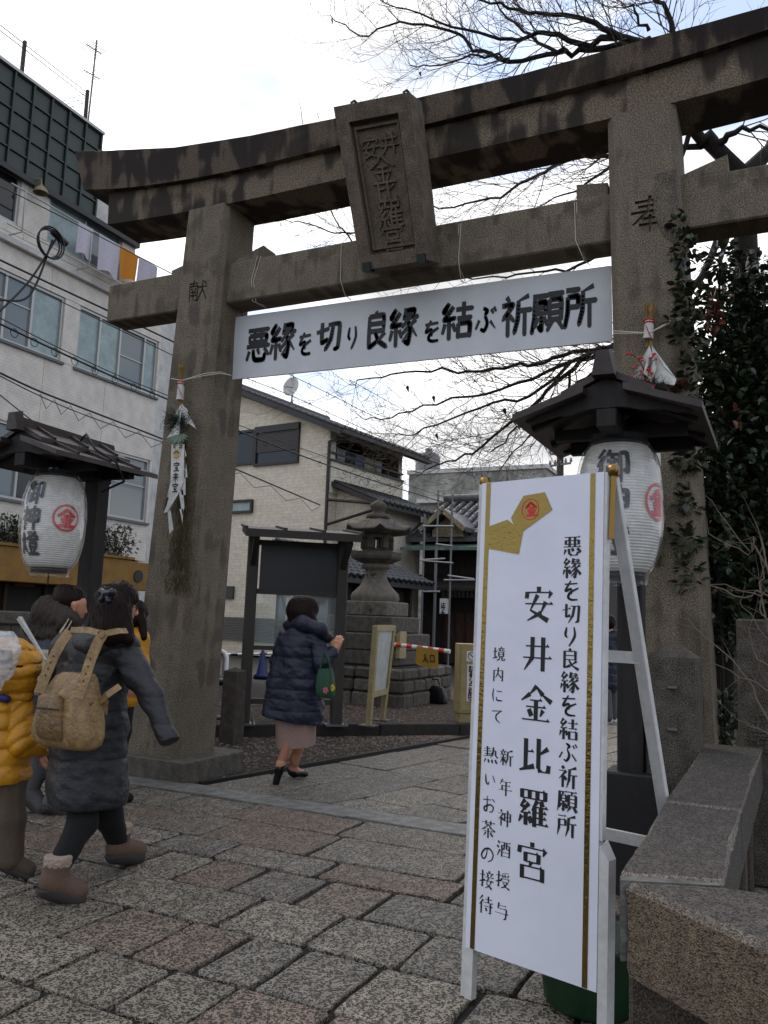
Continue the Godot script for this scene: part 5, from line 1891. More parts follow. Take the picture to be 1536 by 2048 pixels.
# ---------------------------------------------------------------- things between the gate and the houses
func build_precinct() -> void:
	var TY := 0.12
	var rng := RandomNumberGenerator.new()
	rng.seed = 77
	# roofed notice board
	var L := G(487, 1449, TY)
	var R := G(671, 1451, TY)
	var d := (R - L).normalized()
	var nrm := Vector3(-d.z, 0, d.x)
	if nrm.z < 0:
		nrm = -nrm
	var q := func(u: float, v: float) -> Vector3: return PP(u, v, L, nrm)
	var W := (R - L).length()
	var top: float = (q.call(672, 1080) as Vector3).y
	var t := thing("notice_board", "roofed bronze notice board with blank black panel beside the gate", "notice board", L)
	for i in 2:
		var p := L.lerp(R, float(i))
		var k := Mb.new()
		k.cbox(p + Vector3(0, (top - TY) * 0.5, 0), Vector3(0.13, top - TY, 0.15), 0.012, basis_to(d))
		part(t, "post", k, M.bronze)
		var ft := Mb.new()
		ft.box(p + Vector3(0, 0.012, 0), Vector3(0.26, 0.02, 0.26), basis_to(d))
		for s in [[-1, -1], [1, -1], [1, 1], [-1, 1]]:
			ft.lathe([[0.012, 0.02], [0.012, 0.07], [0.001, 0.075]], 6, Transform3D(Basis(), p + d * 0.1 * s[0] + nrm * 0.1 * s[1]))
		part(t, "foot_plate", ft, M.steel)
		var br := Mb.new()
		bar(br, p + nrm * 0.02 + Vector3(0, top - TY - 0.35, 0), p + nrm * 0.55 + Vector3(0, top - TY - 0.06, 0), 0.06, 0.08)
		part(t, "roof_arm", br, M.bronze)
	var y0: float = (q.call(600, 1181) as Vector3).y
	var y1: float = (q.call(600, 1094) as Vector3).y
	var inner := func(a: float, b: float, ya: float, yb: float, za: float, zb: float) -> Array:
		return [L + d * a + nrm * za + Vector3(0, ya - TY, 0), L + d * b + nrm * za + Vector3(0, ya - TY, 0), L + d * b + nrm * zb + Vector3(0, ya - TY, 0), L + d * a + nrm * zb + Vector3(0, ya - TY, 0), L + d * a + nrm * za + Vector3(0, yb - TY, 0), L + d * b + nrm * za + Vector3(0, yb - TY, 0), L + d * b + nrm * zb + Vector3(0, yb - TY, 0), L + d * a + nrm * zb + Vector3(0, yb - TY, 0)]
	var pn := Mb.new()
	pn.hexa(inner.call(0.09, W - 0.06, y0, y1, -0.02, 0.02))
	part(t, "black_panel", pn, M.board_black)
	for yy in [[y1, y1 + 0.06], [y0 - 0.06, y0], [0.98, 1.03], [0.36, 0.42]]:
		var k := Mb.new()
		k.hexa(inner.call(0.05, W - 0.05, yy[0], yy[1], -0.04, 0.04))
		part(t, "rail", k, M.bronze)
	var gl := Mb.new()
	gl.hexa(inner.call(0.06, W - 0.06, 1.03, y0 - 0.06, -0.004, 0.004))
	part(t, "lower_glass", gl, M.glass_clear)
	var nt := Mb.new()
	nt.hexa(inner.call(0.42, 0.72, 1.30, 1.62, -0.012, -0.006))
	part(t, "paper_notice", nt, M.paper)
	var rf := Mb.new()
	var e0 := L - d * 0.12 + nrm * 0.62
	var e1 := R + d * 0.12 + nrm * 0.62
	var b0 := L - d * 0.12 - nrm * 0.75
	var b1 := R + d * 0.12 - nrm * 0.75
	var yl := top + 0.02
	rf.hexa([e0 + Vector3(0, yl - TY - 0.09, 0), e1 + Vector3(0, yl - TY - 0.09, 0), b1 + Vector3(0, yl - TY + 0.10, 0), b0 + Vector3(0, yl - TY + 0.10, 0), e0 + Vector3(0, yl - TY, 0), e1 + Vector3(0, yl - TY, 0), b1 + Vector3(0, yl - TY + 0.17, 0), b0 + Vector3(0, yl - TY + 0.17, 0)])
	var rfp := part(t, "roof", rf, M.bronze)
	for i in 4:
		var k := Mb.new()
		bar(k, e0.lerp(e1, i / 3.0) + Vector3(0, yl - TY + 0.012, 0), b0.lerp(b1, i / 3.0) + Vector3(0, yl - TY + 0.182, 0), 0.04, 0.03)
		part(rfp, "roof_rib", k, M.bronze)
	# stone lantern
	var z := -12.2
	var ax := PZ(750, 1200, z)
	var yv := func(v: float) -> float: return PZ(750, v, z).y
	var s := thing("stone_lantern", "tall carved granite lantern on stepped plinth and rubble base", "stone lantern", Vector3(ax.x, TY, z))
	var m := 0.00815                                    # metres per photo pixel at its distance
	var C := Vector3(ax.x, 0, z)
	var fin := Mb.new()
	fin.lathe([[0.09, yv.call(1040)], [0.20, yv.call(1040)], [0.20, yv.call(1030)], [0.11, yv.call(1028)], [0.10, yv.call(1022)], [0.14, yv.call(1016)], [0.13, yv.call(1008)], [0.06, yv.call(1003)], [0.01, yv.call(999)]], 16, Transform3D(Basis(), C))
	part(s, "finial", fin, M.granite_dark)
	var kasa := Mb.new()
	var rings := []
	for lv in [[0.18, 1038, 0.0], [0.30, 1043, 0.0], [0.44, 1053, 0.2], [0.58, 1061, 1.0], [0.60, 1066, 1.0], [0.45, 1069, 0.3], [0.24, 1070, 0.0]]:
		var ring := []
		for j in 36:
			var a := TAU * j / 36.0
			var hx := cos(PI / 6) / cos(fmod(a, PI / 3) - PI / 6)
			var corner := pow(clampf((1.0 / cos(PI / 6) * hx - 1.0) / 0.1547, 0, 1), 3.0)
			ring.append(C + Vector3(cos(a) * lv[0] * hx, yv.call(lv[1]) + corner * lv[2] * 0.07, sin(a) * lv[0] * hx))
		rings.append(ring)
	kasa.loft(rings, true, true)
	part(s, "roof_stone", kasa, M.granite_dark)
	var fb := part(s, "fire_box", _hex_plate(C, 0.22, 0.26, yv.call(1105), yv.call(1098)), M.granite_dark)
	part(fb, "fire_box_top", _hex_plate(C, 0.27, 0.25, yv.call(1077), yv.call(1069)), M.granite_dark)
	for j in 6:
		var a := TAU * (j + 0.5) / 6.0
		var k := Mb.new()
		k.cbox(C + Vector3(cos(a) * 0.215, (yv.call(1098) + yv.call(1077)) * 0.5, sin(a) * 0.215), Vector3(0.11, yv.call(1077) - yv.call(1098) + 0.01, 0.11), 0.015, Basis(Vector3.UP, -a))
		part(fb, "fire_box_post", k, M.granite_dark)
	var pf := Mb.new()
	pf.lathe([[0.25, yv.call(1127)], [0.40, yv.call(1119)], [0.42, yv.call(1114)], [0.42, yv.call(1105)], [0.2, yv.call(1104)]], 6, Transform3D(Basis(), C), false)
	part(s, "platform", pf, M.granite_dark)
	var sh := Mb.new()
	var pr := []
	for lv in [[0.20, 1127], [0.235, 1131], [0.235, 1137], [0.19, 1139], [0.17, 1146], [0.19, 1158], [0.24, 1170], [0.32, 1180], [0.385, 1188], [0.40, 1196], [0.385, 1203]]:
		pr.append([lv[0], yv.call(lv[1])])
	sh.lathe(pr, 28, Transform3D(Basis(), C))
	var shp := part(s, "shaft", sh, M.granite)
	var ch := Mb.new()
	glyph(ch, "常", Vector3(ax.x - 0.11, yv.call(1143), z + 0.175), Vector3.RIGHT, Vector3.DOWN, 0.2, "brush", 0.9, 0.012)
	part(shp, "carved_character", ch, M.granite)
	var yb := [1203, 1232, 1265, 1298, 1326]
	var hw := [60, 80, 100, 100]
	for i in 4:
		var k := Mb.new()
		var h2: float = hw[i] * m * 0.86
		k.cbox(C + Vector3(0, (yv.call(yb[i]) + yv.call(yb[i + 1])) * 0.5, 0), Vector3(h2 * 2, yv.call(yb[i]) - yv.call(yb[i + 1]) - 0.004, h2 * 2), 0.02)
		part(s, "step", k, M.granite_dark if i else M.granite)
		if i == 0:
			var c2 := Mb.new()
			for e in [["燈", 0.02]]:
				glyph(c2, e[0], C + Vector3(-0.02 + e[1], yv.call(1210), h2), Vector3.RIGHT, Vector3.DOWN, 0.17, "brush", 0.9, 0.012)
			part(s, "carved_character", c2, M.granite)
	# rubble base, stone by stone
	var yt: float = yv.call(1327)
	var hb := 0.98
	var core := Mb.new()
	core.span(C + Vector3(-hb + 0.06, TY, -hb + 0.06), C + Vector3(hb - 0.06, yt, hb - 0.06))
	var base := part(s, "rubble_base", core, M.joint)
	for face in 2:
		var yy := TY - 0.03
		for row in 3:
			var hgt: float = (yt - TY + 0.03) / 3.0 * [1.15, 0.98, 0.87][row]
			var x := -hb + rng.randf_range(-0.02, 0.02)
			while x < hb - 0.12:
				var w := minf(rng.randf_range(0.30, 0.48), hb - x)
				if hb - x - w < 0.15:
					w = hb - x
				var k := Mb.new()
				var c := C + (Vector3(x + w * 0.5, yy + hgt * 0.5, hb - 0.06) if face == 0 else Vector3(hb - 0.06, yy + hgt * 0.5, x + w * 0.5))
				k.cbox(c, Vector3(w - 0.015, hgt - 0.012, 0.16) if face == 0 else Vector3(0.16, hgt - 0.012, w - 0.015), 0.028, Basis(Vector3(rng.randfn(), rng.randfn(), rng.randfn()).normalized(), rng.randf_range(-0.05, 0.05)))
				part(base, "rubble_stone", k, M.granite_dark if rng.randf() < 0.6 else M.granite)
				x += w
			yy += hgt
	# narrow beige display frame
	var a0 := G(737, 1452, TY)
	var a1 := G(764, 1441, TY)
	var f := thing("narrow_display_frame", "narrow beige framed upright sign with blank pale panel", "sign", a0)
	var t0: Vector3 = PZ(752, 1252, a0.z)
	var t1: Vector3 = PZ(786, 1252, a1.z)
	for e in [[a0, t0], [a1, t1]]:
		var k := Mb.new()
		bar(k, e[0], e[1], 0.07, 0.06, 0.006)
		part(f, "upright", k, M.beige)
		var bp := Mb.new()
		bp.box(e[0] + Vector3(0, 0.008, 0), Vector3(0.2, 0.014, 0.16))
		part(f, "foot_plate", bp, M.steel)
	for sr in [0.98, 0.31]:
		var k := Mb.new()
		bar(k, a0.lerp(t0, sr), a1.lerp(t1, sr), 0.06, 0.07)
		part(f, "crosspiece", k, M.beige)
	var pp := Mb.new()
	var off := (a1 - a0).cross(Vector3.UP).normalized() * 0.012
	pp.hexa([a0.lerp(t0, 0.33) - off, a1.lerp(t1, 0.33) - off, a1.lerp(t1, 0.33) + off, a0.lerp(t0, 0.33) + off, a0.lerp(t0, 0.96) - off, a1.lerp(t1, 0.96) - off, a1.lerp(t1, 0.96) + off, a0.lerp(t0, 0.96) + off])
	part(f, "panel", pp, M.pale_board)
	# parking barrier
	var bz: float = G(778, 1410, TY).z
	var bt := thing("barrier_machine", "beige parking barrier machine on a concrete block", "barrier", G(778, 1410, TY))
	var cb := G(778, 1412, TY)
	quick_box(bt, "concrete_block", Vector3(cb.x - 0.25, TY - 0.01, bz - 0.3), Vector3(cb.x + 0.25, TY + 0.16, bz), M.kerb, 0.02)
	var px0: Vector3 = PZ(771, 1390, bz - 0.15)
	var px1: Vector3 = PZ(783, 1390, bz - 0.15)
	var mx := (px0.x + px1.x) * 0.5
	var ht: float = PZ(785, 1262, bz - 0.15).y
	quick_box(bt, "stem", Vector3(mx - 0.06, TY + 0.16, bz - 0.22), Vector3(mx + 0.06, ht - 0.1, bz - 0.10), M.beige, 0.006)
	var hd := Mb.new()
	var hy: float = PZ(790, 1316, bz - 0.1).y
	hd.hexa([Vector3(mx - 0.02, hy, bz - 0.26), Vector3(mx + 0.22, hy, bz - 0.26), Vector3(mx + 0.22, hy, bz - 0.02), Vector3(mx - 0.02, hy, bz - 0.02), Vector3(mx - 0.02, ht - 0.12, bz - 0.26), Vector3(mx + 0.22, ht, bz - 0.26), Vector3(mx + 0.22, ht, bz - 0.02), Vector3(mx - 0.02, ht - 0.12, bz - 0.02)])
	part(bt, "head", hd, M.beige)
	var g0: Vector3 = PZ(783, 1288, bz - 0.005)
	var g1: Vector3 = PZ(900, 1303, bz - 0.005)
	var bm := thing("striped_barrier_pole", "red and white striped pole across the parking entrance", "pole", g0)
	for i in 11:
		var k := Mb.new()
		k.tube([g0.lerp(g1, i / 11.0), g0.lerp(g1, (i + 1) / 11.0)], 0.032, 10)
		part(bm, "stripe", k, M.white_gloss if i % 2 == 0 else M.orange_red)
	var fl := Mb.new()
	cloth_sheet(fl, PZ(834, 1292, bz + 0.03), PZ(877, 1300, bz + 0.03), 0.27, Vector3.BACK, 4, 0.012)
	var flag := thing("entrance_cloth", "yellow cloth marked with two characters hanging on the barrier arm", "cloth sign", PZ(834, 1292, bz + 0.03))
	part(flag, "cloth", fl, M.yellow_cloth)
	var ft2 := Mb.new()
	for e in [["入", 844], ["口", 858]]:
		var o := PZ(e[1], 1308, bz + 0.055)
		glyph(ft2, e[0], o, Vector3.RIGHT * 0.75, Vector3(0.08, -1, 0).normalized(), 0.125, "brush", 1.2)
	part(flag, "lettering", ft2, M.ink)
	# beige cabinet
	var K := G(916, 1446, TY)
	var kl := (G(893, 1431, TY) - K)
	var ld := kl.normalized()
	var rd := Vector3(-ld.z, 0, ld.x)
	if rd.x < 0:
		rd = -rd
	var ch2: float = PZ(916, 1287, K.z).y - TY
	var cab := thing("metal_cabinet", "beige metal control cabinet with a surveillance camera sticker", "cabinet", K)
	var bx := Mb.new()
	var lw := 0.32
	var rw := 0.46
	bx.cbox(K + ld * lw * 0.5 + rd * rw * 0.5 + Vector3(0, ch2 * 0.5 + 0.06, 0), Vector3(lw, ch2 - 0.12, rw), 0.008, basis_to(ld))
	part(cab, "body", bx, M.beige)
	var pb := Mb.new()
	pb.box(K + ld * lw * 0.5 + rd * rw * 0.5 + Vector3(0, 0.06, 0), Vector3(lw - 0.05, 0.13, rw - 0.05), basis_to(ld))
	part(cab, "base", pb, M.beige)
	var out := -ld
	var door := Mb.new()
	door.hexa(_slab(K + rd * 0.02 + out * 0.001 + Vector3(0, 0.16, 0), rd, rw - 0.04, ch2 - 0.2, out, 0.008))
	part(cab, "door", door, M.beige)
	var lk := Mb.new()
	lk.lathe([[0.001, 0.0], [0.04, 0.0], [0.035, 0.02], [0.001, 0.025]], 14, Transform3D(Basis(rd, out, rd.cross(out)), K + rd * 0.40 + out * 0.009 + Vector3(0, 0.62, 0)))
	part(cab, "lock", lk, M.steel)
	var sk := Mb.new()
	sk.hexa(_slab(K + rd * 0.10 + out * 0.0095 + Vector3(0, ch2 - 0.72, 0), rd, 0.12, 0.46, out, 0.001))
	sk.hexa(_slab(K + rd * 0.09 + out * 0.0095 + Vector3(0, ch2 - 0.22, 0), rd, 0.14, 0.13, out, 0.001))
	part(cab, "sticker", sk, M.white_gloss)
	var st := Mb.new()
	column_text(st, "防犯カメラ録画中", K + rd * 0.118 + out * 0.0112 + Vector3(0, ch2 - 0.275, 0), rd, Vector3.DOWN, 0.082, 0.054, "brush", 1.35)
	ring2(st, K + rd * 0.16 + out * 0.0112 + Vector3(0, ch2 - 0.155, 0), rd, Vector3.DOWN, 0.055, 0.009)
	var nn := out * 0.0118
	var cc := K + rd * 0.16 + Vector3(0, ch2 - 0.155, 0) + nn
	st.poly([cc + rd * -0.042 + Vector3(0, 0.034, 0), cc + rd * -0.034 + Vector3(0, 0.042, 0), cc + rd * 0.042 + Vector3(0, -0.034, 0), cc + rd * 0.034 + Vector3(0, -0.042, 0)], out)
	part(cab, "sticker_print", st, M.ink_blue)
	# black bag by the lantern base
	var bc := G(868, 1406, TY)
	var bg := Mb.new()
	var bgr := []
	for e in [[0.0, 0.20, 0.11], [0.03, 0.21, 0.12], [0.12, 0.20, 0.115], [0.20, 0.165, 0.10], [0.25, 0.13, 0.075], [0.265, 0.10, 0.05]]:
		var ring := []
		for a in 24:
			var an := TAU * a / 24.0
			ring.append(bc + Vector3(signf(cos(an)) * pow(absf(cos(an)), 0.5) * e[1], e[0], signf(sin(an)) * pow(absf(sin(an)), 0.5) * e[2]))
		bgr.append(ring)
	bg.loft(bgr)
	for i in 9:
		bg.tube([bc + Vector3(-0.2 + 0.05 * i, 0.03, 0.118 - 0.02 * absf(i - 4.0) / 4.0), bc + Vector3(-0.14 + 0.035 * i, 0.25, 0.085 - 0.02 * absf(i - 4.0) / 4.0)], 0.006, 5)
	var bag := thing("black_bag", "glossy black ribbed bag standing against the lantern base", "bag", bc)
	part(bag, "body", bg, M.black_plastic)
	var hn := Mb.new()
	hn.tube([bc + Vector3(-0.08, 0.27, 0), bc + Vector3(-0.05, 0.36, 0), bc + Vector3(0.05, 0.37, 0), bc + Vector3(0.09, 0.28, 0)], 0.012, 6)
	part(bag, "handle", hn, M.black_plastic)
	# low stone posts with pipe rails by the kerb
	var sp := G(462, 1484)
	var sph: float = PZ(462, 1336, sp.z).y
	for i in 3:
		var o := sp + Vector3(-1.9 * i, 0, 0.05 * i)
		var tt := thing("stone_fence_post", ["square stone fence post with pipe rails next to the notice board", "square stone fence post behind the gate pillar", "farther square stone fence post along the verge"][i], "post", o, "low stone fence posts")
		var k := Mb.new()
		var hs := 0.095
		k.hexa([o + Vector3(-hs, -0.02, -hs), o + Vector3(hs, -0.02, -hs), o + Vector3(hs, -0.02, hs), o + Vector3(-hs, -0.02, hs), o + Vector3(-hs * 0.94, sph - 0.03, -hs * 0.94), o + Vector3(hs * 0.94, sph - 0.03, -hs * 0.94), o + Vector3(hs * 0.94, sph - 0.03, hs * 0.94), o + Vector3(-hs * 0.94, sph - 0.03, hs * 0.94)])
		for e in 4:
			var cs := [Vector3(-1, 0, -1), Vector3(1, 0, -1), Vector3(1, 0, 1), Vector3(-1, 0, 1)]
			k.face([o + cs[e] * hs * 0.94 + Vector3(0, sph - 0.03, 0), o + cs[(e + 1) % 4] * hs * 0.94 + Vector3(0, sph - 0.03, 0), o + Vector3(0, sph + 0.012, 0)], o)
		part(tt, "shaft", k, M.concrete_post)
		if i < 2:
			for rl in [0.82, 0.31]:
				var rr := Mb.new()
				rr.tube([o + Vector3(-hs, sph * rl, 0), o + Vector3(-1.9 + hs, sph * rl, 0.05)], 0.026, 8)
				part(tt, "pipe_rail", rr, M.steel)
	# white hoop, blue cone and a striped pole in the car park
	var hc := G(436, 1362, 0.0)
	var hp := thing("hoop_barrier", "white steel hoop barrier with a small notice in the car park", "barrier", hc)
	var hk := Mb.new()
	var hh: float = PZ(436, 1302, hc.z).y
	var arc := [hc + Vector3(-0.25, 0, 0), hc + Vector3(-0.25, hh - 0.12, 0), hc + Vector3(-0.2, hh - 0.03, 0), hc + Vector3(-0.1, hh, 0), hc + Vector3(0.05, hh, 0), hc + Vector3(0.14, hh - 0.03, 0), hc + Vector3(0.19, hh - 0.12, 0), hc + Vector3(0.19, 0, 0)]
	hk.tube(arc, 0.045, 10)
	part(hp, "hoop", hk, M.white_gloss)
	quick_box(hp, "notice", hc + Vector3(-0.2, hh - 0.34, 0.05), hc + Vector3(0.06, hh - 0.10, 0.06), M.paper)
	quick_box(hp, "rubber_base", hc + Vector3(-0.3, -0.06, -0.15), hc + Vector3(0.3, 0.03, 0.15), M.black_plastic, 0.02)
	var bcn := G(523, 1352, 0.0)
	var bl := Mb.new()
	var bh: float = PZ(523, 1300, bcn.z).y
	bl.lathe([[0.03, bh], [0.035, bh - 0.01], [0.14, 0.05], [0.19, 0.04], [0.19, -0.06], [0.02, -0.06]], 14, Transform3D(Basis(), bcn), true, true)
	single("blue_cone", bl, M.blue_cone, "blue plastic traffic cone in the car park seen through the notice board", "traffic cone")
	var s0 := PZ(448, 1309, bcn.z - 0.3)
	var s1 := PZ(565, 1307, bcn.z - 0.3)
	var sb := thing("striped_bar", "white and blue striped bar between stands in the car park", "bar", s0)
	for i in 8:
		var k := Mb.new()
		k.tube([s0.lerp(s1, i / 8.0), s0.lerp(s1, (i + 1) / 8.0)], 0.028, 8)
		part(sb, "stripe", k, M.white_gloss if i % 2 == 0 else M.blue_cone)
	for e in [s0, s1]:
		var k := Mb.new()
		k.tube([Vector3(e.x, -0.06, e.z), Vector3(e.x, e.y + 0.06, e.z)], 0.022, 8)
		part(sb, "stand", k, M.steel)
	# dark stone wall on the far left
	var ww := thing("low_stone_wall", "dark low stone wall with a coping behind the walking people", "wall", Vector3(-7, 0, -6.5))
	var wt: float = PZ(20, 1222, -6.6).y
	quick_box(ww, "coping", Vector3(-10, wt - 0.14, -6.75), Vector3(-5.75, wt, -6.42), M.granite_dark, 0.015)
	var wx := -10.0
	while wx < -5.9:
		var l := minf(rng.randf_range(0.5, 0.8), -5.85 - wx)
		quick_box(ww, "wall_stone", Vector3(wx + 0.004, -0.05, -6.70), Vector3(wx + l - 0.004, wt - 0.142, -6.47), M.granite_dark, 0.01)
		wx += l

func _hex_plate(c: Vector3, r0: float, r1: float, y0: float, y1: float) -> Mb:
	var k := Mb.new()
	k.lathe([[r0, y0], [r1, y1]], 6, Transform3D(Basis(), c), false)
	return k

func _slab(o: Vector3, r: Vector3, w: float, h: float, n: Vector3, th: float) -> Array:
	var u := Vector3(0, h, 0)
	return [o, o + r * w, o + r * w + n * th, o + n * th, o + u, o + r * w + u, o + r * w + n * th + u, o + n * th + u]

# ---------------------------------------------------------------- overhead cables
func build_cables() -> void:
	var x := -9.0
	var runs := [
		[[0, 372], [120, 432], [240, 494], [345, 548]], [[0, 520], [110, 572], [230, 628], [360, 690]],
		[[0, 545], [120, 602], [240, 660], [355, 715]], [[0, 648], [110, 700], [230, 755], [345, 803], [477, 862], [640, 925], [780, 972], [890, 1006], [1000, 1045]],
		[[0, 636], [110, 692], [230, 748], [345, 795], [477, 850], [640, 910], [800, 965], [1000, 1030]],
		[[0, 746], [80, 783], [180, 822], [330, 880], [480, 942], [640, 1010]], [[0, 752], [80, 792], [180, 834], [330, 886]],
		[[0, 790], [60, 838], [100, 866]], [[480, 752], [586, 793], [695, 843], [841, 908], [1000, 962], [1100, 990]],
		[[560, 740], [655, 786], [768, 842], [900, 893], [1000, 937], [1110, 985]], [[700, 760], [860, 850], [960, 905], [1100, 960]],
		[[805, 900], [900, 935], [1010, 972], [1080, 968]], [[860, 885], [960, 915], [1060, 950], [1120, 925]], [[0, 600], [60, 590], [105, 480]], [[0, 622], [60, 560], [112, 478]],
	]
	for i in runs.size():
		var pts := []
		for q in runs[i]:
			pts.append(PX(q[0], q[1], x))
		var sm := []
		for j in pts.size() - 1:
			for s in 6:
				sm.append(pts[j].cubic_interpolate(pts[j + 1], pts[maxi(j - 1, 0)], pts[mini(j + 2, pts.size() - 1)], s / 6.0))
		sm.append(pts[-1])
		var k := Mb.new()
		var thick: bool = i in [1, 3, 5, 13, 14]
		k.tube(sm, 0.015 if thick else 0.008, 5)
		if i in [3, 8, 9]:                               # ring hangers along the carrier wire
			var n := int(sm.size() * 0.9)
			for j in range(2, n, 2):
				var c: Vector3 = sm[j] + Vector3(0, -0.03, 0)
				var ring := []
				for a in 9:
					ring.append(c + Vector3(0, 0.06 * sin(TAU * a / 8.0), 0.06 * cos(TAU * a / 8.0)))
				k.tube(ring, 0.006, 4, false)
		if i == 5:                                       # lacing wire
			var zig := []
			for j in range(6, sm.size()):
				zig.append(sm[j] + Vector3(0, -0.03 if j % 2 == 0 else -0.20, 0))
			k.tube(zig, 0.006, 4)
		single("overhead_cable", k, M.cable, ("overhead wire with a row of small ring hangers" if i in [3, 8, 9] else "thick overhead cable with zigzag lacing wire" if i == 5 else "black cable drooping from the coil of spare cable" if i > 12 else "thick black overhead cable crossing the white apartment block" if i == 1 else "thin black overhead wire strung along the street"), "cable", "overhead cables along the street")
	# splice with a coil of spare cable
	var c := PX(97, 487, x)
	var k2 := Mb.new()
	for r in 3:
		var ring := []
		for a in 21:
			ring.append(c + Vector3(0.03 * r, (0.19 + 0.015 * r) * sin(TAU * a / 20.0), (0.19 + 0.015 * r) * cos(TAU * a / 20.0)))
		k2.tube(ring, 0.012, 5, false)
	k2.tube([c + Vector3(0, 0.2, -0.05), c + Vector3(0, 0.12, -0.3)], 0.05, 8)
	single("cable_coil", k2, M.cable, "coil of spare black cable hanging from the overhead lines", "cable coil")

# ---------------------------------------------------------------- paper lanterns on roofed posts
func build_lantern_stands() -> void:
	for sd in [0, 1]:
		var x: float = [-4.816, -0.766][sd]
		var pz := -4.80
		var t := thing("lantern_stand", ["dark roofed lantern post in front of the white apartment block", "dark roofed lantern post beside the evergreen shrub"][sd], "lantern post", Vector3(x, 0, pz))
		var k := Mb.new()
		k.cbox(Vector3(x, 1.28, pz), Vector3(0.135, 2.56, 0.135), 0.008)
		part(t, "post", k, M.dark_wood)
		quick_box(t, "base_sleeve", Vector3(x - 0.13, -0.01, pz - 0.13), Vector3(x + 0.16, 0.62, pz + 0.13), M.black_iron, 0.01)
		quick_box(t, "beam", Vector3(x - 0.05, 2.36, -4.05), Vector3(x + 0.05, 2.455, -4.9), M.dark_wood, 0.005)
		quick_box(t, "cross_beam", Vector3(x - 0.34, 2.38, -4.45), Vector3(x + 0.34, 2.44, -4.39), M.dark_wood)
		quick_box(t, "cross_beam", Vector3(x - 0.34, 2.38, -4.83), Vector3(x + 0.34, 2.44, -4.77), M.dark_wood)
		# two-step gable roof
		var zf := -3.96
		var zb := -4.97
		var rf := Mb.new()
		for s in [-1, 1]:
			var prof := [[0.0, 2.655], [0.21, 2.55], [0.215, 2.52], [0.44, 2.435]]
			for i in [0, 2]:
				var a: Array = prof[i]
				var b: Array = prof[i + 1]
				var e0 := Vector3(x + s * (b[0] + 0.01), b[1], zf - (0.07 if i == 0 else 0.0))
				var e1 := Vector3(x + s * (b[0] + 0.01), b[1], zb + (0.07 if i == 0 else 0.0))
				var r0 := Vector3(x + s * (a[0] - (0.12 if i == 2 else 0.0)), a[1] + (0.035 if i == 2 else 0.0), zf - (0.07 if i == 0 else 0.0))
				var r1 := Vector3(r0.x, r0.y, zb + (0.07 if i == 0 else 0.0))
				roof_slab(rf, e0, e1, r0, r1, 0.035)
		var rp := part(t, "roof", rf, M.copper_roof)
		for i in 3:
			var sm := Mb.new()
			var zz := lerpf(zf - 0.2, zb + 0.2, i / 2.0)
			for s in [-1, 1]:
				bar(sm, Vector3(x + s * 0.03, 2.655, zz), Vector3(x + s * 0.21, 2.562, zz), 0.022, 0.02)
				bar(sm, Vector3(x + s * 0.22, 2.53, zz), Vector3(x + s * 0.445, 2.445, zz), 0.022, 0.02)
			part(rp, "roof_batten", sm, M.copper_roof)
		var rg := Mb.new()
		rg.hexa([Vector3(x - 0.045, 2.61, zf - 0.05), Vector3(x + 0.045, 2.61, zf - 0.05), Vector3(x + 0.045, 2.61, zb + 0.05), Vector3(x - 0.045, 2.61, zb + 0.05), Vector3(x - 0.025, 2.70, zf - 0.05), Vector3(x + 0.025, 2.70, zf - 0.05), Vector3(x + 0.025, 2.68, zb + 0.05), Vector3(x - 0.025, 2.68, zb + 0.05)])
		rg.hexa([Vector3(x - 0.055, 2.60, zf - 0.07), Vector3(x + 0.055, 2.60, zf - 0.07), Vector3(x + 0.055, 2.60, zf), Vector3(x - 0.055, 2.60, zf), Vector3(x - 0.04, 2.74, zf - 0.05), Vector3(x + 0.04, 2.74, zf - 0.05), Vector3(x + 0.03, 2.72, zf + 0.01), Vector3(x - 0.03, 2.72, zf + 0.01)])
		part(rp, "ridge", rg, M.copper_roof)
		for zz in [zf - 0.09, zb + 0.12]:
			var pl := PackedVector2Array([Vector2(0, 2.61), Vector2(-0.21, 2.51), Vector2(-0.41, 2.425)])
			for i in 25:
				var u := lerpf(-0.40, 0.40, i / 24.0)
				pl.append(Vector2(u, 2.40 + 0.055 * (1.0 - absf(u) / 0.40) + 0.012 * absf(sin(u * 18.0))))
			pl.append(Vector2(0.41, 2.425))
			pl.append(Vector2(0.21, 2.51))
			var gb := Mb.new()
			gb.prism(pl, 0.03, Transform3D(Basis(), Vector3(x, 0, zz)))
			part(t, "gable_board", gb, M.dark_wood)
		for zz in [-4.2, -4.6]:
			var rfz := Mb.new()
			bar(rfz, Vector3(x - 0.41, 2.41, zz), Vector3(x, 2.575, zz), 0.04, 0.04)
			bar(rfz, Vector3(x + 0.41, 2.41, zz), Vector3(x, 2.575, zz), 0.04, 0.04)
			part(t, "rafter", rfz, M.dark_wood)
		if sd == 0:
			var wv := Mb.new()
			wv.tube([Vector3(x + 0.1, 2.63, -4.5), Vector3(x + 0.2, 2.66, -4.45), Vector3(x + 0.35, 2.53, -4.4), Vector3(x + 0.47, 2.44, -4.5), Vector3(x + 0.46, 2.32, -4.6), Vector3(x + 0.1, 2.28, -4.75)], 0.009, 6)
			part(t, "cable", wv, M.cable)
		# the lantern itself
		var c := Vector3(x, 0, -4.40)
		var y0 := 1.665
		var y1 := 2.335
		var R := 0.215
		var radius := func(y: float) -> float:
			var u := clampf((y - y0) / (y1 - y0), 0.0, 1.0)
			return R * (0.56 + 0.44 * pow(sin(PI * clampf(u, 0.0, 1.0)), 0.42)) if u > 0.0 and u < 1.0 else R * 0.56
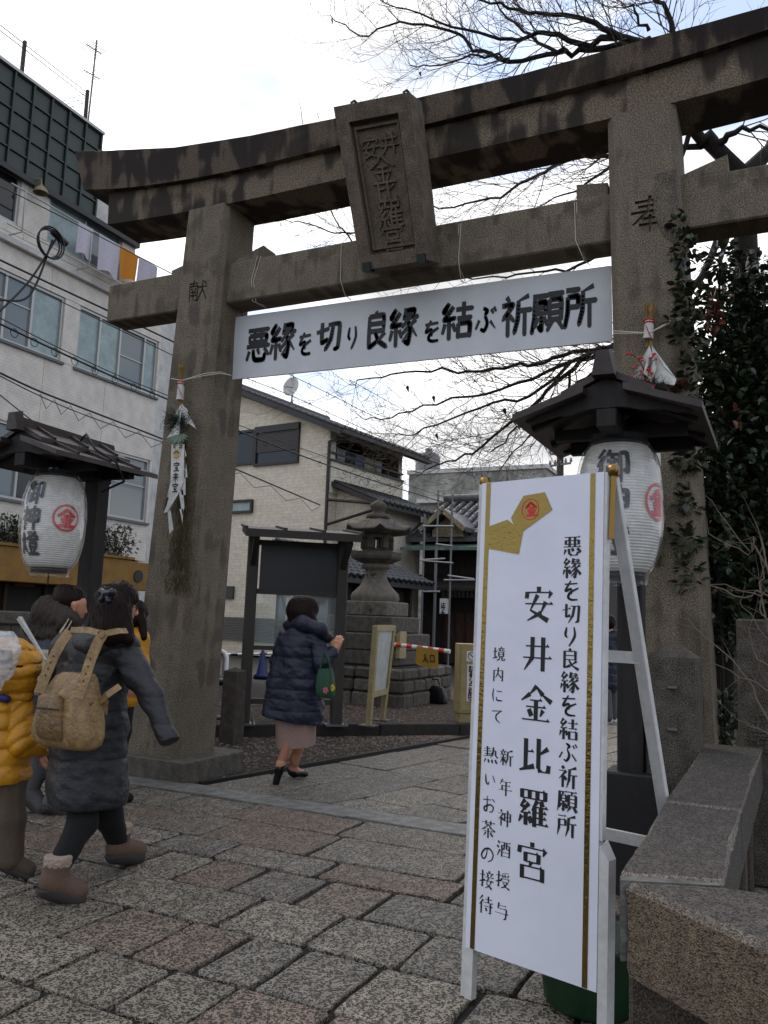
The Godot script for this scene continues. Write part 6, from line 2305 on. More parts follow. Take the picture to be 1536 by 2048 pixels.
		var ln := thing("paper_lantern", ["white ribbed paper lantern in plastic wrap hanging before the white block", "white ribbed paper lantern in plastic wrap partly behind the upright white sign"][sd], "paper lantern", Vector3(x, y0, -4.40), "paired paper lanterns")
		var body := Mb.new()
		var prof2 := []
		var ribs := 44
		for i in ribs * 4 + 1:
			var y := lerpf(y0, y1, i / float(ribs * 4))
			prof2.append([radius.call(y) + 0.0028 * sin(TAU * i / 4.0), y])
		body.lathe(prof2, 40, Transform3D(Basis(), c), true, false)
		part(ln, "paper_body", body, M.lantern)
		for q in [[y0 - 0.035, y0 + 0.012, 0.125], [y1 - 0.012, y1 + 0.03, 0.125]]:
			var cp := Mb.new()
			cp.lathe([[0.02, q[0]], [q[2], q[0]], [q[2], q[1]], [0.02, q[1]]], 24, Transform3D(Basis(), c), true, true)
			part(ln, "black_hoop", cp, M.board_black)
		var wn := FastNoiseLite.new()
		wn.seed = 4 + sd
		wn.frequency = 4.0
		var film := []
		for i in 25:
			var u := i / 24.0
			var y := lerpf(y0 - 0.06, y1 + 0.05, u)
			var ring := []
			for j in 48:
				var a := TAU * j / 48.0
				var rr: float = maxf(radius.call(y), 0.13) + 0.012 + 0.010 * absf(wn.get_noise_3d(cos(a) * 0.6, y * 1.2, sin(a) * 0.6)) + 0.004 * absf(sin(a * 7.0 + y * 9.0))
				ring.append(c + Vector3(cos(a) * rr, y, sin(a) * rr))
			film.append(ring)
		var fm := Mb.new()
		fm.loft(film, false)
		part(ln, "plastic_cover", fm, M.film)
		var hg := Mb.new()
		hg.tube([c + Vector3(0, y1 + 0.02, 0), c + Vector3(0, 2.40, 0)], 0.008, 6)
		hg.tube([c + Vector3(0.02, y0 - 0.03, 0.02), c + Vector3(0.022, y0 - 0.12, 0.022)], 0.006, 6)
		part(ln, "hanging_wire", hg, M.cable)
		var wrap := func(flat: Mb, angle: float) -> Mb:
			for i in flat.V.size():
				var v := flat.V[i]
				var rr: float = radius.call(v.y) + 0.0052 + v.z
				var a := angle + v.x / R
				flat.V[i] = c + Vector3(sin(a) * rr, v.y, cos(a) * rr)
				flat.N[i] = Vector3(sin(a), 0, cos(a))
			return flat
		fine_strokes = true
		var tx := Mb.new()
		column_text(tx, "御神燈", Vector3(-0.085, 2.285, 0), Vector3.RIGHT, Vector3.DOWN, 0.175, 0.185, "brush", 1.15)
		part(ln, "lettering", wrap.call(tx, 0.0), M.ink_blue)
		var em := Mb.new()
		ring2(em, Vector3(0, 2.02, 0), Vector3.RIGHT, Vector3.DOWN, 0.098, 0.014)
		glyph(em, "金", Vector3(-0.066, 2.085, 0), Vector3.RIGHT, Vector3.DOWN, 0.132, "brush", 1.5)
		part(ln, "red_emblem", wrap.call(em, deg_to_rad(71.0)), M.red)
		fine_strokes = false

var fine_strokes := false

# ---------------------------------------------------------------- stone rail on the right
func worn_block(parent: Node3D, p: Array, ch: float, seed: int, side: Material, label := "", sub := 0.04) -> void:
	# prism over a plan outline (x, z) with slightly uneven, chipped edges: p = [outline, y0, y1]
	var wn := FastNoiseLite.new()
	wn.seed = seed
	wn.frequency = 9.0
	var out: Array[Vector2] = []
	var pl: Array = p[0]
	for i in pl.size():
		var a: Vector2 = pl[i]
		var b: Vector2 = pl[(i + 1) % pl.size()]
		var n := maxi(1, int(a.distance_to(b) / sub))
		out.append(a.move_toward(pl[(i + pl.size() - 1) % pl.size()], ch * 0.7))
		for k in n:
			out.append(a.move_toward(b, ch * 0.7).lerp(b.move_toward(a, ch * 0.7), k / float(n)))
	var mid := Vector2.ZERO
	for q in out:
		mid += q
	mid /= out.size()
	var rings := []
	for lv in [[0.35, p[1], 0.0], [0.0, p[1] + ch, 0.4], [0.0, lerpf(p[1], p[2], 0.35), 0.6], [0.0, lerpf(p[1], p[2], 0.7), 0.6], [0.0, p[2] - ch, 1.0], [0.55, p[2] - ch * 0.25, 1.0], [1.2, p[2], 0.5]]:
		var ring := []
		for q in out:
			var s: Vector2 = q.move_toward(mid, lv[0] * ch)
			var w = wn.get_noise_3d(s.x * 1.6, lv[1] * 1.6, s.y * 1.6) * ch * 0.8 * lv[2]
			s = s.move_toward(mid, maxf(w, -0.01))
			ring.append(Vector3(s.x, lv[1] - absf(w) * 0.35, s.y))
		rings.append(ring)
	var body := Mb.new()
	body.loft(rings.slice(0, 5), false)
	var stone := part(parent, "cap_stone", body, side, label)
	var edge := Mb.new()
	edge.loft(rings.slice(4, 7), false)
	part(stone, "worn_edge", edge, M.rail_edge)
	var k := Mb.new()
	var top := PackedVector2Array()
	for q in rings[-1]:
		top.append(Vector2(q.x, q.z))
	var ix := Geometry2D.triangulate_polygon(top)
	var s0 := k.V.size()
	for q in rings[-1]:
		k.vert(q, Vector3.UP)
	for i in range(0, ix.size(), 3):
		k.idx(s0 + ix[i], s0 + ix[i + 1], s0 + ix[i + 2])
	part(stone, "top_face", k, M.rail_top)

func build_stone_rail() -> void:
	var t := thing("stone_railing", "thick granite railing that turns a corner beside the upright white sign", "railing", Vector3(-0.27, 0, -3.5))
	var y0 := 0.53
	var y1 := 0.75
	worn_block(t, [[Vector2(-0.415, -3.36), Vector2(-0.155, -3.36), Vector2(-0.125, -5.22), Vector2(-0.425, -5.22)], y0, y1], 0.014, 5, M.rail_top)
	worn_block(t, [[Vector2(-0.402, -2.315), Vector2(-0.155, -2.40), Vector2(-0.155, -3.345), Vector2(-0.415, -3.345)], y0, y1], 0.014, 6, M.rail_top)
	worn_block(t, [[Vector2(-0.385, -2.28), Vector2(0.95, -1.15), Vector2(1.15, -1.38), Vector2(0.02, -2.36), Vector2(-0.15, -2.375)], y0 - 0.01, y1 - 0.004], 0.02, 7, M.rail_face, "brownish granite cap stone with a rough face")
	var mt := Mb.new()
	mt.hexa([Vector3(-0.397, y0 + 0.02, -2.318), Vector3(-0.16, y0 + 0.02, -2.398), Vector3(-0.16, y0 + 0.02, -2.372), Vector3(-0.392, y0 + 0.02, -2.275), Vector3(-0.397, y1 - 0.006, -2.318), Vector3(-0.16, y1 - 0.006, -2.398), Vector3(-0.16, y1 - 0.006, -2.372), Vector3(-0.392, y1 - 0.006, -2.275)])
	part(t, "mortar_joint", mt, M.mortar)
	for q in [[-0.28, -2.42, 0.20], [-0.28, -3.35, 0.2], [-0.28, -4.3, 0.2], [-0.28, -5.1, 0.2], [0.02, -2.13, 0.21], [0.75, -1.5, 0.2]]:
		var k := Mb.new()
		var s: float = q[2] * 0.5
		k.cbox(Vector3(q[0], y0 * 0.5 - 0.012, q[1]), Vector3(s * 2, y0 + 0.02, s * 2), 0.012)
		part(t, "support_post", k, M.concrete_post)
	# pointed granite post
	var p := thing("pointed_stone_post", "granite post with a pyramid top and two iron stubs", "stone post", Vector3(-0.55, 0, -4.9))
	var c := Vector3(-0.553, 0, -4.895)
	var h := 0.135
	var sh := Mb.new()
	sh.cbox(c + Vector3(0, 0.61, 0), Vector3(h * 2, 1.26, h * 2), 0.014)
	part(p, "shaft", sh, M.granite_dark)
	var ap := Mb.new()
	var cs := [Vector3(-h, 1.235, -h), Vector3(h, 1.235, -h), Vector3(h, 1.235, h), Vector3(-h, 1.235, h)]
	for e in 4:
		ap.face([c + cs[e] * Vector3(0.97, 1, 0.97), c + cs[(e + 1) % 4] * Vector3(0.97, 1, 0.97), c + Vector3(0.0, 1.325, 0)], c)
	part(p, "pyramid_top", ap, M.granite_dark)
	for y in [1.08, 0.86]:
		var st := Mb.new()
		st.cbox(c + Vector3(0.005, y, h + 0.008), Vector3(0.05, 0.018, 0.03), 0.004)
		part(p, "iron_stub", st, M.steel)
	# inscribed slab at the far end of the rail
	var sl := thing("inscribed_stone_slab", "upright granite slab with carved characters at the far end of the railing", "stone slab", Vector3(-0.1, 0, -5.4))
	var x0: float = PZ(1475, 1400, -5.25).x
	var yt: float = PZ(1475, 1237, -5.25).y
	var bk := Mb.new()
	bk.cbox(Vector3(x0 + 0.16, yt * 0.5, -5.36), Vector3(0.32, yt, 0.24), 0.012)
	part(sl, "slab", bk, M.granite_dark)
	var gt := Mb.new()
	glyph(gt, "玉", PZ(1494, 1424, -5.238), Vector3.RIGHT, Vector3.DOWN, 0.11, "brush", 0.9, 0.006)
	glyph(gt, "垣", PZ(1494, 1464, -5.238), Vector3.RIGHT, Vector3.DOWN, 0.11, "brush", 0.9, 0.006)
	part(sl, "carved_characters", gt, M.granite_dark)

# ---------------------------------------------------------------- white A-frame sign
func build_signboard() -> void:
	var foot := Vector3(-1.10, 0, -3.12)
	var side := Vector3(0.9636, 0, 0.2674).normalized()
	var n0 := Vector3(-side.z, 0, side.x)
	if n0.z < 0:
		n0 = -n0
	var tl := deg_to_rad(1.5)
	var upv := (Vector3.UP * cos(tl) - n0 * sin(tl)).normalized()
	var n := side.cross(upv).normalized()
	if n.z < 0:
		n = -n
	var SP := func(u: float, v: float) -> Vector2:
		var p := PP(u, v, foot, n)
		return Vector2((p - foot).dot(side), (p - foot).dot(upv))
	var at := func(s: float, h: float, o := 0.0) -> Vector3: return foot + side * s + upv * h + n * o
	var t := thing("a_frame_sign", "tall white A-frame sign with gold stripes and black vertical lettering", "sign", foot)
	var w := 0.528
	var blk := func(s0: float, s1: float, h0: float, h1: float, d0: float, d1: float) -> Mb:
		var k := Mb.new()
		k.hexa([at.call(s0, h0, d0), at.call(s1, h0, d0), at.call(s1, h0, d1), at.call(s0, h0, d1), at.call(s0, h1, d0), at.call(s1, h1, d0), at.call(s1, h1, d1), at.call(s0, h1, d1)])
		return k
	var pnl := part(t, "panel", blk.call(-0.008, w - 0.002, 0.176, 1.946, -0.032, 0.0), M.white_panel)
	# gold stripes, gold pentagons, red crest
	var g0: Vector2 = SP.call(957, 980)
	var g1: Vector2 = SP.call(968, 980)
	part(pnl, "gold_stripe", blk.call(0.014, 0.034, 0.178, 1.944, 0.0005, 0.0016), M.gold)
	var g2: Vector2 = SP.call(1173, 1400)
	var g3: Vector2 = SP.call(1183, 1400)
	part(pnl, "gold_stripe", blk.call(g2.x + 0.001, g2.x + 0.021, 0.178, 1.944, 0.0005, 0.0016), M.gold)
	var pg := PackedVector2Array()
	for q in [[237, 668], [260, 525], [393, 475], [435, 510], [418, 462], [503, 313], [648, 288], [700, 408], [500, 555], [470, 712]]:
		pg.append(SP.call(900 + q[0] * 0.293, 900 + q[1] * 0.293))
	var pent := Mb.new()
	pent.prism(pg, 0.0012, Transform3D(Basis(side, upv, n), foot + n * 0.0018))
	part(pnl, "gold_pentagons", pent, M.gold)
	var cr := Mb.new()
	var cc: Vector2 = SP.call(1061, 1019)
	var ci: Vector3 = at.call(cc.x, cc.y, 0.0022)
	var rx := side * 0.92
	ring2(cr, ci, rx, -upv, 0.042, 0.0035, 0.0006)
	glyph(cr, "金", ci + rx * -0.028 + upv * 0.03, rx, (-upv + side * 0.1).normalized(), 0.058, "brush", 1.4)
	part(pnl, "red_crest", cr, M.red_flat)
	var tx := Mb.new()
	var cols := [["悪縁を切り良縁を結ぶ祈願所", 1122, 1072, 1152, 1672, 1.0], ["安井金比羅宮", 1043, 1172, 1092, 1757, 1.0], ["境内にて", 985, 1292, 1006, 1446, 1.0], ["新年神酒授与", 996, 1496, 1015, 1838, 1.0], ["熱いお茶の接待", 964, 1490, 984, 1826, 1.0]]
	for q in cols:
		var s: String = q[0]
		var a: Vector2 = SP.call(q[1], q[2])
		var b: Vector2 = SP.call(q[3], q[4])
		var top: float = a.y
		var bot: float = SP.call(q[1], q[4]).y
		var sw: Vector2 = SP.call(q[1], (q[2] + q[4]) * 0.5)
		var se: Vector2 = SP.call(q[3] + (9 if s.length() > 4 else 4), (q[2] + q[4]) * 0.5)
		var size := (se.x - sw.x) * (1.0 if q[1] < 1020 or s.length() > 10 else 1.10)
		var pitch := (top - bot - size) / (s.length() - 1)
		for i in s.length():
			var h := top - pitch * i
			glyph(tx, s[i], at.call(sw.x - size * 0.06, h, 0.0004), side, -upv, size, "serif", 1.5 if s.length() > 10 or s.length() == 6 and q[1] > 1020 else 1.2)
	part(pnl, "lettering", tx, M.ink)
	# legs
	part(t, "front_leg", blk.call(-0.006, 0.026, -0.002, 0.175, -0.034, -0.002), M.white_wood)
	var fl: Mb = blk.call(w + 0.001, w + 0.036, -0.002, 0.60, -0.055, 0.0)
	fl.hexa([at.call(w + 0.001, 0.60, -0.055), at.call(w + 0.036, 0.60, -0.055), at.call(w + 0.036, 0.60, 0.0), at.call(w + 0.001, 0.60, 0.0), at.call(w + 0.001, 0.655, -0.055), at.call(w + 0.006, 0.655, -0.055), at.call(w + 0.006, 0.64, 0.0), at.call(w + 0.001, 0.64, 0.0)])
	part(t, "front_leg", fl, M.white_wood)
	part(t, "side_rail", blk.call(w - 0.001, w + 0.010, 0.66, 1.944, -0.030, -0.003), M.white_wood)
	part(t, "side_rail", blk.call(-0.026, -0.009, 0.0, 1.944, -0.05, -0.006), M.white_wood)
	var bf := foot - n0 * 0.80
	for s in [0.0, w + 0.008]:
		var k := Mb.new()
		var a: Vector3 = at.call(s, 1.93, -0.045)
		var b: Vector3 = bf + side * s
		bar(k, a, b, 0.045, 0.03, 0.003)
		part(t, "back_leg", k, M.white_wood)
	for f in [0.34, 0.72]:
		var k := Mb.new()
		var a: Vector3 = (at.call(0.0, 1.93, -0.045) as Vector3).lerp(bf, f)
		var b: Vector3 = (at.call(w + 0.008, 1.93, -0.045) as Vector3).lerp(bf + side * (w + 0.008), f)
		bar(k, a, b, 0.02, 0.045)
		part(t, "back_rung", k, M.white_wood)
	for s in [-0.014, w + 0.022]:
		var hg := Mb.new()
		var a: Vector3 = at.call(s, 1.955, -0.03)
		hg.lathe([[0.001, -0.012], [0.024, -0.012], [0.024, 0.012], [0.001, 0.012]], 16, Transform3D(Basis(side.cross(upv), side, upv), a))
		bar(hg, a, at.call(s, 1.70, -0.018), 0.016, 0.014)
		bar(hg, a, a.lerp(bf + side * s, 0.125), 0.016, 0.014)
		part(t, "brass_hinge", hg, M.brass)
	# green tub behind the sign that weighs it down
	var c := G(1125, 2000) - n0 * 0.02
	c.y = 0
	var tb := Mb.new()
	tb.lathe([[0.02, 0.0], [0.155, 0.0], [0.175, 0.02], [0.185, 0.10], [0.20, 0.24], [0.205, 0.25], [0.19, 0.25], [0.18, 0.24], [0.02, 0.05]], 32, Transform3D(Basis(), foot + side * 0.36 - n0 * 0.30))
	single("green_tub", tb, M.green_bin, "dark green plastic tub standing behind the white sign", "tub")

# ---------------------------------------------------------------- New Year ornaments tied to the pillars
func build_ornaments() -> void:
	var rng := RandomNumberGenerator.new()
	rng.seed = 12
	for sd in [0, 1]:
		var z: float = [-5.665, -5.665][sd]
		var J := func(u: float, v: float, o := 0.0) -> Vector3: return PZ(u, v, z + o)
		var top: Vector3 = J.call(363, 728) if sd == 0 else J.call(1299, 606)
		var t := thing("new_year_ornament", ["New Year straw ornament with lettered paper streamers and hanging moss", "New Year straw ornament with red berries and folded white paper"][sd], "ornament", top)
		var o := Vector2(363, 728) if sd == 0 else Vector2(1299, 606)
		var P := func(x: float, y: float, f := 0.0) -> Vector3: return J.call(o.x + x, o.y + y, f)
		# straw bundle: stalks bound together, splayed at the head
		var st := Mb.new()
		for i in 40:
			var a := rng.randf() * TAU
			var r := sqrt(rng.randf())
			var b: Vector3 = P.call(0, 40, 0.03) + Vector3(cos(a) * 0.022 * r, 0, sin(a) * 0.018 * r)
			st.tube([P.call(0, rng.randf_range(0, 6), 0.03) + Vector3(cos(a) * 0.036 * r, 0, sin(a) * 0.02 * r), b, P.call(0, 88, 0.02) + Vector3(cos(a) * 0.022 * r, 0, sin(a) * 0.012 * r)], 0.0035, 4)
		part(t, "straw_bundle", st, M.straw)
		var wr := Mb.new()
		wr.tube([P.call(-1, 34, 0.03), P.call(-1, 50, 0.03), P.call(-3, 72, 0.03)], [0.030, 0.031, 0.034], 14)
		part(t, "paper_wrap", wr, M.paper)
		for y in [36, 41]:
			var rc := Mb.new()
			var ring := []
			for j in 15:
				var a := TAU * j / 14.0
				ring.append(P.call(-1, y, 0.03) + Vector3(cos(a) * 0.034, 0.004 * sin(a), sin(a) * 0.034))
			rc.tube(ring, 0.0045, 5, false)
			part(t, "red_cord", rc, M.red)
		var sc := Mb.new()
		sc.tube([P.call(-8, 44, 0.065), P.call(4, 70, 0.065)], 0.003, 4)
		part(t, "red_cord", sc, M.red)
		# rope round the pillar
		var rp := Mb.new()
		if sd == 0:
			for k in [0, 1]:
				rp.tube([J.call(342, 757, 0.01), P.call(0, 33, 0.065), J.call(410, 747 + 4 * k, -0.02), J.call(440, 744 + 3 * k, -0.045), J.call(463, 751, -0.16)], 0.004, 5)
		else:
			for k in [0, 1]:
				rp.tube([J.call(1226, 662 + 5 * k, -0.01), P.call(0, 60, 0.06), J.call(1340, 642 + 4 * k, -0.02), J.call(1368, 634 + 3 * k, -0.04)], 0.004, 5)
		part(t, "rope", rp, M.cord)
		# folded paper
		var fold := [[[0, 78], [-18, 108], [-8, 130], [14, 118], [12, 92]], [[6, 90], [14, 118], [30, 130], [20, 110]], [[0, 88], [-22, 132], [-30, 148], [-4, 140]]] if sd == 0 else [[[0, 84], [-26, 128], [-46, 166], [-10, 158]], [[4, 84], [30, 128], [54, 152], [50, 164], [12, 160]], [[0, 84], [14, 130], [4, 160], [-12, 140]]]
		for i in fold.size():
			var pl: Array = fold[i]
			var k := Mb.new()
			for j in range(1, pl.size() - 1):
				var a: Vector3 = P.call(pl[0][0], pl[0][1], 0.045 + 0.012 * i)
				var b: Vector3 = P.call(pl[j][0], pl[j][1], 0.05 + 0.02 * (j % 2) + 0.012 * i)
				var c: Vector3 = P.call(pl[j + 1][0], pl[j + 1][1], 0.05 + 0.02 * ((j + 1) % 2) + 0.012 * i)
				k.face([a, b, c], a - Vector3(0, 0, 1))
			part(t, "folded_paper", k, M.paper)
		# pine sprig
		var pn := Mb.new()
		var nc: Vector2 = Vector2(-8, 118) if sd == 0 else Vector2(-8, 172)
		for i in 420:
			var a := rng.randf() * TAU
			var b: Vector3 = P.call(nc.x + rng.randfn() * (13 if sd == 0 else 18), nc.y + rng.randfn() * (11 if sd == 0 else 8), 0.07)
			var e := b + Vector3(cos(a) * 0.055, sin(a) * 0.045 + 0.01, rng.randf_range(-0.02, 0.06))
			pn.tube([b, e], [0.0022, 0.0008], 3, false)
		part(t, "pine_sprig", pn, M.pine)
		var sp := Mb.new()
		for i in 9:
			var a := lerpf(-1.0, 1.2, i / 8.0)
			var b: Vector3 = P.call(nc.x + 4, nc.y + 22, 0.085)
			var dn := Vector3(sin(a) * 0.9, -cos(a) * 0.7, 0.18 + 0.1 * rng.randf())
			var sd2 := dn.cross(Vector3.BACK).normalized() * 0.014
			var m := b + dn * 0.07
			sp.face([b, m + sd2, b + dn * 0.15, m - sd2], b - Vector3(0, 0, 1))
		part(t, "bamboo_grass", sp, M.bamboo_grass)
		if sd == 0:
			# lettered streamer, zigzag strips and a hank of dry moss
			var sf := Mb.new()
			for q in [[[-20, 160], [6, 160], [4, 236], [-22, 236]], [[-22, 236], [4, 236], [-4, 256], [-28, 296], [-36, 298], [-24, 268]]]:
				var f := []
				for v in q:
					f.append(P.call(v[0], v[1], 0.075))
				sf.face(f, f[0] - Vector3(0, 0, 1))
			part(t, "paper_streamer", sf, M.paper)
			var tx := Mb.new()
			var i0: Vector3 = P.call(-16, 196, 0.077)
			column_text(tx, "宝来宝", i0, Vector3.RIGHT * 0.8, Vector3.DOWN, 0.085, 0.092, "brush", 1.1)
			glyph(tx, "安", P.call(-17, 158, 0.077), Vector3.RIGHT * 0.8, Vector3.DOWN, 0.05, "brush")
			glyph(tx, "井", P.call(-5, 160, 0.077), Vector3.RIGHT * 0.8, Vector3.DOWN, 0.05, "brush")
			part(t, "lettering", tx, M.ink)
			var gd := Mb.new()
			var gc: Vector3 = P.call(-10, 180, 0.077)
			ring2(gd, gc, Vector3.RIGHT, Vector3.DOWN, 0.042, 0.006, 0.001)
			glyph(gd, "金", gc + Vector3(-0.03, 0.03, 0), Vector3.RIGHT, Vector3.DOWN, 0.06, "brush", 1.6)
			part(t, "gold_crest", gd, M.gold)
			for q in [[[6, 168], [10, 182], [4, 198], [12, 226], [6, 228]], [[-2, 214], [8, 214], [8, 262], [0, 262]], [[-6, 252], [3, 252], [6, 286], [2, 304]], [[-4, 290], [4, 290], [2, 318], [6, 338]], [[-28, 292], [-22, 292], [-16, 330], [-24, 340]]]:
				var k := Mb.new()
				var f := []
				for v in q:
					f.append(P.call(v[0], v[1], 0.068))
				k.face(f, f[0] - Vector3(0, 0, 1))
				part(t, "zigzag_paper", k, M.paper)
			var ms := Mb.new()
			for i in 900:
				var v := 150.0 + 300.0 * rng.randf()
				var w := 8.0 + (v - 150.0) * 0.055
				var b: Vector3 = P.call(8 + (v - 150) * -0.045 + rng.randfn() * w * 0.6, v, 0.005 + 0.045 * rng.randf())
				var e := b + Vector3(rng.randfn() * 0.02, -0.04 - 0.04 * rng.randf(), rng.randfn() * 0.01)
				ms.tube([b, (b + e) * 0.5 + Vector3(rng.randfn() * 0.01, 0, 0.004), e], 0.0022, 3, false)
			part(t, "hanging_moss", ms, M.moss)
		else:
			var bs := Mb.new()
			var bt := Mb.new()
			for i in 26:
				var b: Vector3 = P.call(rng.randf_range(-46, 14), rng.randf_range(92, 168), 0.09)
				bs.sphere(b, Vector3.ONE * 0.010, 6)
				bt.tube([P.call(-4, 150, 0.07), (b + P.call(-2, 120, 0.08)) * 0.5, b], 0.002, 3, false)
			part(t, "red_berries", bs, M.red_flat)
			part(t, "berry_twigs", bt, M.red_wood)
			var lp := Mb.new()
			for q in [[[12, 300], [22, 300], [24, 352], [16, 372]], [[6, 348], [18, 352], [22, 390], [10, 396]], [[14, 396], [22, 396], [26, 440]]]:
				var f := []
				for v in q:
					f.append(P.call(v[0], v[1], 0.05))
				lp.face(f, f[0] - Vector3(0, 0, 1))
			part(t, "zigzag_paper", lp, M.paper)
			var ms := Mb.new()
			for i in 260:
				var b: Vector3 = P.call(18 + rng.randfn() * 5, 380 + 130 * rng.randf(), 0.02 + 0.04 * rng.randf())
				ms.tube([b, b + Vector3(rng.randfn() * 0.015, -0.07, 0.004)], 0.0022, 3, false)
			part(t, "hanging_moss", ms, M.moss)

# ---------------------------------------------------------------- trees
func twigs(mb: Mb, p: Vector3, dir: Vector3, len: float, r: float, level: int, rng: RandomNumberGenerator) -> void:
	var pts := [p]
	var rr := [r]
	var d := dir
	var n := 4 if level > 0 else 3
	for i in n:
		d = (d + Vector3(rng.randfn() * 0.16, rng.randfn() * 0.12 + 0.05, rng.randfn() * 0.16)).normalized()
		pts.append(pts[-1] + d * len / n)
		rr.append(r * (1.0 - 0.75 * (i + 1) / n))
	mb.tube(pts, rr, 4 if level < 2 else 5, false)
	if level <= 0:
		return
	var kids := rng.randi_range(3, 5)
	for k in kids:
		var f := (k + 0.6 + rng.randf() * 0.5) / (kids + 0.6)
		var at: int = clampi(int(f * n), 0, n - 1)
		var q: Vector3 = pts[at].lerp(pts[at + 1], f * n - at)
		var s := -1.0 if k % 2 == 0 else 1.0
		var axis := Vector3(0, 0, 1) + Vector3(rng.randfn() * 0.5, rng.randfn() * 0.5, 0)
		var nd := d.rotated(axis.normalized(), s * rng.randf_range(0.35, 0.85)) + Vector3(0, 0, rng.randfn() * 0.25)
		twigs(mb, q, nd.normalized(), len * rng.randf_range(0.42, 0.7), maxf(r * 0.55, 0.0022), level - 1, rng)

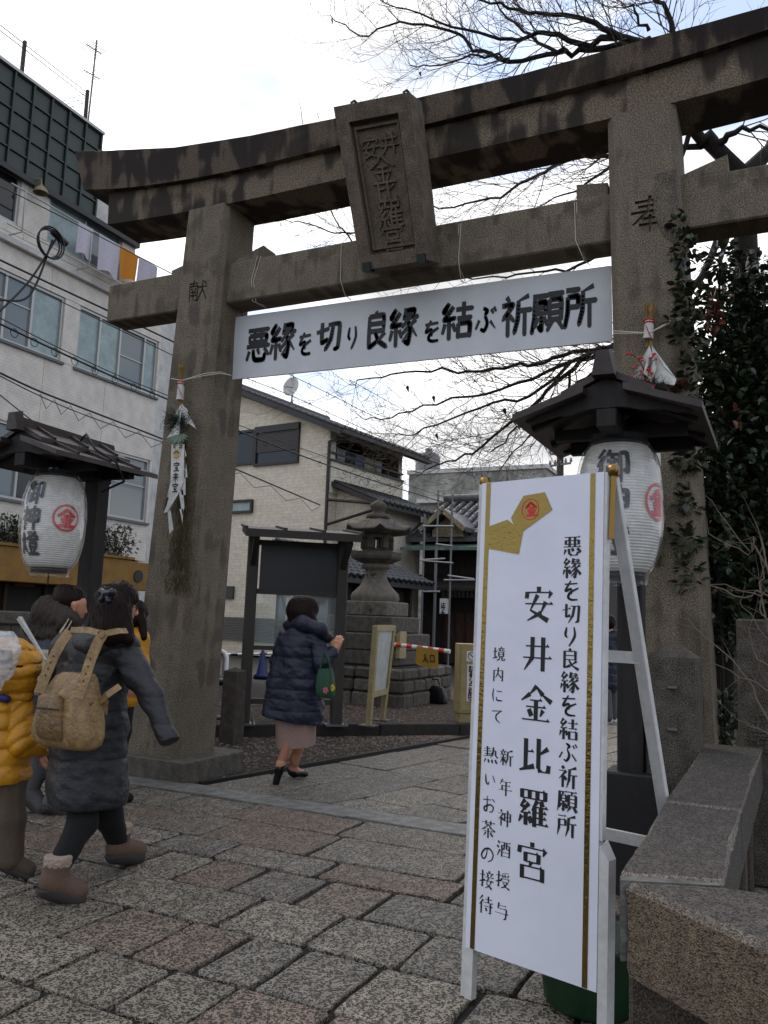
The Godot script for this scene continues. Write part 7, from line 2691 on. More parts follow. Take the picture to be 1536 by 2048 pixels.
func build_trees() -> void:
	var rng := RandomNumberGenerator.new()
	rng.seed = 91
	var base := PZ(1500, 1300, -10.0)
	base.y = 0.0
	var t := thing("bare_tree", "leafless tree spreading thin dark branches behind and above the stone gate", "tree", base)
	var tr := Mb.new()
	var k0: Vector3 = PZ(1488, 352, -9.6)
	tr.tube([base + Vector3(0.15, -0.1, 0), base + Vector3(0, 1.5, 0), base + Vector3(0.05, 3.6, 0.1), k0, PZ(1420, 285, -9.3)], [0.30, 0.23, 0.17, 0.11, 0.085], 12)
	tr.tube([k0, PZ(1540, 300, -9.8), PZ(1600, 180, -10)], [0.10, 0.08, 0.06], 8)
	part(t, "trunk", tr, M.bark)
	var limbs := [
		[[[1420, 285, -9.3], [1385, 250, -9.1], [1360, 150, -9.0], [1342, 45, -8.9], [1305, -20, -8.8], [1260, -120, -8.8]], 0.11],
		[[[1350, 110, -9.0], [1300, 85, -8.8], [1240, 72, -8.6], [1190, 45, -8.5], [1110, 28, -8.4], [1040, 22, -8.3], [960, 0, -8.2], [900, -30, -8.2]], 0.075],
		[[[1240, 75, -8.6], [1160, 85, -8.6], [1090, 62, -8.5], [1020, 82, -8.4], [930, 60, -8.3], [840, 30, -8.2], [760, 0, -8.1]], 0.055],
		[[[1300, 90, -8.8], [1180, 97, -8.8], [1110, 108, -8.7], [1020, 120, -8.6], [950, 95, -8.5], [900, 62, -8.4], [800, 45, -8.3], [720, 70, -8.3], [660, 30, -8.2]], 0.055],
		[[[1130, 106, -8.7], [1060, 75, -8.8], [1000, 20, -8.8], [960, -40, -8.8]], 0.035],
		[[[1020, 118, -8.6], [960, 110, -8.5], [880, 130, -8.4], [820, 130, -8.4]], 0.026],
		[[[1300, 60, -8.8], [1270, 20, -8.7], [1243, 10, -8.7]], 0.03],
		[[[1420, 285, -9.3], [1300, 300, -9.0], [1210, 308, -8.8], [1120, 325, -8.7], [1060, 360, -8.6], [980, 395, -8.5], [890, 415, -8.4], [860, 412, -8.4]], 0.05],
		[[[1300, 302, -9.0], [1215, 338, -8.8], [1150, 380, -8.7], [1080, 412, -8.6]], 0.035],
		[[[1475, 380, -9.5], [1400, 560, -9.2], [1300, 650, -9.0], [1225, 695, -8.9], [1150, 705, -8.8], [1060, 728, -8.7], [960, 742, -8.6], [860, 738, -8.5], [760, 752, -8.4], [700, 770, -8.3]], 0.06],
		[[[1300, 652, -9.0], [1215, 702, -9.0], [1150, 735, -8.9], [1080, 800, -8.8], [1020, 850, -8.8], [950, 905, -8.7], [880, 925, -8.7], [835, 945, -8.6]], 0.05],
		[[[1220, 700, -9.0], [1160, 770, -8.9], [1100, 835, -8.8], [1040, 860, -8.8], [980, 905, -8.7]], 0.035],
		[[[1200, 700, -8.9], [1090, 745, -8.7], [1000, 780, -8.6], [900, 800, -8.5], [800, 830, -8.4], [730, 840, -8.4]], 0.034],
		[[[1160, 715, -8.8], [1060, 790, -8.7], [960, 815, -8.6], [850, 862, -8.6], [790, 870, -8.5]], 0.03],
		[[[1140, 740, -8.9], [1130, 800, -8.9], [1060, 870, -8.9], [1000, 940, -8.9]], 0.026],
		[[[1210, 720, -9.0], [1180, 760, -9.0], [1150, 790, -9.0]], 0.02],
		[[[1420, 290, -9.3], [1470, 262, -9.2], [1540, 262, -9.2], [1600, 290, -9.2]], 0.07],
		[[[1385, 255, -9.1], [1300, 420, -9.3], [1180, 520, -9.2], [1090, 545, -9.0], [980, 552, -8.9], [860, 560, -8.8]], 0.04],
		[[[860, 500, -8.6], [760, 470, -8.5], [700, 470, -8.4], [640, 455, -8.3], [570, 440, -8.2]], 0.022],
		[[[760, 470, -8.5], [705, 485, -8.4], [670, 440, -8.3], [650, 405, -8.3]], 0.02],
		[[[1470, 400, -9.5], [1440, 560, -9.2], [1500, 600, -9.0], [1570, 590, -9.0]], 0.05],
		[[[1400, 560, -9.2], [1450, 590, -8.9], [1530, 570, -8.8]], 0.04],
	]
	var tw := Mb.new()
	for lb in limbs:
		var ctrl := []
		for q in lb[0]:
			ctrl.append(PZ(q[0], q[1], q[2]))
		var pts := []
		for j in ctrl.size() - 1:
			for s in 4:
				var b: Vector3 = ctrl[j].cubic_interpolate(ctrl[j + 1], ctrl[maxi(j - 1, 0)], ctrl[mini(j + 2, ctrl.size() - 1)], s / 4.0)
				pts.append(b + Vector3(rng.randfn(), rng.randfn(), rng.randfn()) * 0.018)
		pts.append(ctrl[-1])
		var rr := []
		var r0: float = lb[1] * 0.78
		for j in pts.size():
			rr.append(lerpf(r0, 0.006, pow(j / float(pts.size() - 1), 0.75)))
		var k := Mb.new()
		k.tube(pts, rr, 7)
		part(t, "limb", k, M.bark)
		for j in range(2, pts.size()):
			var d: Vector3 = (pts[j] - pts[j - 1]).normalized()
			for e in (2 if rr[j] < 0.035 else 1):
				if rng.randf() < 0.55:
					var s := -1.0 if rng.randf() < 0.5 else 1.0
					var nd := d.rotated((Vector3(0, 0, 1) + Vector3(rng.randfn(), rng.randfn(), 0) * 0.4).normalized(), s * rng.randf_range(0.4, 1.0))
					twigs(tw, pts[j], nd, rng.randf_range(0.45, 1.0), clampf(rr[j] * 0.34, 0.0032, 0.008), 2, rng)
	var tp := part(t, "twigs", tw, M.twig)
	# a few dry leaves still hanging
	var dl := Mb.new()
	for q in [[665, 35], [842, 142], [816, 770], [868, 790], [875, 865], [1010, 815], [880, 480], [1150, 860]]:
		var c := PZ(q[0], q[1], -8.3)
		for i in 3:
			var a := rng.randf() * TAU
			dl.face([c, c + Vector3(0.025 * cos(a), -0.03, 0.02), c + Vector3(0.01, -0.09, 0.02 * sin(a)), c + Vector3(-0.02, -0.04, 0)], c - Vector3(0, 0, 1))
	part(t, "dry_leaves", dl, M.red_wood)
	# dense evergreen beside the right pillar
	var e := thing("evergreen_shrub", "tall dense dark evergreen with glossy leaves beside the gate pillar", "shrub", Vector3(0.1, 0, -6.6))
	var lumps := []
	for q in [[1440, 520, .13, -6.6], [1500, 540, .16, -6.7], [1470, 590, .20, -6.7], [1530, 610, .22, -6.8], [1425, 640, .20, -6.5], [1490, 670, .26, -6.7], [1540, 700, .30, -6.8], [1440, 720, .26, -6.5], [1500, 770, .30, -6.7], [1405, 770, .22, -6.4], [1540, 800, .55, -6.9], [1450, 850, .44, -6.6], [1395, 920, .24, -6.3], [1510, 960, .55, -6.8], [1430, 1000, .40, -6.5], [1390, 1080, .26, -6.3], [1480, 1110, .52, -6.7], [1560, 1100, .6, -6.9], [1420, 1180, .36, -6.4], [1520, 1210, .42, -6.7], [1365, 990, .16, -6.2], [1450, 1270, .18, -6.4], [1600, 900, .7, -7.0], [1600, 700, .6, -7.0], [1640, 1150, .7, -7.0], [1445, 1410, .15, -6.2], [1450, 1460, .11, -6.15]]:
		lumps.append([PZ(q[0], q[1], q[3]), q[2]])
	var iv := []
	for q in [[1362, 448, .07], [1372, 500, .09], [1368, 560, .07], [1385, 600, .10], [1378, 680, .10], [1362, 640, .08], [1388, 740, .10], [1372, 800, .10], [1372, 860, .06], [1376, 920, .10], [1374, 1000, .09], [1372, 1080, .09], [1374, 1150, .10]]:
		iv.append([PZ(q[0], q[1], -5.70), q[2]])
	var em := Mb.new()
	var hub: Vector3 = PZ(1430, 1000, -6.5)
	var hub2: Vector3 = PZ(1510, 960, -6.8)
	var eb := Vector3(hub.x, 0, -6.6)
	em.tube([eb + Vector3(0, -0.1, 0), eb + Vector3(0.03, 1.0, 0), hub, PZ(1450, 850, -6.6), PZ(1470, 700, -6.7)], [0.09, 0.075, 0.06, 0.045, 0.02], 8)
	em.tube([eb + Vector3(0.25, -0.1, -0.2), eb + Vector3(0.3, 1.1, -0.1), hub2, PZ(1535, 800, -6.9), PZ(1525, 620, -6.9)], [0.08, 0.07, 0.055, 0.04, 0.02], 8)
	for l in lumps:
		em.tube([hub.lerp(hub2, rng.randf()), (l[0] + hub) * 0.5 + Vector3(0, 0.1, 0), l[0]], [0.025, 0.018, 0.008], 5)
	part(e, "trunk", em, M.bark)
	foliage(e, "foliage", leaves(lumps, 17000, 0.072, 5, Color(0.016, 0.026, 0.014), Color(0.065, 0.09, 0.045)))
	foliage(e, "climbing_leaves", leaves(iv, 700, 0.062, 9, Color(0.012, 0.02, 0.009), Color(0.045, 0.06, 0.025)))
	foliage(e, "red_leaves", leaves([[PZ(1410, 610, -6.1), 0.10], [PZ(1425, 640, -6.1), 0.08], [PZ(1350, 780, -5.65), 0.06], [PZ(1480, 830, -6.0), 0.05]], 70, 0.075, 3, Color(0.10, 0.025, 0.012), Color(0.18, 0.06, 0.03)))
	# bare pale shrub behind the railing
	var b := thing("bare_shrub", "leafless pale twiggy shrub reaching over the railing by the inscribed slab", "shrub", Vector3(0.25, 0, -4.2))
	var bt := Mb.new()
	var root := Vector3(0.32, 0, -4.2)
	var xs := [[[1536, 1152], [1499, 1103], [1424, 1002]], [[1540, 1260], [1527, 1138], [1511, 1044]], [[1536, 1130], [1499, 1107], [1417, 1067]], [[1560, 1240], [1489, 1200], [1412, 1170], [1361, 1184]], [[1560, 1250], [1506, 1191], [1401, 1163]], [[1540, 1450], [1483, 1349], [1392, 1255], [1349, 1225]], [[1580, 1440], [1534, 1384], [1483, 1354], [1419, 1322]], [[1570, 1340], [1536, 1274], [1480, 1204]], [[1590, 1540], [1536, 1470], [1475, 1440]], [[1560, 1380], [1510, 1310], [1500, 1250]], [[1560, 1300], [1520, 1220], [1530, 1100]]]
	for q in xs:
		var pts := [root + Vector3(rng.randfn() * 0.05, 0, rng.randfn() * 0.05)]
		for v in q:
			pts.append(PZ(v[0], v[1], -4.1))
		var sm := []
		var rr := []
		for j in pts.size() - 1:
			for s in 4:
				sm.append(pts[j].cubic_interpolate(pts[j + 1], pts[maxi(j - 1, 0)], pts[mini(j + 2, pts.size() - 1)], s / 4.0) + Vector3(rng.randfn(), rng.randfn(), rng.randfn()) * 0.006)
				rr.append(lerpf(0.006, 0.0014, (j * 4 + s) / (pts.size() * 4.0 - 4.0)))
		sm.append(pts[-1])
		rr.append(0.0015)
		bt.tube(sm, rr, 5)
		for j in range(6, sm.size(), 3):
			var d: Vector3 = (sm[j] - sm[j - 1]).normalized()
			twigs(bt, sm[j], d.rotated(Vector3(0, 0, 1), rng.randf_range(-0.9, 0.9)), rng.randf_range(0.08, 0.2), 0.0014, 0, rng)
	part(b, "stems", bt, mat(Color(0.42, 0.37, 0.32), 0.9))

# ---------------------------------------------------------------- people
func add_head(mb: Mb, h: Vector3, f: Vector3, s := 1.0) -> void:
	f = f.normalized()
	var r := f.cross(Vector3.UP).normalized()
	var u := r.cross(f).normalized()
	var b := [[h + (u * 0.03 - f * 0.015) * s, h + (u * 0.028 + f * 0.02) * s, 0.083 * s, 0.078 * s], [h + (u * -0.03 + f * 0.03) * s, h + (u * -0.02 + f * 0.035) * s, 0.062 * s, 0.064 * s],
		[h + (u * -0.085 + f * 0.055) * s, h + (u * -0.08 + f * 0.058) * s, 0.03 * s, 0.03 * s], [h + (u * 0.015 + f * 0.092) * s, h + (u * -0.022 + f * 0.108) * s, 0.008 * s, 0.013 * s],
		[h + (u * -0.055 + f * 0.088) * s + r * 0.015 * s, h + (u * -0.055 + f * 0.088) * s - r * 0.015 * s, 0.009 * s, 0.009 * s], [h + u * -0.05 * s, h + (u * -0.14 - f * 0.03) * s, 0.052 * s, 0.05 * s]]
	for sd in [-1.0, 1.0]:
		b.append([h + (r * 0.082 * sd + u * 0.012 - f * 0.005) * s, h + (r * 0.080 * sd + u * -0.03 + f * 0.002) * s, 0.016 * s, 0.011 * s])
	mb.sdf(b, 0.006, 0.018)

func add_hand(mb: Mb, wrist: Vector3, dir: Vector3, out: Vector3, curl: float, s := 1.0) -> void:
	dir = dir.normalized()
	var side := dir.cross(out).normalized()
	out = side.cross(dir).normalized()
	var palm := wrist + dir * 0.075 * s
	var b := [[wrist, wrist + dir * 0.03 * s, 0.026 * s, 0.027 * s]]
	for i in 4:
		var k := (i - 1.5) * 0.019 * s
		var base := palm + side * k
		b.append([wrist + dir * 0.02 * s + side * k * 0.7, base, 0.014 * s, 0.012 * s])
		var L: float = [0.036, 0.042, 0.039, 0.030][i] * s
		var d := dir
		var p := base
		for j in 3:
			d = (d * cos(curl) - out * sin(curl)).normalized() if j else (dir * cos(curl * 0.7) - out * sin(curl * 0.7)).normalized()
			var q = p + d * L * [1.0, 0.7, 0.55][j]
			b.append([p, q, (0.0095 - 0.0008 * j) * s, (0.0088 - 0.001 * j) * s])
			p = q
	var th := wrist + dir * 0.028 * s + side * -0.022 * s
	var t1 := th + (dir * 0.6 - side * 0.7 - out * 0.35).normalized() * 0.042 * s
	b.append([th, t1, 0.013 * s, 0.011 * s])
	b.append([t1, t1 + (dir * 0.9 - out * 0.5).normalized() * 0.032 * s, 0.0105 * s, 0.009 * s])
	mb.sdf(b, 0.0045, 0.006)

# one continuous body; j holds joints in world space
func add_body(mb: Mb, j: Dictionary, s := 1.0) -> void:
	var b := [[j.neck, j.head + Vector3(0, -0.09 * s, 0), 0.052 * s, 0.05 * s], [j.neck, j.chest, 0.06 * s, 0.11 * s], [j.sl, j.sr, 0.055 * s, 0.055 * s], [j.chest, j.pelvis, 0.115 * s, 0.12 * s], [j.hl, j.hr, 0.085 * s, 0.085 * s]]
	for q in [["sl", "el", "wl"], ["sr", "er", "wr"]]:
		b.append([j[q[0]], j[q[1]], 0.045 * s, 0.038 * s])
		b.append([j[q[1]], j[q[2]], 0.037 * s, 0.026 * s])
	for q in [["hl", "kl", "al", "tl"], ["hr", "kr", "ar", "tr"]]:
		b.append([j[q[0]], j[q[1]], 0.075 * s, 0.050 * s])
		b.append([j[q[1]], j[q[1]].lerp(j[q[2]], 0.35), 0.047 * s, 0.052 * s])
		b.append([j[q[1]].lerp(j[q[2]], 0.35), j[q[2]], 0.052 * s, 0.033 * s])
		b.append([j[q[2]], j[q[3]], 0.034 * s, 0.024 * s])
	mb.sdf(b, 0.016 * sqrt(s), 0.03)
	add_head(mb, j.head, j.face, s)

func quilt(y0: float, pitch: float, amp: float, seed: int) -> Callable:
	var f := FastNoiseLite.new()
	f.seed = seed
	f.frequency = 7.0
	f.fractal_octaves = 3
	return func(p: Vector3) -> float:
		var w := f.get_noise_3d(p.x * 0.8 + p.y * 0.5, p.y * 1.1, p.z * 0.8)
		var a := absf(sin(PI * (p.y - y0 + w * 0.012) / pitch))
		return amp * (1.0 - pow(a, 0.34)) - amp * 0.25 + 0.014 * w

func strands(seed: int, amp := 0.0035, freq := 46.0) -> Callable:
	var f := FastNoiseLite.new()
	f.seed = seed
	f.frequency = freq
	return func(p: Vector3) -> float: return f.get_noise_3d(p.x, p.y * 0.08, p.z) * amp

func boots(parent: Node3D, ank: Vector3, toe: Vector3, m: Material, tall: float, sole: bool, w := 0.045) -> void:
	var d := (toe - ank)
	var flat := Vector3(d.x, d.y * 0.4, d.z).normalized()
	var k := Mb.new()
	var low := minf(ank.y, toe.y)
	k.sdf([[ank + Vector3(0, 0.005, 0) - flat * 0.02, toe, w, w * 0.86], [ank, ank + Vector3(0, tall, 0), w * 1.12, w * 1.3], [ank - flat * 0.035 + Vector3(0, -0.01, 0), toe, w * 0.9, w * 0.86]], 0.010, 0.03, [[Vector3.UP, ank.y + tall + 0.02]])
	var bt := part(parent, "boot", k, m)
	if sole:
		var so := Mb.new()
		var a := ank - flat * 0.04 + Vector3(0, -w * 0.85, 0)
		var b := toe + Vector3(0, -w * 0.85, 0)
		so.sdf([[a, b, w * 1.02, w * 0.92]], 0.010, 0.01, [[(Vector3.UP * 1.0), maxf(a.y, b.y) + 0.004]])
		part(bt, "sole", so, M.sole)
	if m == M.suede:
		var fl := Mb.new()
		var fr := FastNoiseLite.new()
		fr.frequency = 60.0
		fl.sdf([[ank + Vector3(0, tall + 0.012, 0), ank + Vector3(0, tall + 0.03, 0), w * 1.36, w * 1.38]], 0.008, 0.01, [[Vector3.UP, ank.y + tall + 0.045], [Vector3.DOWN, -(ank.y + tall - 0.005)]], func(p: Vector3) -> float: return fr.get_noise_3dv(p) * 0.012)
		part(bt, "fleece_cuff", fl, M.fleece)

# loose strands lying over the hair, falling from the crown round the back of the head
func hair_strands(parent: Node3D, c: Vector3, back: Vector3, drop: float, n: int, spread: float, m: Material, seed: int) -> void:
	var rng := RandomNumberGenerator.new()
	rng.seed = seed
	back = Vector3(back.x, 0, back.z).normalized()
	var k := Mb.new()
	for i in n:
		var a := rng.randf_range(-spread, spread)
		var d := back.rotated(Vector3.UP, a)
		var l := drop * rng.randf_range(0.75, 1.08)
		var o := rng.randf_range(0.0, 0.008)
		var w := Vector3(rng.randfn(), 0, rng.randfn()) * 0.006
		k.tube([c + Vector3(0, 0.102 + o, 0) + d * 0.012, c + Vector3(0, 0.084 + o, 0) + d * (0.060 + o), c + Vector3(0, 0.03, 0) + d * (0.101 + o), c + Vector3(0, -0.05, 0) + d * (0.107 + o) + w * 0.5, c + Vector3(0, -0.05 - l * 0.5, 0) + d * (0.104 + o) + w, c + Vector3(0, -0.05 - l, 0) + d * (0.094 + o) + w * 2.0], [0.003, 0.004, 0.0042, 0.004, 0.0035, 0.0012], 4, false)
	part(parent, "hair_strands", k, m).set_meta("kind", "stuff")

func ribbon(mb: Mb, pts: Array, w: float, n: Vector3, th := 0.006) -> void:
	var rings := []
	for i in pts.size():
		var d: Vector3 = (pts[mini(i + 1, pts.size() - 1)] - pts[maxi(i - 1, 0)]).normalized()
		var s := d.cross(n).normalized() * w * 0.5
		var o := s.cross(d).normalized() * th * 0.5
		rings.append([pts[i] - s - o, pts[i] + s - o, pts[i] + s + o, pts[i] - s + o])
	mb.loft(rings, true, false)

func build_people() -> void:
	backpack_walker()
	navy_coat_walker()
	fur_collar_walker()
	yellow_child()
	small_figures()

func backpack_walker() -> void:
	var z := -3.35
	var J := func(u: float, v: float, o := 0.0) -> Vector3: return PZ(u, v, z + o)
	var t := thing("person", "person in a long charcoal padded coat and tan backpack walking away", "person", Vector3(-3.15, 0, -3.35))
	var fwd := Vector3(0.55, 0, -0.85)
	var j := {"head": J.call(232, 1212), "face": Vector3(0.80, -0.12, -0.6), "neck": J.call(214, 1268), "chest": J.call(192, 1330), "pelvis": J.call(178, 1490),
		"sl": J.call(135, 1296, 0.02), "sr": J.call(246, 1298, -0.02), "el": J.call(108, 1400, -0.16), "wl": J.call(92, 1478, -0.12), "er": J.call(308, 1398, 0.0), "wr": J.call(325, 1440, 0.02),
		"hl": J.call(162, 1500, 0.0), "hr": J.call(204, 1500, -0.06), "kl": J.call(165, 1645, 0.10), "kr": J.call(216, 1630, -0.12)}
	var gl := G(112, 1806)
	var gr := G(250, 1742)
	j.al = gl + Vector3(-0.01, 0.10, 0.0)
	j.tl = G(155, 1800) + Vector3(0, 0.045, 0)
	j.ar = gr + Vector3(-0.03, 0.13, 0.03)
	j.tr = G(275, 1722) + Vector3(0, 0.06, 0)
	var b := Mb.new()
	add_body(b, j)
	add_hand(b, j.wr, Vector3(0.3, -1, 0.1), Vector3(0.9, 0.1, 0.3), 0.9, 0.75)
	add_hand(b, j.wl, Vector3(-0.2, -1, 0.1), Vector3(-0.9, 0.1, 0.3), 0.5)
	var body := part(t, "body", b, M.skin)
	# trousers
	var tr := Mb.new()
	tr.sdf([[j.hl, j.kl, 0.095, 0.072], [j.kl, j.al + Vector3(0, 0.05, 0), 0.07, 0.053], [j.hr, j.kr, 0.095, 0.072], [j.kr, j.ar + Vector3(0, 0.02, 0), 0.07, 0.056], [j.hl, j.hr, 0.1, 0.1]], 0.014, 0.03, [], strands(3, 0.006, 9.0))
	part(body, "trousers", tr, M.black_cloth)
	boots(body, j.al, j.tl, M.suede, 0.07, true, 0.047)
	boots(body, j.ar, j.tr, M.suede, 0.07, true, 0.047)
	# coat
	var hem: float = J.call(170, 1606).y
	var q := quilt(hem, 0.235, 0.016, 2)
	var ct := Mb.new()
	ct.sdf([[J.call(160, 1308, 0.0), J.call(150, 1440, 0.02), 0.105, 0.125], [J.call(150, 1440, 0.02), J.call(146, 1640, 0.03), 0.125, 0.13], [J.call(220, 1308, -0.01), J.call(206, 1440, -0.02), 0.10, 0.12], [J.call(206, 1440, -0.02), J.call(206, 1640, -0.02), 0.12, 0.125],
		[J.call(190, 1300, -0.05), J.call(180, 1600, -0.06), 0.12, 0.16], [J.call(186, 1300, 0.06), J.call(170, 1440, 0.06), 0.105, 0.14], [J.call(170, 1440, 0.06), J.call(166, 1640, 0.07), 0.14, 0.15], [j.sl, j.sr, 0.085, 0.085]], 0.0125, 0.05, [[Vector3.DOWN, -hem]], q)
	var coat := part(body, "coat", ct, M.charcoal)
	var sl := Mb.new()
	var q2 := quilt(hem + 0.05, 0.13, 0.010, 5)
	sl.sdf([[j.sr, J.call(278, 1350), 0.078, 0.068], [J.call(278, 1350), j.er, 0.068, 0.060], [j.er, J.call(340, 1490, 0.03), 0.059, 0.045]], 0.0115, 0.03, [[(J.call(340, 1490, 0.03) - j.er).normalized(), (J.call(340, 1490, 0.03) - j.er).normalized().dot(J.call(338, 1486, 0.03))]], q2)
	part(coat, "right_sleeve".replace("right_", ""), sl, M.charcoal)
	var sl2 := Mb.new()
	sl2.sdf([[j.sl, j.el, 0.088, 0.075], [j.el, j.wl, 0.075, 0.058]], 0.013, 0.03, [], q2)
	part(coat, "sleeve", sl2, M.charcoal)
	var hd := Mb.new()
	hd.sdf([[J.call(165, 1275, 0.05), J.call(205, 1283, 0.08), 0.05, 0.055], [J.call(205, 1283, 0.08), J.call(250, 1278, 0.02), 0.055, 0.05], [J.call(190, 1262, 0.02), J.call(236, 1262, 0.0), 0.06, 0.06], [J.call(168, 1290, 0.12), J.call(185, 1292, 0.13), 0.05, 0.05]], 0.0115, 0.04, [], strands(8, 0.014, 7.0))
	part(coat, "hood", hd, M.charcoal)
	# hair, bow, glasses
	var hr := Mb.new()
	hr.sdf([[J.call(228, 1203, 0.01), J.call(238, 1199, -0.02), 0.098, 0.101], [J.call(216, 1204, 0.04), J.call(206, 1262, 0.06), 0.076, 0.068], [J.call(226, 1215, 0.06), J.call(222, 1272, 0.08), 0.075, 0.06], [J.call(246, 1226, 0.03), J.call(256, 1278, 0.04), 0.045, 0.034], [J.call(198, 1225, 0.03), J.call(178, 1268, 0.06), 0.05, 0.035]], 0.009, 0.03, [], strands(6, 0.009, 70.0))
	part(body, "hair", hr, M.hair)
	hair_strands(body, J.call(230, 1206, 0.0), Vector3(-0.8, 0, 0.6), 0.13, 440, 2.35, M.hair, 41)
	var bw := Mb.new()
	var bc: Vector3 = J.call(211, 1186, 0.125)
	bw.sdf([[bc, bc + Vector3(-0.035, 0.006, -0.01), 0.012, 0.02], [bc, bc + Vector3(0.042, 0.004, 0.0), 0.012, 0.022], [bc, bc + Vector3(-0.02, -0.035, 0.005), 0.01, 0.014], [bc, bc + Vector3(0.03, -0.04, 0.005), 0.01, 0.014]], 0.006, 0.01)
	part(body, "hair_bow", bw, M.bow_blue)
	var gs := Mb.new()
	var fd: Vector3 = (j.face as Vector3).normalized()
	var sdv := fd.cross(Vector3.UP).normalized()
	for s in [-1.0, 1.0]:
		var c: Vector3 = j.head + fd * 0.108 + sdv * 0.035 * s + Vector3(0, 0.01, 0)
		var ring := []
		for a in 13:
			ring.append(c + sdv * 0.026 * cos(TAU * a / 12.0) + Vector3(0, 0.02 * sin(TAU * a / 12.0), 0))
		gs.tube(ring, 0.0022, 5, false)
		gs.tube([c + sdv * 0.026 * s, j.head + sdv * 0.092 * s + Vector3(0, 0.015, 0)], 0.002, 5)
	part(body, "glasses", gs, M.black_iron)
	# backpack on the back (camera side)
	var bp := thing("backpack", "tan leather backpack with wide punched straps on the walker in charcoal", "backpack", J.call(145, 1495, 0.25))
	var back := Vector3(-0.05, 0.0, 1.0).normalized()
	var rt := Vector3(back.z, 0, -back.x)
	var rings := []
	var prof := [[1346, 0.10, 0.03, 158], [1354, 0.125, 0.05, 153], [1375, 0.145, 0.07, 147], [1405, 0.170, 0.09, 142], [1440, 0.190, 0.105, 138], [1468, 0.196, 0.105, 136], [1486, 0.185, 0.09, 136], [1494, 0.155, 0.06, 137]]
	for q3 in prof:
		var c: Vector3 = J.call(q3[3], q3[0], 0.22)
		var ring := []
		for a in 28:
			var an := TAU * a / 28.0
			var cx := signf(cos(an)) * pow(absf(cos(an)), 0.6)
			var cz := signf(sin(an)) * pow(absf(sin(an)), 0.6)
			ring.append(c + rt * q3[1] * cx + back * (q3[2] * cz))
		rings.append(ring)
	var bb := Mb.new()
	bb.loft(rings)
	part(bp, "bag_body", bb, M.bag_tan)
	var fc := func(u: float, v: float, o: float) -> Vector3:
		# a point on the outer side of the bag
		return J.call(u, v, 0.225 + o)
	var poc := Mb.new()
	var pr := []
	for q3 in [[1388, 0.055, 0.005], [1394, 0.075, 0.022], [1425, 0.085, 0.03], [1455, 0.09, 0.032], [1472, 0.088, 0.022], [1480, 0.075, 0.004]]:
		var c: Vector3 = fc.call(101, q3[0], 0.095)
		var ring := []
		for a in 20:
			var an := TAU * a / 20.0
			ring.append(c + rt * q3[1] * signf(cos(an)) * pow(absf(cos(an)), 0.5) + back * q3[2] * signf(sin(an)) * pow(absf(sin(an)), 0.5))
		pr.append(ring)
	poc.loft(pr)
	var pocket := part(bp, "front_pocket", poc, M.bag_tan2)
	var zp := Mb.new()
	ribbon(zp, [fc.call(74, 1416, 0.131), fc.call(98, 1418, 0.134), fc.call(118, 1420, 0.131)], 0.008, back, 0.004)
	part(pocket, "zip", zp, M.dark_frame)
	var sp := Mb.new()
	var sc: Vector3 = J.call(186, 1428, 0.20)
	sp.cbox(sc, Vector3(0.05, 0.12, 0.12), 0.015)
	var sdp := part(bp, "side_pocket", sp, M.bag_tan)
	var fp := Mb.new()
	fp.cbox(sc + Vector3(0.03, 0.028, 0.0), Vector3(0.012, 0.075, 0.135), 0.005)
	fp.cbox(sc + Vector3(0.038, -0.025, 0.0), Vector3(0.01, 0.055, 0.025), 0.004)
	part(sdp, "pocket_flap", fp, M.bag_tan2)
	for q4 in [[[[78, 1386, 0.325], [92, 1350, 0.30], [108, 1312, 0.27], [124, 1284, 0.24], [140, 1262, 0.20]], 0.052], [[[156, 1396, 0.33], [168, 1362, 0.31], [182, 1318, 0.28], [196, 1284, 0.26], [206, 1268, 0.24]], 0.052], [[[142, 1260, 0.20], [176, 1260, 0.22], [206, 1268, 0.24], [236, 1262, 0.18], [254, 1262, 0.10]], 0.03], [[[190, 1412, 0.2], [214, 1390, 0.20], [240, 1372, 0.14]], 0.032]]:
		var pts := []
		var ctrl: Array = q4[0]
		for i in ctrl.size() - 1:
			var p0: Vector3 = J.call(ctrl[i][0], ctrl[i][1], ctrl[i][2])
			var p1: Vector3 = J.call(ctrl[i + 1][0], ctrl[i + 1][1], ctrl[i + 1][2])
			for s in 3:
				pts.append(p0.lerp(p1, s / 3.0))
		pts.append(J.call(ctrl[-1][0], ctrl[-1][1], ctrl[-1][2]))
		var k := Mb.new()
		ribbon(k, pts, q4[1], Vector3(0.45, 0.2, 0.88))
		var st := part(bp, "strap", k, M.bag_tan)
		if q4[1] > 0.04:
			var ey := Mb.new()
			for i in 4:
				ey.lathe([[0.0005, 0.0], [0.005, 0.0], [0.005, 0.002], [0.0005, 0.002]], 8, Transform3D(Basis(rt, back, Vector3.UP), pts[3 + i] + back * 0.0035))
			part(st, "eyelet", ey, M.dark_frame)
	var rg := Mb.new()
	var rc: Vector3 = J.call(206, 1268, 0.245)
	var ring2p := []
	for a in 13:
		ring2p.append(rc + rt * 0.026 * cos(TAU * a / 12.0) + Vector3(0, 0.018 * sin(TAU * a / 12.0), 0.01))
	rg.tube(ring2p, 0.003, 5, false)
	part(bp, "ring", rg, M.brass)

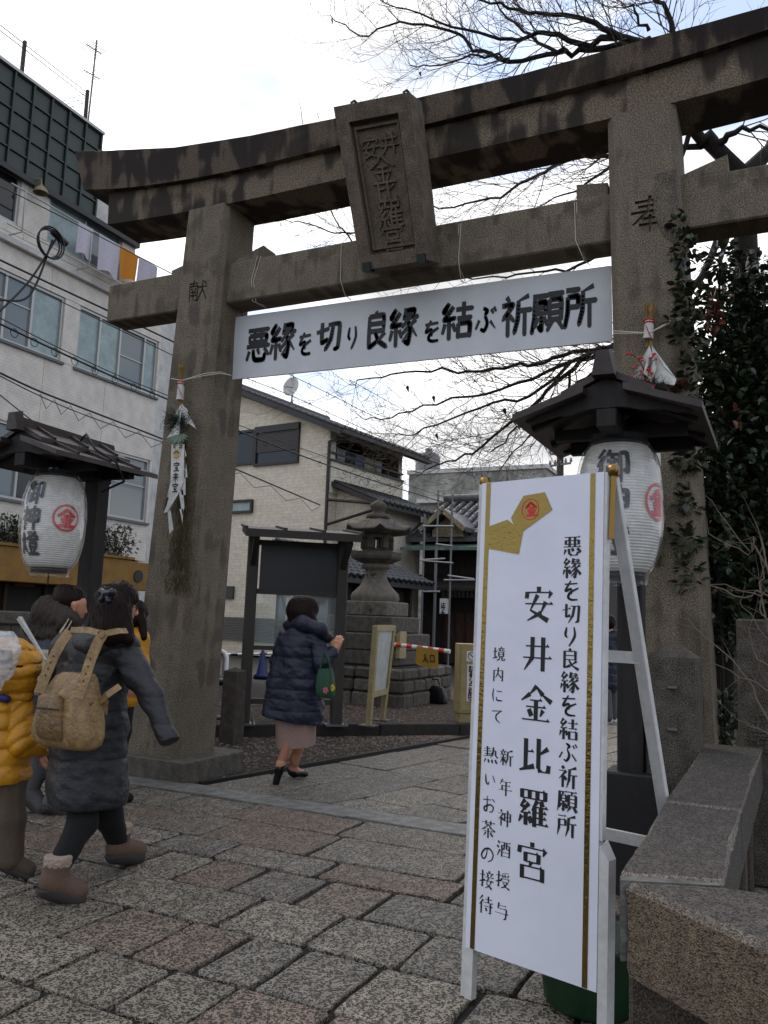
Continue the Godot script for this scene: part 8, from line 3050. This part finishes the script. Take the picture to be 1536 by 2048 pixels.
func navy_coat_walker() -> void:
	var z := -6.2
	var J := func(u: float, v: float, o := 0.0) -> Vector3: return PZ(u, v, z + o)
	var t := thing("person", "person in a quilted navy coat and pink skirt passing under the gate", "person", Vector3(-3.8, 0, z))
	var j := {"head": J.call(606, 1224), "face": Vector3(0.85, -0.05, -0.55), "neck": J.call(602, 1256), "chest": J.call(598, 1295), "pelvis": J.call(592, 1385),
		"sl": J.call(572, 1277), "sr": J.call(630, 1277), "el": J.call(556, 1322, -0.1), "wl": J.call(552, 1372, -0.2), "er": J.call(645, 1328, 0.02), "wr": J.call(670, 1302, -0.05),
		"hl": J.call(580, 1395, 0.02), "hr": J.call(605, 1395, -0.02), "kl": J.call(592, 1462, 0.0), "kr": J.call(600, 1470, -0.10)}
	j.al = J.call(561, 1528, 0.14)
	j.tl = J.call(552, 1566, 0.16)
	var gr := G(585, 1557)
	j.ar = gr + Vector3(0, 0.075, 0)
	j.tr = G(610, 1555) + Vector3(0, 0.03, 0)
	var b := Mb.new()
	add_body(b, j)
	add_hand(b, j.wr, Vector3(0.25, 1, -0.1), Vector3(0.3, 0.2, 0.9), 0.75)
	add_hand(b, j.wl, Vector3(0, -1, -0.1), Vector3(-0.9, 0, 0.2), 0.4)
	var body := part(t, "body", b, M.skin)
	var sk := Mb.new()
	sk.sdf([[j.kl + Vector3(0, 0.05, 0), j.al, 0.058, 0.037], [j.kr + Vector3(0, 0.05, 0), j.ar, 0.058, 0.037]], 0.010, 0.02)
	part(body, "stockings", sk, M.stocking)
	var skirt := Mb.new()
	var rings := []
	for q in [[1380, 0.17, 590], [1430, 0.185, 590], [1470, 0.18, 590], [1492, 0.175, 590]]:
		var c: Vector3 = J.call(q[2], q[0], -0.02)
		var ring := []
		for a in 28:
			var an := TAU * a / 28.0
			var w := 1.0 + 0.05 * sin(an * 5.0 + q[0] * 0.02)
			ring.append(c + Vector3(cos(an) * q[1] * w, 0.02 * cos(an + 0.6), sin(an) * q[1] * 0.75 * w))
		rings.append(ring)
	skirt.loft(rings, false)
	part(body, "skirt", skirt, M.pink_skirt)
	for q in [[j.al, j.tl], [j.ar, j.tr]]:
		var k := Mb.new()
		var d: Vector3 = (q[1] - q[0])
		k.sdf([[q[0] + d * 0.10 + Vector3(0, -0.022, 0), q[1], 0.036, 0.028], [q[0] + Vector3(0, -0.02, 0) - d * 0.1, q[0] + d * 0.1 + Vector3(0, -0.03, 0), 0.036, 0.034]], 0.008, 0.02)
		part(body, "shoe", k, M.patent)
	var hem: float = J.call(580, 1440).y
	var ct := Mb.new()
	ct.sdf([[J.call(578, 1285, 0.0), J.call(566, 1370, 0.01), 0.10, 0.135], [J.call(566, 1370, 0.01), J.call(556, 1470, 0.03), 0.135, 0.17], [J.call(620, 1285, -0.02), J.call(618, 1370, -0.03), 0.095, 0.125], [J.call(618, 1370, -0.03), J.call(612, 1490, -0.05), 0.125, 0.15], [j.sl, j.sr, 0.075, 0.075], [J.call(598, 1292, 0.02), J.call(590, 1460, 0.02), 0.135, 0.165], [J.call(602, 1262, 0.02), J.call(598, 1300, 0.02), 0.09, 0.13]], 0.0135, 0.05, [[Vector3(-0.12, -1, 0.0), Vector3(-0.12, -1, 0.0).dot(J.call(580, 1438))]], quilt(hem, 0.088, 0.010, 4))
	var coat := part(body, "coat", ct, M.navy)
	for q in [["sr", "er", "wr"], ["sl", "el", "wl"]]:
		var k := Mb.new()
		k.sdf([[j[q[0]], j[q[1]], 0.078, 0.07], [j[q[1]], j[q[1]].lerp(j[q[2]], 0.82), 0.07, 0.055]], 0.0125, 0.03, [], quilt(hem, 0.09, 0.007, 9))
		part(coat, "sleeve", k, M.navy)
	var col := Mb.new()
	col.sdf([[J.call(576, 1250, 0.0), J.call(606, 1246, 0.10), 0.05, 0.062], [J.call(606, 1246, 0.10), J.call(640, 1258, 0.05), 0.062, 0.06], [J.call(640, 1258, 0.05), J.call(656, 1276, -0.06), 0.058, 0.046]], 0.0115, 0.04, [], strands(2, 0.010, 8.0))
	part(coat, "collar", col, M.navy)
	var hr := Mb.new()
	hr.sdf([[J.call(600, 1216, 0.0), J.call(614, 1216, -0.02), 0.112, 0.105], [J.call(596, 1224, 0.02), J.call(596, 1240, 0.02), 0.10, 0.085], [J.call(610, 1228, 0.03), J.call(618, 1243, 0.02), 0.085, 0.07]], 0.009, 0.03, [], strands(11, 0.008, 70.0))
	part(body, "hair", hr, M.hair_brown)
	hair_strands(body, J.call(606, 1219, -0.01), Vector3(-0.85, 0, 0.55), 0.05, 300, 2.4, M.hair_brown, 42)
	# handbag hanging from the forearm
	var h := thing("handbag", "green handbag with pink and yellow print hanging from the navy coat sleeve", "handbag", J.call(651, 1392))
	var bg := Mb.new()
	var rr := []
	for q in [[1337, 13.0, 0.03], [1350, 15.0, 0.05], [1372, 16.5, 0.065], [1388, 16.0, 0.065], [1394, 13.0, 0.05]]:
		var c: Vector3 = J.call(651, q[0], 0.08)
		var ring := []
		for a in 24:
			var an := TAU * a / 24.0
			ring.append(c + Vector3(signf(cos(an)) * pow(absf(cos(an)), 0.6) * q[1] * 0.0047, 0, signf(sin(an)) * pow(absf(sin(an)), 0.6) * q[2]))
		rr.append(ring)
	bg.loft(rr)
	part(h, "bag_body", bg, M.green_bag)
	for o in [0.05, 0.11]:
		var k := Mb.new()
		k.tube([J.call(640, 1340, o), J.call(644, 1318, o), J.call(650, 1304, o - 0.03), J.call(657, 1318, o), J.call(661, 1340, o)], 0.007, 6)
		part(h, "handle", k, M.green_bag)
	for q in [[651, 1381, M.pink, 0.026], [664, 1376, M.lemon, 0.028]]:
		var k := Mb.new()
		for a in 5:
			var an := TAU * a / 5.0
			k.sphere(J.call(q[0], q[1], 0.146 if q[0] < 660 else 0.115) + Vector3(cos(an), sin(an), 0) * q[3] * 0.6, Vector3(q[3] * 0.5, q[3] * 0.5, 0.004), 8)
		part(h, "printed_flower", k, q[2])

func fur_collar_walker() -> void:
	var z := -4.3
	var J := func(u: float, v: float, o := 0.0) -> Vector3: return PZ(u, v, z + o)
	var t := thing("person", "dark coated person with a thick brown fur collar and grey boots", "person", Vector3(-4.4, 0, z))
	var j := {"head": J.call(142, 1212), "face": Vector3(0.45, -0.15, -0.88), "neck": J.call(125, 1255), "chest": J.call(112, 1300), "pelvis": J.call(100, 1405), "sl": J.call(78, 1285), "sr": J.call(150, 1285), "el": J.call(64, 1350), "wl": J.call(66, 1410, -0.05), "er": J.call(158, 1350), "wr": J.call(160, 1400, -0.1),
		"hl": J.call(88, 1415), "hr": J.call(116, 1415), "kl": J.call(88, 1500, 0.05), "kr": J.call(116, 1510, -0.05)}
	var gl := G(60, 1612)
	j.al = J.call(62, 1580, 0.05)
	j.tl = J.call(84, 1612, 0.02)
	j.ar = G(108, 1630) + Vector3(0, 0.09, 0)
	j.tr = G(135, 1628) + Vector3(0, 0.035, 0)
	var b := Mb.new()
	add_body(b, j)
	var body := part(t, "body", b, M.skin)
	var tr := Mb.new()
	tr.sdf([[j.hl, j.kl, 0.10, 0.08], [j.kl, j.al, 0.075, 0.055], [j.hr, j.kr, 0.10, 0.08], [j.kr, j.ar, 0.075, 0.055]], 0.016, 0.03)
	part(body, "trousers", tr, M.grey_cloth)
	boots(body, j.al, j.tl, M.grey_cloth, 0.16, true, 0.048)
	boots(body, j.ar, j.tr, M.grey_cloth, 0.16, true, 0.048)
	var hem: float = J.call(100, 1490).y
	var ct := Mb.new()
	ct.sdf([[J.call(118, 1262, 0.03), J.call(116, 1300, 0.03), 0.09, 0.12], [J.call(92, 1280), J.call(82, 1500), 0.12, 0.17], [J.call(136, 1280), J.call(124, 1500), 0.12, 0.16], [j.sl, j.el, 0.08, 0.072], [j.el, j.wl, 0.072, 0.06], [j.sr, j.er, 0.08, 0.072], [j.er, j.wr, 0.072, 0.06]], 0.016, 0.05, [[Vector3.DOWN, -hem]])
	part(body, "coat", ct, M.navy)
	var fn := FastNoiseLite.new()
	fn.frequency = 26.0
	var fu := Mb.new()
	fu.sdf([[J.call(72, 1255, 0.06), J.call(98, 1222, 0.08), 0.085, 0.10], [J.call(98, 1222, 0.08), J.call(138, 1242, 0.10), 0.10, 0.075], [J.call(85, 1262, 0.08), J.call(115, 1268, 0.1), 0.07, 0.06]], 0.010, 0.04, [], func(p: Vector3) -> float: return fn.get_noise_3d(p.x, p.y * 0.5, p.z) * 0.016)
	part(body, "fur_collar", fu, M.fur)
	var hr := Mb.new()
	hr.sdf([[J.call(138, 1200), J.call(144, 1200, -0.02), 0.108, 0.10], [J.call(122, 1208, 0.04), J.call(124, 1230, 0.05), 0.07, 0.06], [J.call(122, 1182, 0.03), J.call(124, 1182, 0.03), 0.045, 0.045]], 0.010, 0.03, [], strands(21, 0.008, 60.0))
	part(body, "hair", hr, M.hair)
	# canvas tote with its handles and a rolled white paper sticking out of it
	var tt := thing("tote_bag", "cream canvas tote bag on the shoulder of the fur collared person", "bag", J.call(92, 1400, 0.2))
	var k := Mb.new()
	k.cbox(J.call(86, 1345, 0.2), Vector3(0.22, 0.30, 0.06), 0.02)
	part(tt, "bag_body", k, M.canvas)
	for u in [[106, 1292, 122, 1262, 136, 1240], [112, 1296, 128, 1268, 142, 1244]]:
		var s := Mb.new()
		ribbon(s, [J.call(u[0], u[1] + 14, 0.23), J.call(u[2], u[3], 0.24), J.call(u[4], u[5], 0.16)], 0.03, Vector3(-0.4, 0, 0.9))
		part(tt, "handle", s, M.canvas)
	var pr := Mb.new()
	var a0: Vector3 = J.call(35, 1236, 0.32)
	var a1: Vector3 = J.call(90, 1320, 0.26)
	var sd := Vector3(0.75, 0.45, 0.35).normalized()
	pr.hexa([a1 - sd * 0.008, a1 + sd * 0.008, a1 + sd * 0.008 + Vector3(0, 0, -0.012), a1 - sd * 0.008 + Vector3(0, 0, -0.012), a0 - sd * 0.022, a0 + sd * 0.022, a0 + sd * 0.022 + Vector3(0, 0.0, -0.03), a0 - sd * 0.022 + Vector3(0, 0.0, -0.03)])
	single("rolled_paper", pr, M.paper, "long tapering roll of white paper sticking up from the cream tote bag", "paper roll")

func yellow_child() -> void:
	var z := -3.28
	var J := func(u: float, v: float, o := 0.0) -> Vector3: return PZ(u, v, z + o)
	var t := thing("person", "small person in a hooded yellow puffer jacket and khaki trousers", "person", Vector3(-3.6, 0, z))
	var s := 0.78
	var j := {"head": J.call(26, 1335), "face": Vector3(0.7, -0.1, -0.7), "neck": J.call(16, 1385), "chest": J.call(8, 1430), "pelvis": J.call(4, 1535), "sl": J.call(-28, 1415), "sr": J.call(36, 1418), "el": J.call(-45, 1480), "wl": J.call(-40, 1540), "er": J.call(42, 1484, 0.02), "wr": J.call(84, 1494, -0.1),
		"hl": J.call(-10, 1550), "hr": J.call(20, 1550), "kl": J.call(-8, 1640, -0.05), "kr": J.call(24, 1640, 0.03)}
	j.al = J.call(-12, 1716, -0.1)
	j.tl = J.call(14, 1738, -0.12)
	j.ar = G(22, 1752) + Vector3(0, 0.08, 0)
	j.tr = G(56, 1752) + Vector3(0, 0.035, 0)
	var b := Mb.new()
	add_body(b, j, s)
	add_hand(b, j.wr, Vector3(1, -0.1, -0.3), Vector3(0, 1, 0.2), 0.4, s)
	var body := part(t, "body", b, M.skin)
	var tr := Mb.new()
	tr.sdf([[j.hl, j.kl, 0.085, 0.068], [j.kl, j.al, 0.066, 0.058], [j.hr, j.kr, 0.085, 0.068], [j.kr, j.ar, 0.066, 0.058], [j.hl, j.hr, 0.09, 0.09]], 0.013, 0.03, [], strands(4, 0.012, 9.0))
	part(body, "trousers", tr, M.khaki)
	boots(body, j.ar, j.tr, M.khaki, 0.0, true, 0.036)
	boots(body, j.al, j.tl, M.khaki, 0.0, true, 0.036)
	var st := Mb.new()
	ribbon(st, [j.ar + Vector3(0.01, 0.0, 0.04), j.tr + Vector3(-0.01, 0.012, 0.036)], 0.018, Vector3.BACK)
	part(body, "shoe_stripe", st, M.lemon)
	var hem: float = J.call(5, 1560).y
	var jk := Mb.new()
	jk.sdf([[J.call(-8, 1420), J.call(-12, 1550), 0.12, 0.13], [J.call(22, 1420, -0.02), J.call(14, 1550, -0.02), 0.11, 0.12], [J.call(5, 1430, 0.04), J.call(2, 1560, 0.04), 0.11, 0.12]], 0.0115, 0.04, [[Vector3.DOWN, -hem]], quilt(hem, 0.09, 0.022, 3))
	var jacket := part(body, "jacket", jk, M.yellow)
	for q in [["sr", "er", "wr"], ["sl", "el", "wl"]]:
		var k := Mb.new()
		var base: Vector3 = j[q[0]]
		var ax: Vector3 = (j[q[2]] - base).normalized()
		var fq := FastNoiseLite.new()
		fq.frequency = 7.0
		k.sdf([[base, j[q[1]], 0.078, 0.07], [j[q[1]], j[q[2]], 0.07, 0.052]], 0.010, 0.03, [], func(p: Vector3) -> float:
			var a := absf(sin(PI * (p - base).dot(ax) / 0.07 + fq.get_noise_3dv(p)))
			return 0.015 * (1.0 - pow(a, 0.55)) - 0.007)
		part(jacket, "sleeve", k, M.yellow)
	var hc: Vector3 = J.call(30, 1338)
	var hd := Mb.new()
	hd.sdf([[J.call(20, 1322, 0.0), J.call(34, 1330, -0.03), 0.135, 0.128], [J.call(28, 1350, 0.02), J.call(34, 1385, 0.0), 0.125, 0.09]], 0.010, 0.04, [], quilt(0.02, 0.075, 0.02, 13))
	part(jacket, "hood", hd, M.yellow)
	var nk := Mb.new()
	nk.sdf([[J.call(-8, 1394, 0.10), J.call(14, 1398, 0.10), 0.022, 0.02]], 0.008, 0.02)
	part(jacket, "blue_lining", nk, M.blue_royal)
	# crinkled plastic bag of snacks held by the child
	var bg := thing("plastic_bag", "crinkled printed plastic bag of snack sticks in front of the yellow hood", "bag", J.call(10, 1360, 0.22))
	var cr := FastNoiseLite.new()
	cr.frequency = 16.0
	var k2 := Mb.new()
	k2.sdf([[J.call(8, 1292, 0.20), J.call(2, 1335, 0.22), 0.075, 0.065], [J.call(30, 1300, 0.2), J.call(8, 1348, 0.21), 0.03, 0.025], [J.call(0, 1340, 0.2), J.call(-10, 1375, 0.2), 0.05, 0.025]], 0.009, 0.03, [], func(p: Vector3) -> float: return absf(cr.get_noise_3dv(p)) * -0.018)
	var fm := mat(Color(0.86, 0.87, 0.88, 0.38), 0.15)
	fm.transparency = BaseMaterial3D.TRANSPARENCY_ALPHA
	part(bg, "film", k2, fm)
	var sn := Mb.new()
	for i in 16:
		var c: Vector3 = J.call(2 + 3.0 * (i % 8), 1300 + (i / 8) * 10, 0.2 + 0.01 * (i / 8))
		sn.tube([c, c + Vector3(0.012, -0.075, 0.0)], 0.005, 5)
	part(bg, "snack_sticks", sn, M.straw)

func small_figures() -> void:
	# walker glimpsed between the sign and its back leg
	var o := G(1216, 1446)
	var z := o.z
	var J := func(u: float, v: float, f := 0.0) -> Vector3: return PZ(u, v, z + f)
	var t := thing("person", "distant person in a dark blue jacket, grey trousers and white shoes", "person", Vector3(o.x, 0, z))
	var j := {"head": J.call(1218, 1246), "face": Vector3(0, 0, -1), "neck": J.call(1217, 1264), "chest": J.call(1217, 1284), "pelvis": J.call(1216, 1336), "sl": J.call(1200, 1272), "sr": J.call(1234, 1272), "el": J.call(1196, 1306), "wl": J.call(1198, 1336), "er": J.call(1238, 1306), "wr": J.call(1236, 1336),
		"hl": J.call(1210, 1342), "hr": J.call(1222, 1342), "kl": J.call(1211, 1388, 0.1), "kr": J.call(1222, 1388, -0.1), "al": J.call(1214, 1434, 0.15), "tl": J.call(1220, 1440, 0.0), "ar": J.call(1224, 1430, -0.2), "tr": J.call(1228, 1432, -0.35)}
	var b := Mb.new()
	add_body(b, j)
	var body := part(t, "body", b, M.skin)
	var jk := Mb.new()
	jk.sdf([[j.sl, j.sr, 0.085, 0.085], [j.chest, J.call(1216, 1366), 0.16, 0.17], [j.sl, j.el, 0.075, 0.065], [j.el, j.wl, 0.065, 0.055], [j.sr, j.er, 0.075, 0.065], [j.er, j.wr, 0.065, 0.055]], 0.02, 0.05, [], quilt(0.0, 0.12, 0.01, 2))
	part(body, "jacket", jk, M.navy)
	var tr := Mb.new()
	tr.sdf([[j.hl, j.kl, 0.1, 0.085], [j.kl, j.al, 0.085, 0.085], [j.hr, j.kr, 0.1, 0.085], [j.kr, j.ar, 0.085, 0.085]], 0.02, 0.03)
	part(body, "trousers", tr, M.grey_cloth)
	for q in [["al", "tl"], ["ar", "tr"]]:
		var k := Mb.new()
		k.sdf([[j[q[0]] + Vector3(0, -0.05, 0), j[q[1]], 0.055, 0.045]], 0.016, 0.02)
		part(body, "shoe", k, M.white_gloss)
	var hr := Mb.new()
	hr.sdf([[j.head + Vector3(0, 0.02, 0.01), j.head + Vector3(0, 0.0, 0.03), 0.108, 0.1]], 0.014, 0.02)
	part(body, "hair", hr, M.hair)
	# walker in yellow half hidden behind the backpack wearer
	var z2 := -4.75
	var Y := func(u: float, v: float, f := 0.0) -> Vector3: return PZ(u, v, z2 + f)
	var t2 := thing("person", "person in a yellow jacket with long brown hair half hidden before the pillar", "person", Vector3(Y.call(262, 1300).x, 0, z2))
	var gx: float = Y.call(232, 1300).x
	var k2 := {"head": Y.call(266, 1232), "face": Vector3(0.5, 0, -0.85), "neck": Y.call(262, 1262), "chest": Y.call(258, 1292), "pelvis": Y.call(256, 1370), "sl": Y.call(236, 1278), "sr": Y.call(278, 1278), "el": Y.call(232, 1330), "wl": Y.call(236, 1372), "er": Y.call(280, 1330), "wr": Y.call(274, 1372),
		"hl": Y.call(238, 1380), "hr": Y.call(248, 1380), "kl": Y.call(232, 1462), "kr": Y.call(242, 1462), "al": Vector3(gx - 0.06, 0.08, z2), "tl": Vector3(gx, 0.03, z2 - 0.12), "ar": Vector3(gx + 0.06, 0.08, z2), "tr": Vector3(gx + 0.12, 0.03, z2 - 0.12)}
	var b2 := Mb.new()
	add_body(b2, k2, 0.9)
	var body2 := part(t2, "body", b2, M.skin)
	var jk2 := Mb.new()
	jk2.sdf([[k2.sl, k2.sr, 0.07, 0.07], [k2.neck, k2.chest, 0.07, 0.12], [k2.chest, Y.call(244, 1392), 0.12, 0.12], [k2.sl, k2.el, 0.065, 0.06], [k2.el, k2.wl, 0.06, 0.05], [k2.sr, k2.er, 0.065, 0.06], [k2.er, k2.wr, 0.06, 0.05]], 0.016, 0.05)
	part(body2, "jacket", jk2, M.yellow)
	var tr2 := Mb.new()
	tr2.sdf([[k2.hl, k2.kl, 0.09, 0.07], [k2.kl, k2.al, 0.07, 0.055], [k2.hr, k2.kr, 0.09, 0.07], [k2.kr, k2.ar, 0.07, 0.055], [k2.al, k2.tl, 0.05, 0.035], [k2.ar, k2.tr, 0.05, 0.035]], 0.016, 0.03, [[Vector3.DOWN, 0.002]])
	part(body2, "trousers", tr2, M.black_cloth)
	var hr2 := Mb.new()
	hr2.sdf([[k2.head + Vector3(0, 0.02, 0), k2.head, 0.108, 0.1], [k2.head + Vector3(-0.02, -0.05, 0.05), k2.chest + Vector3(-0.02, 0.05, 0.10), 0.08, 0.06], [Y.call(284, 1240, 0.02), Y.call(288, 1275, 0.03), 0.035, 0.025]], 0.012, 0.03, [], strands(31, 0.008, 60.0))
	part(body2, "hair", hr2, M.hair_brown)
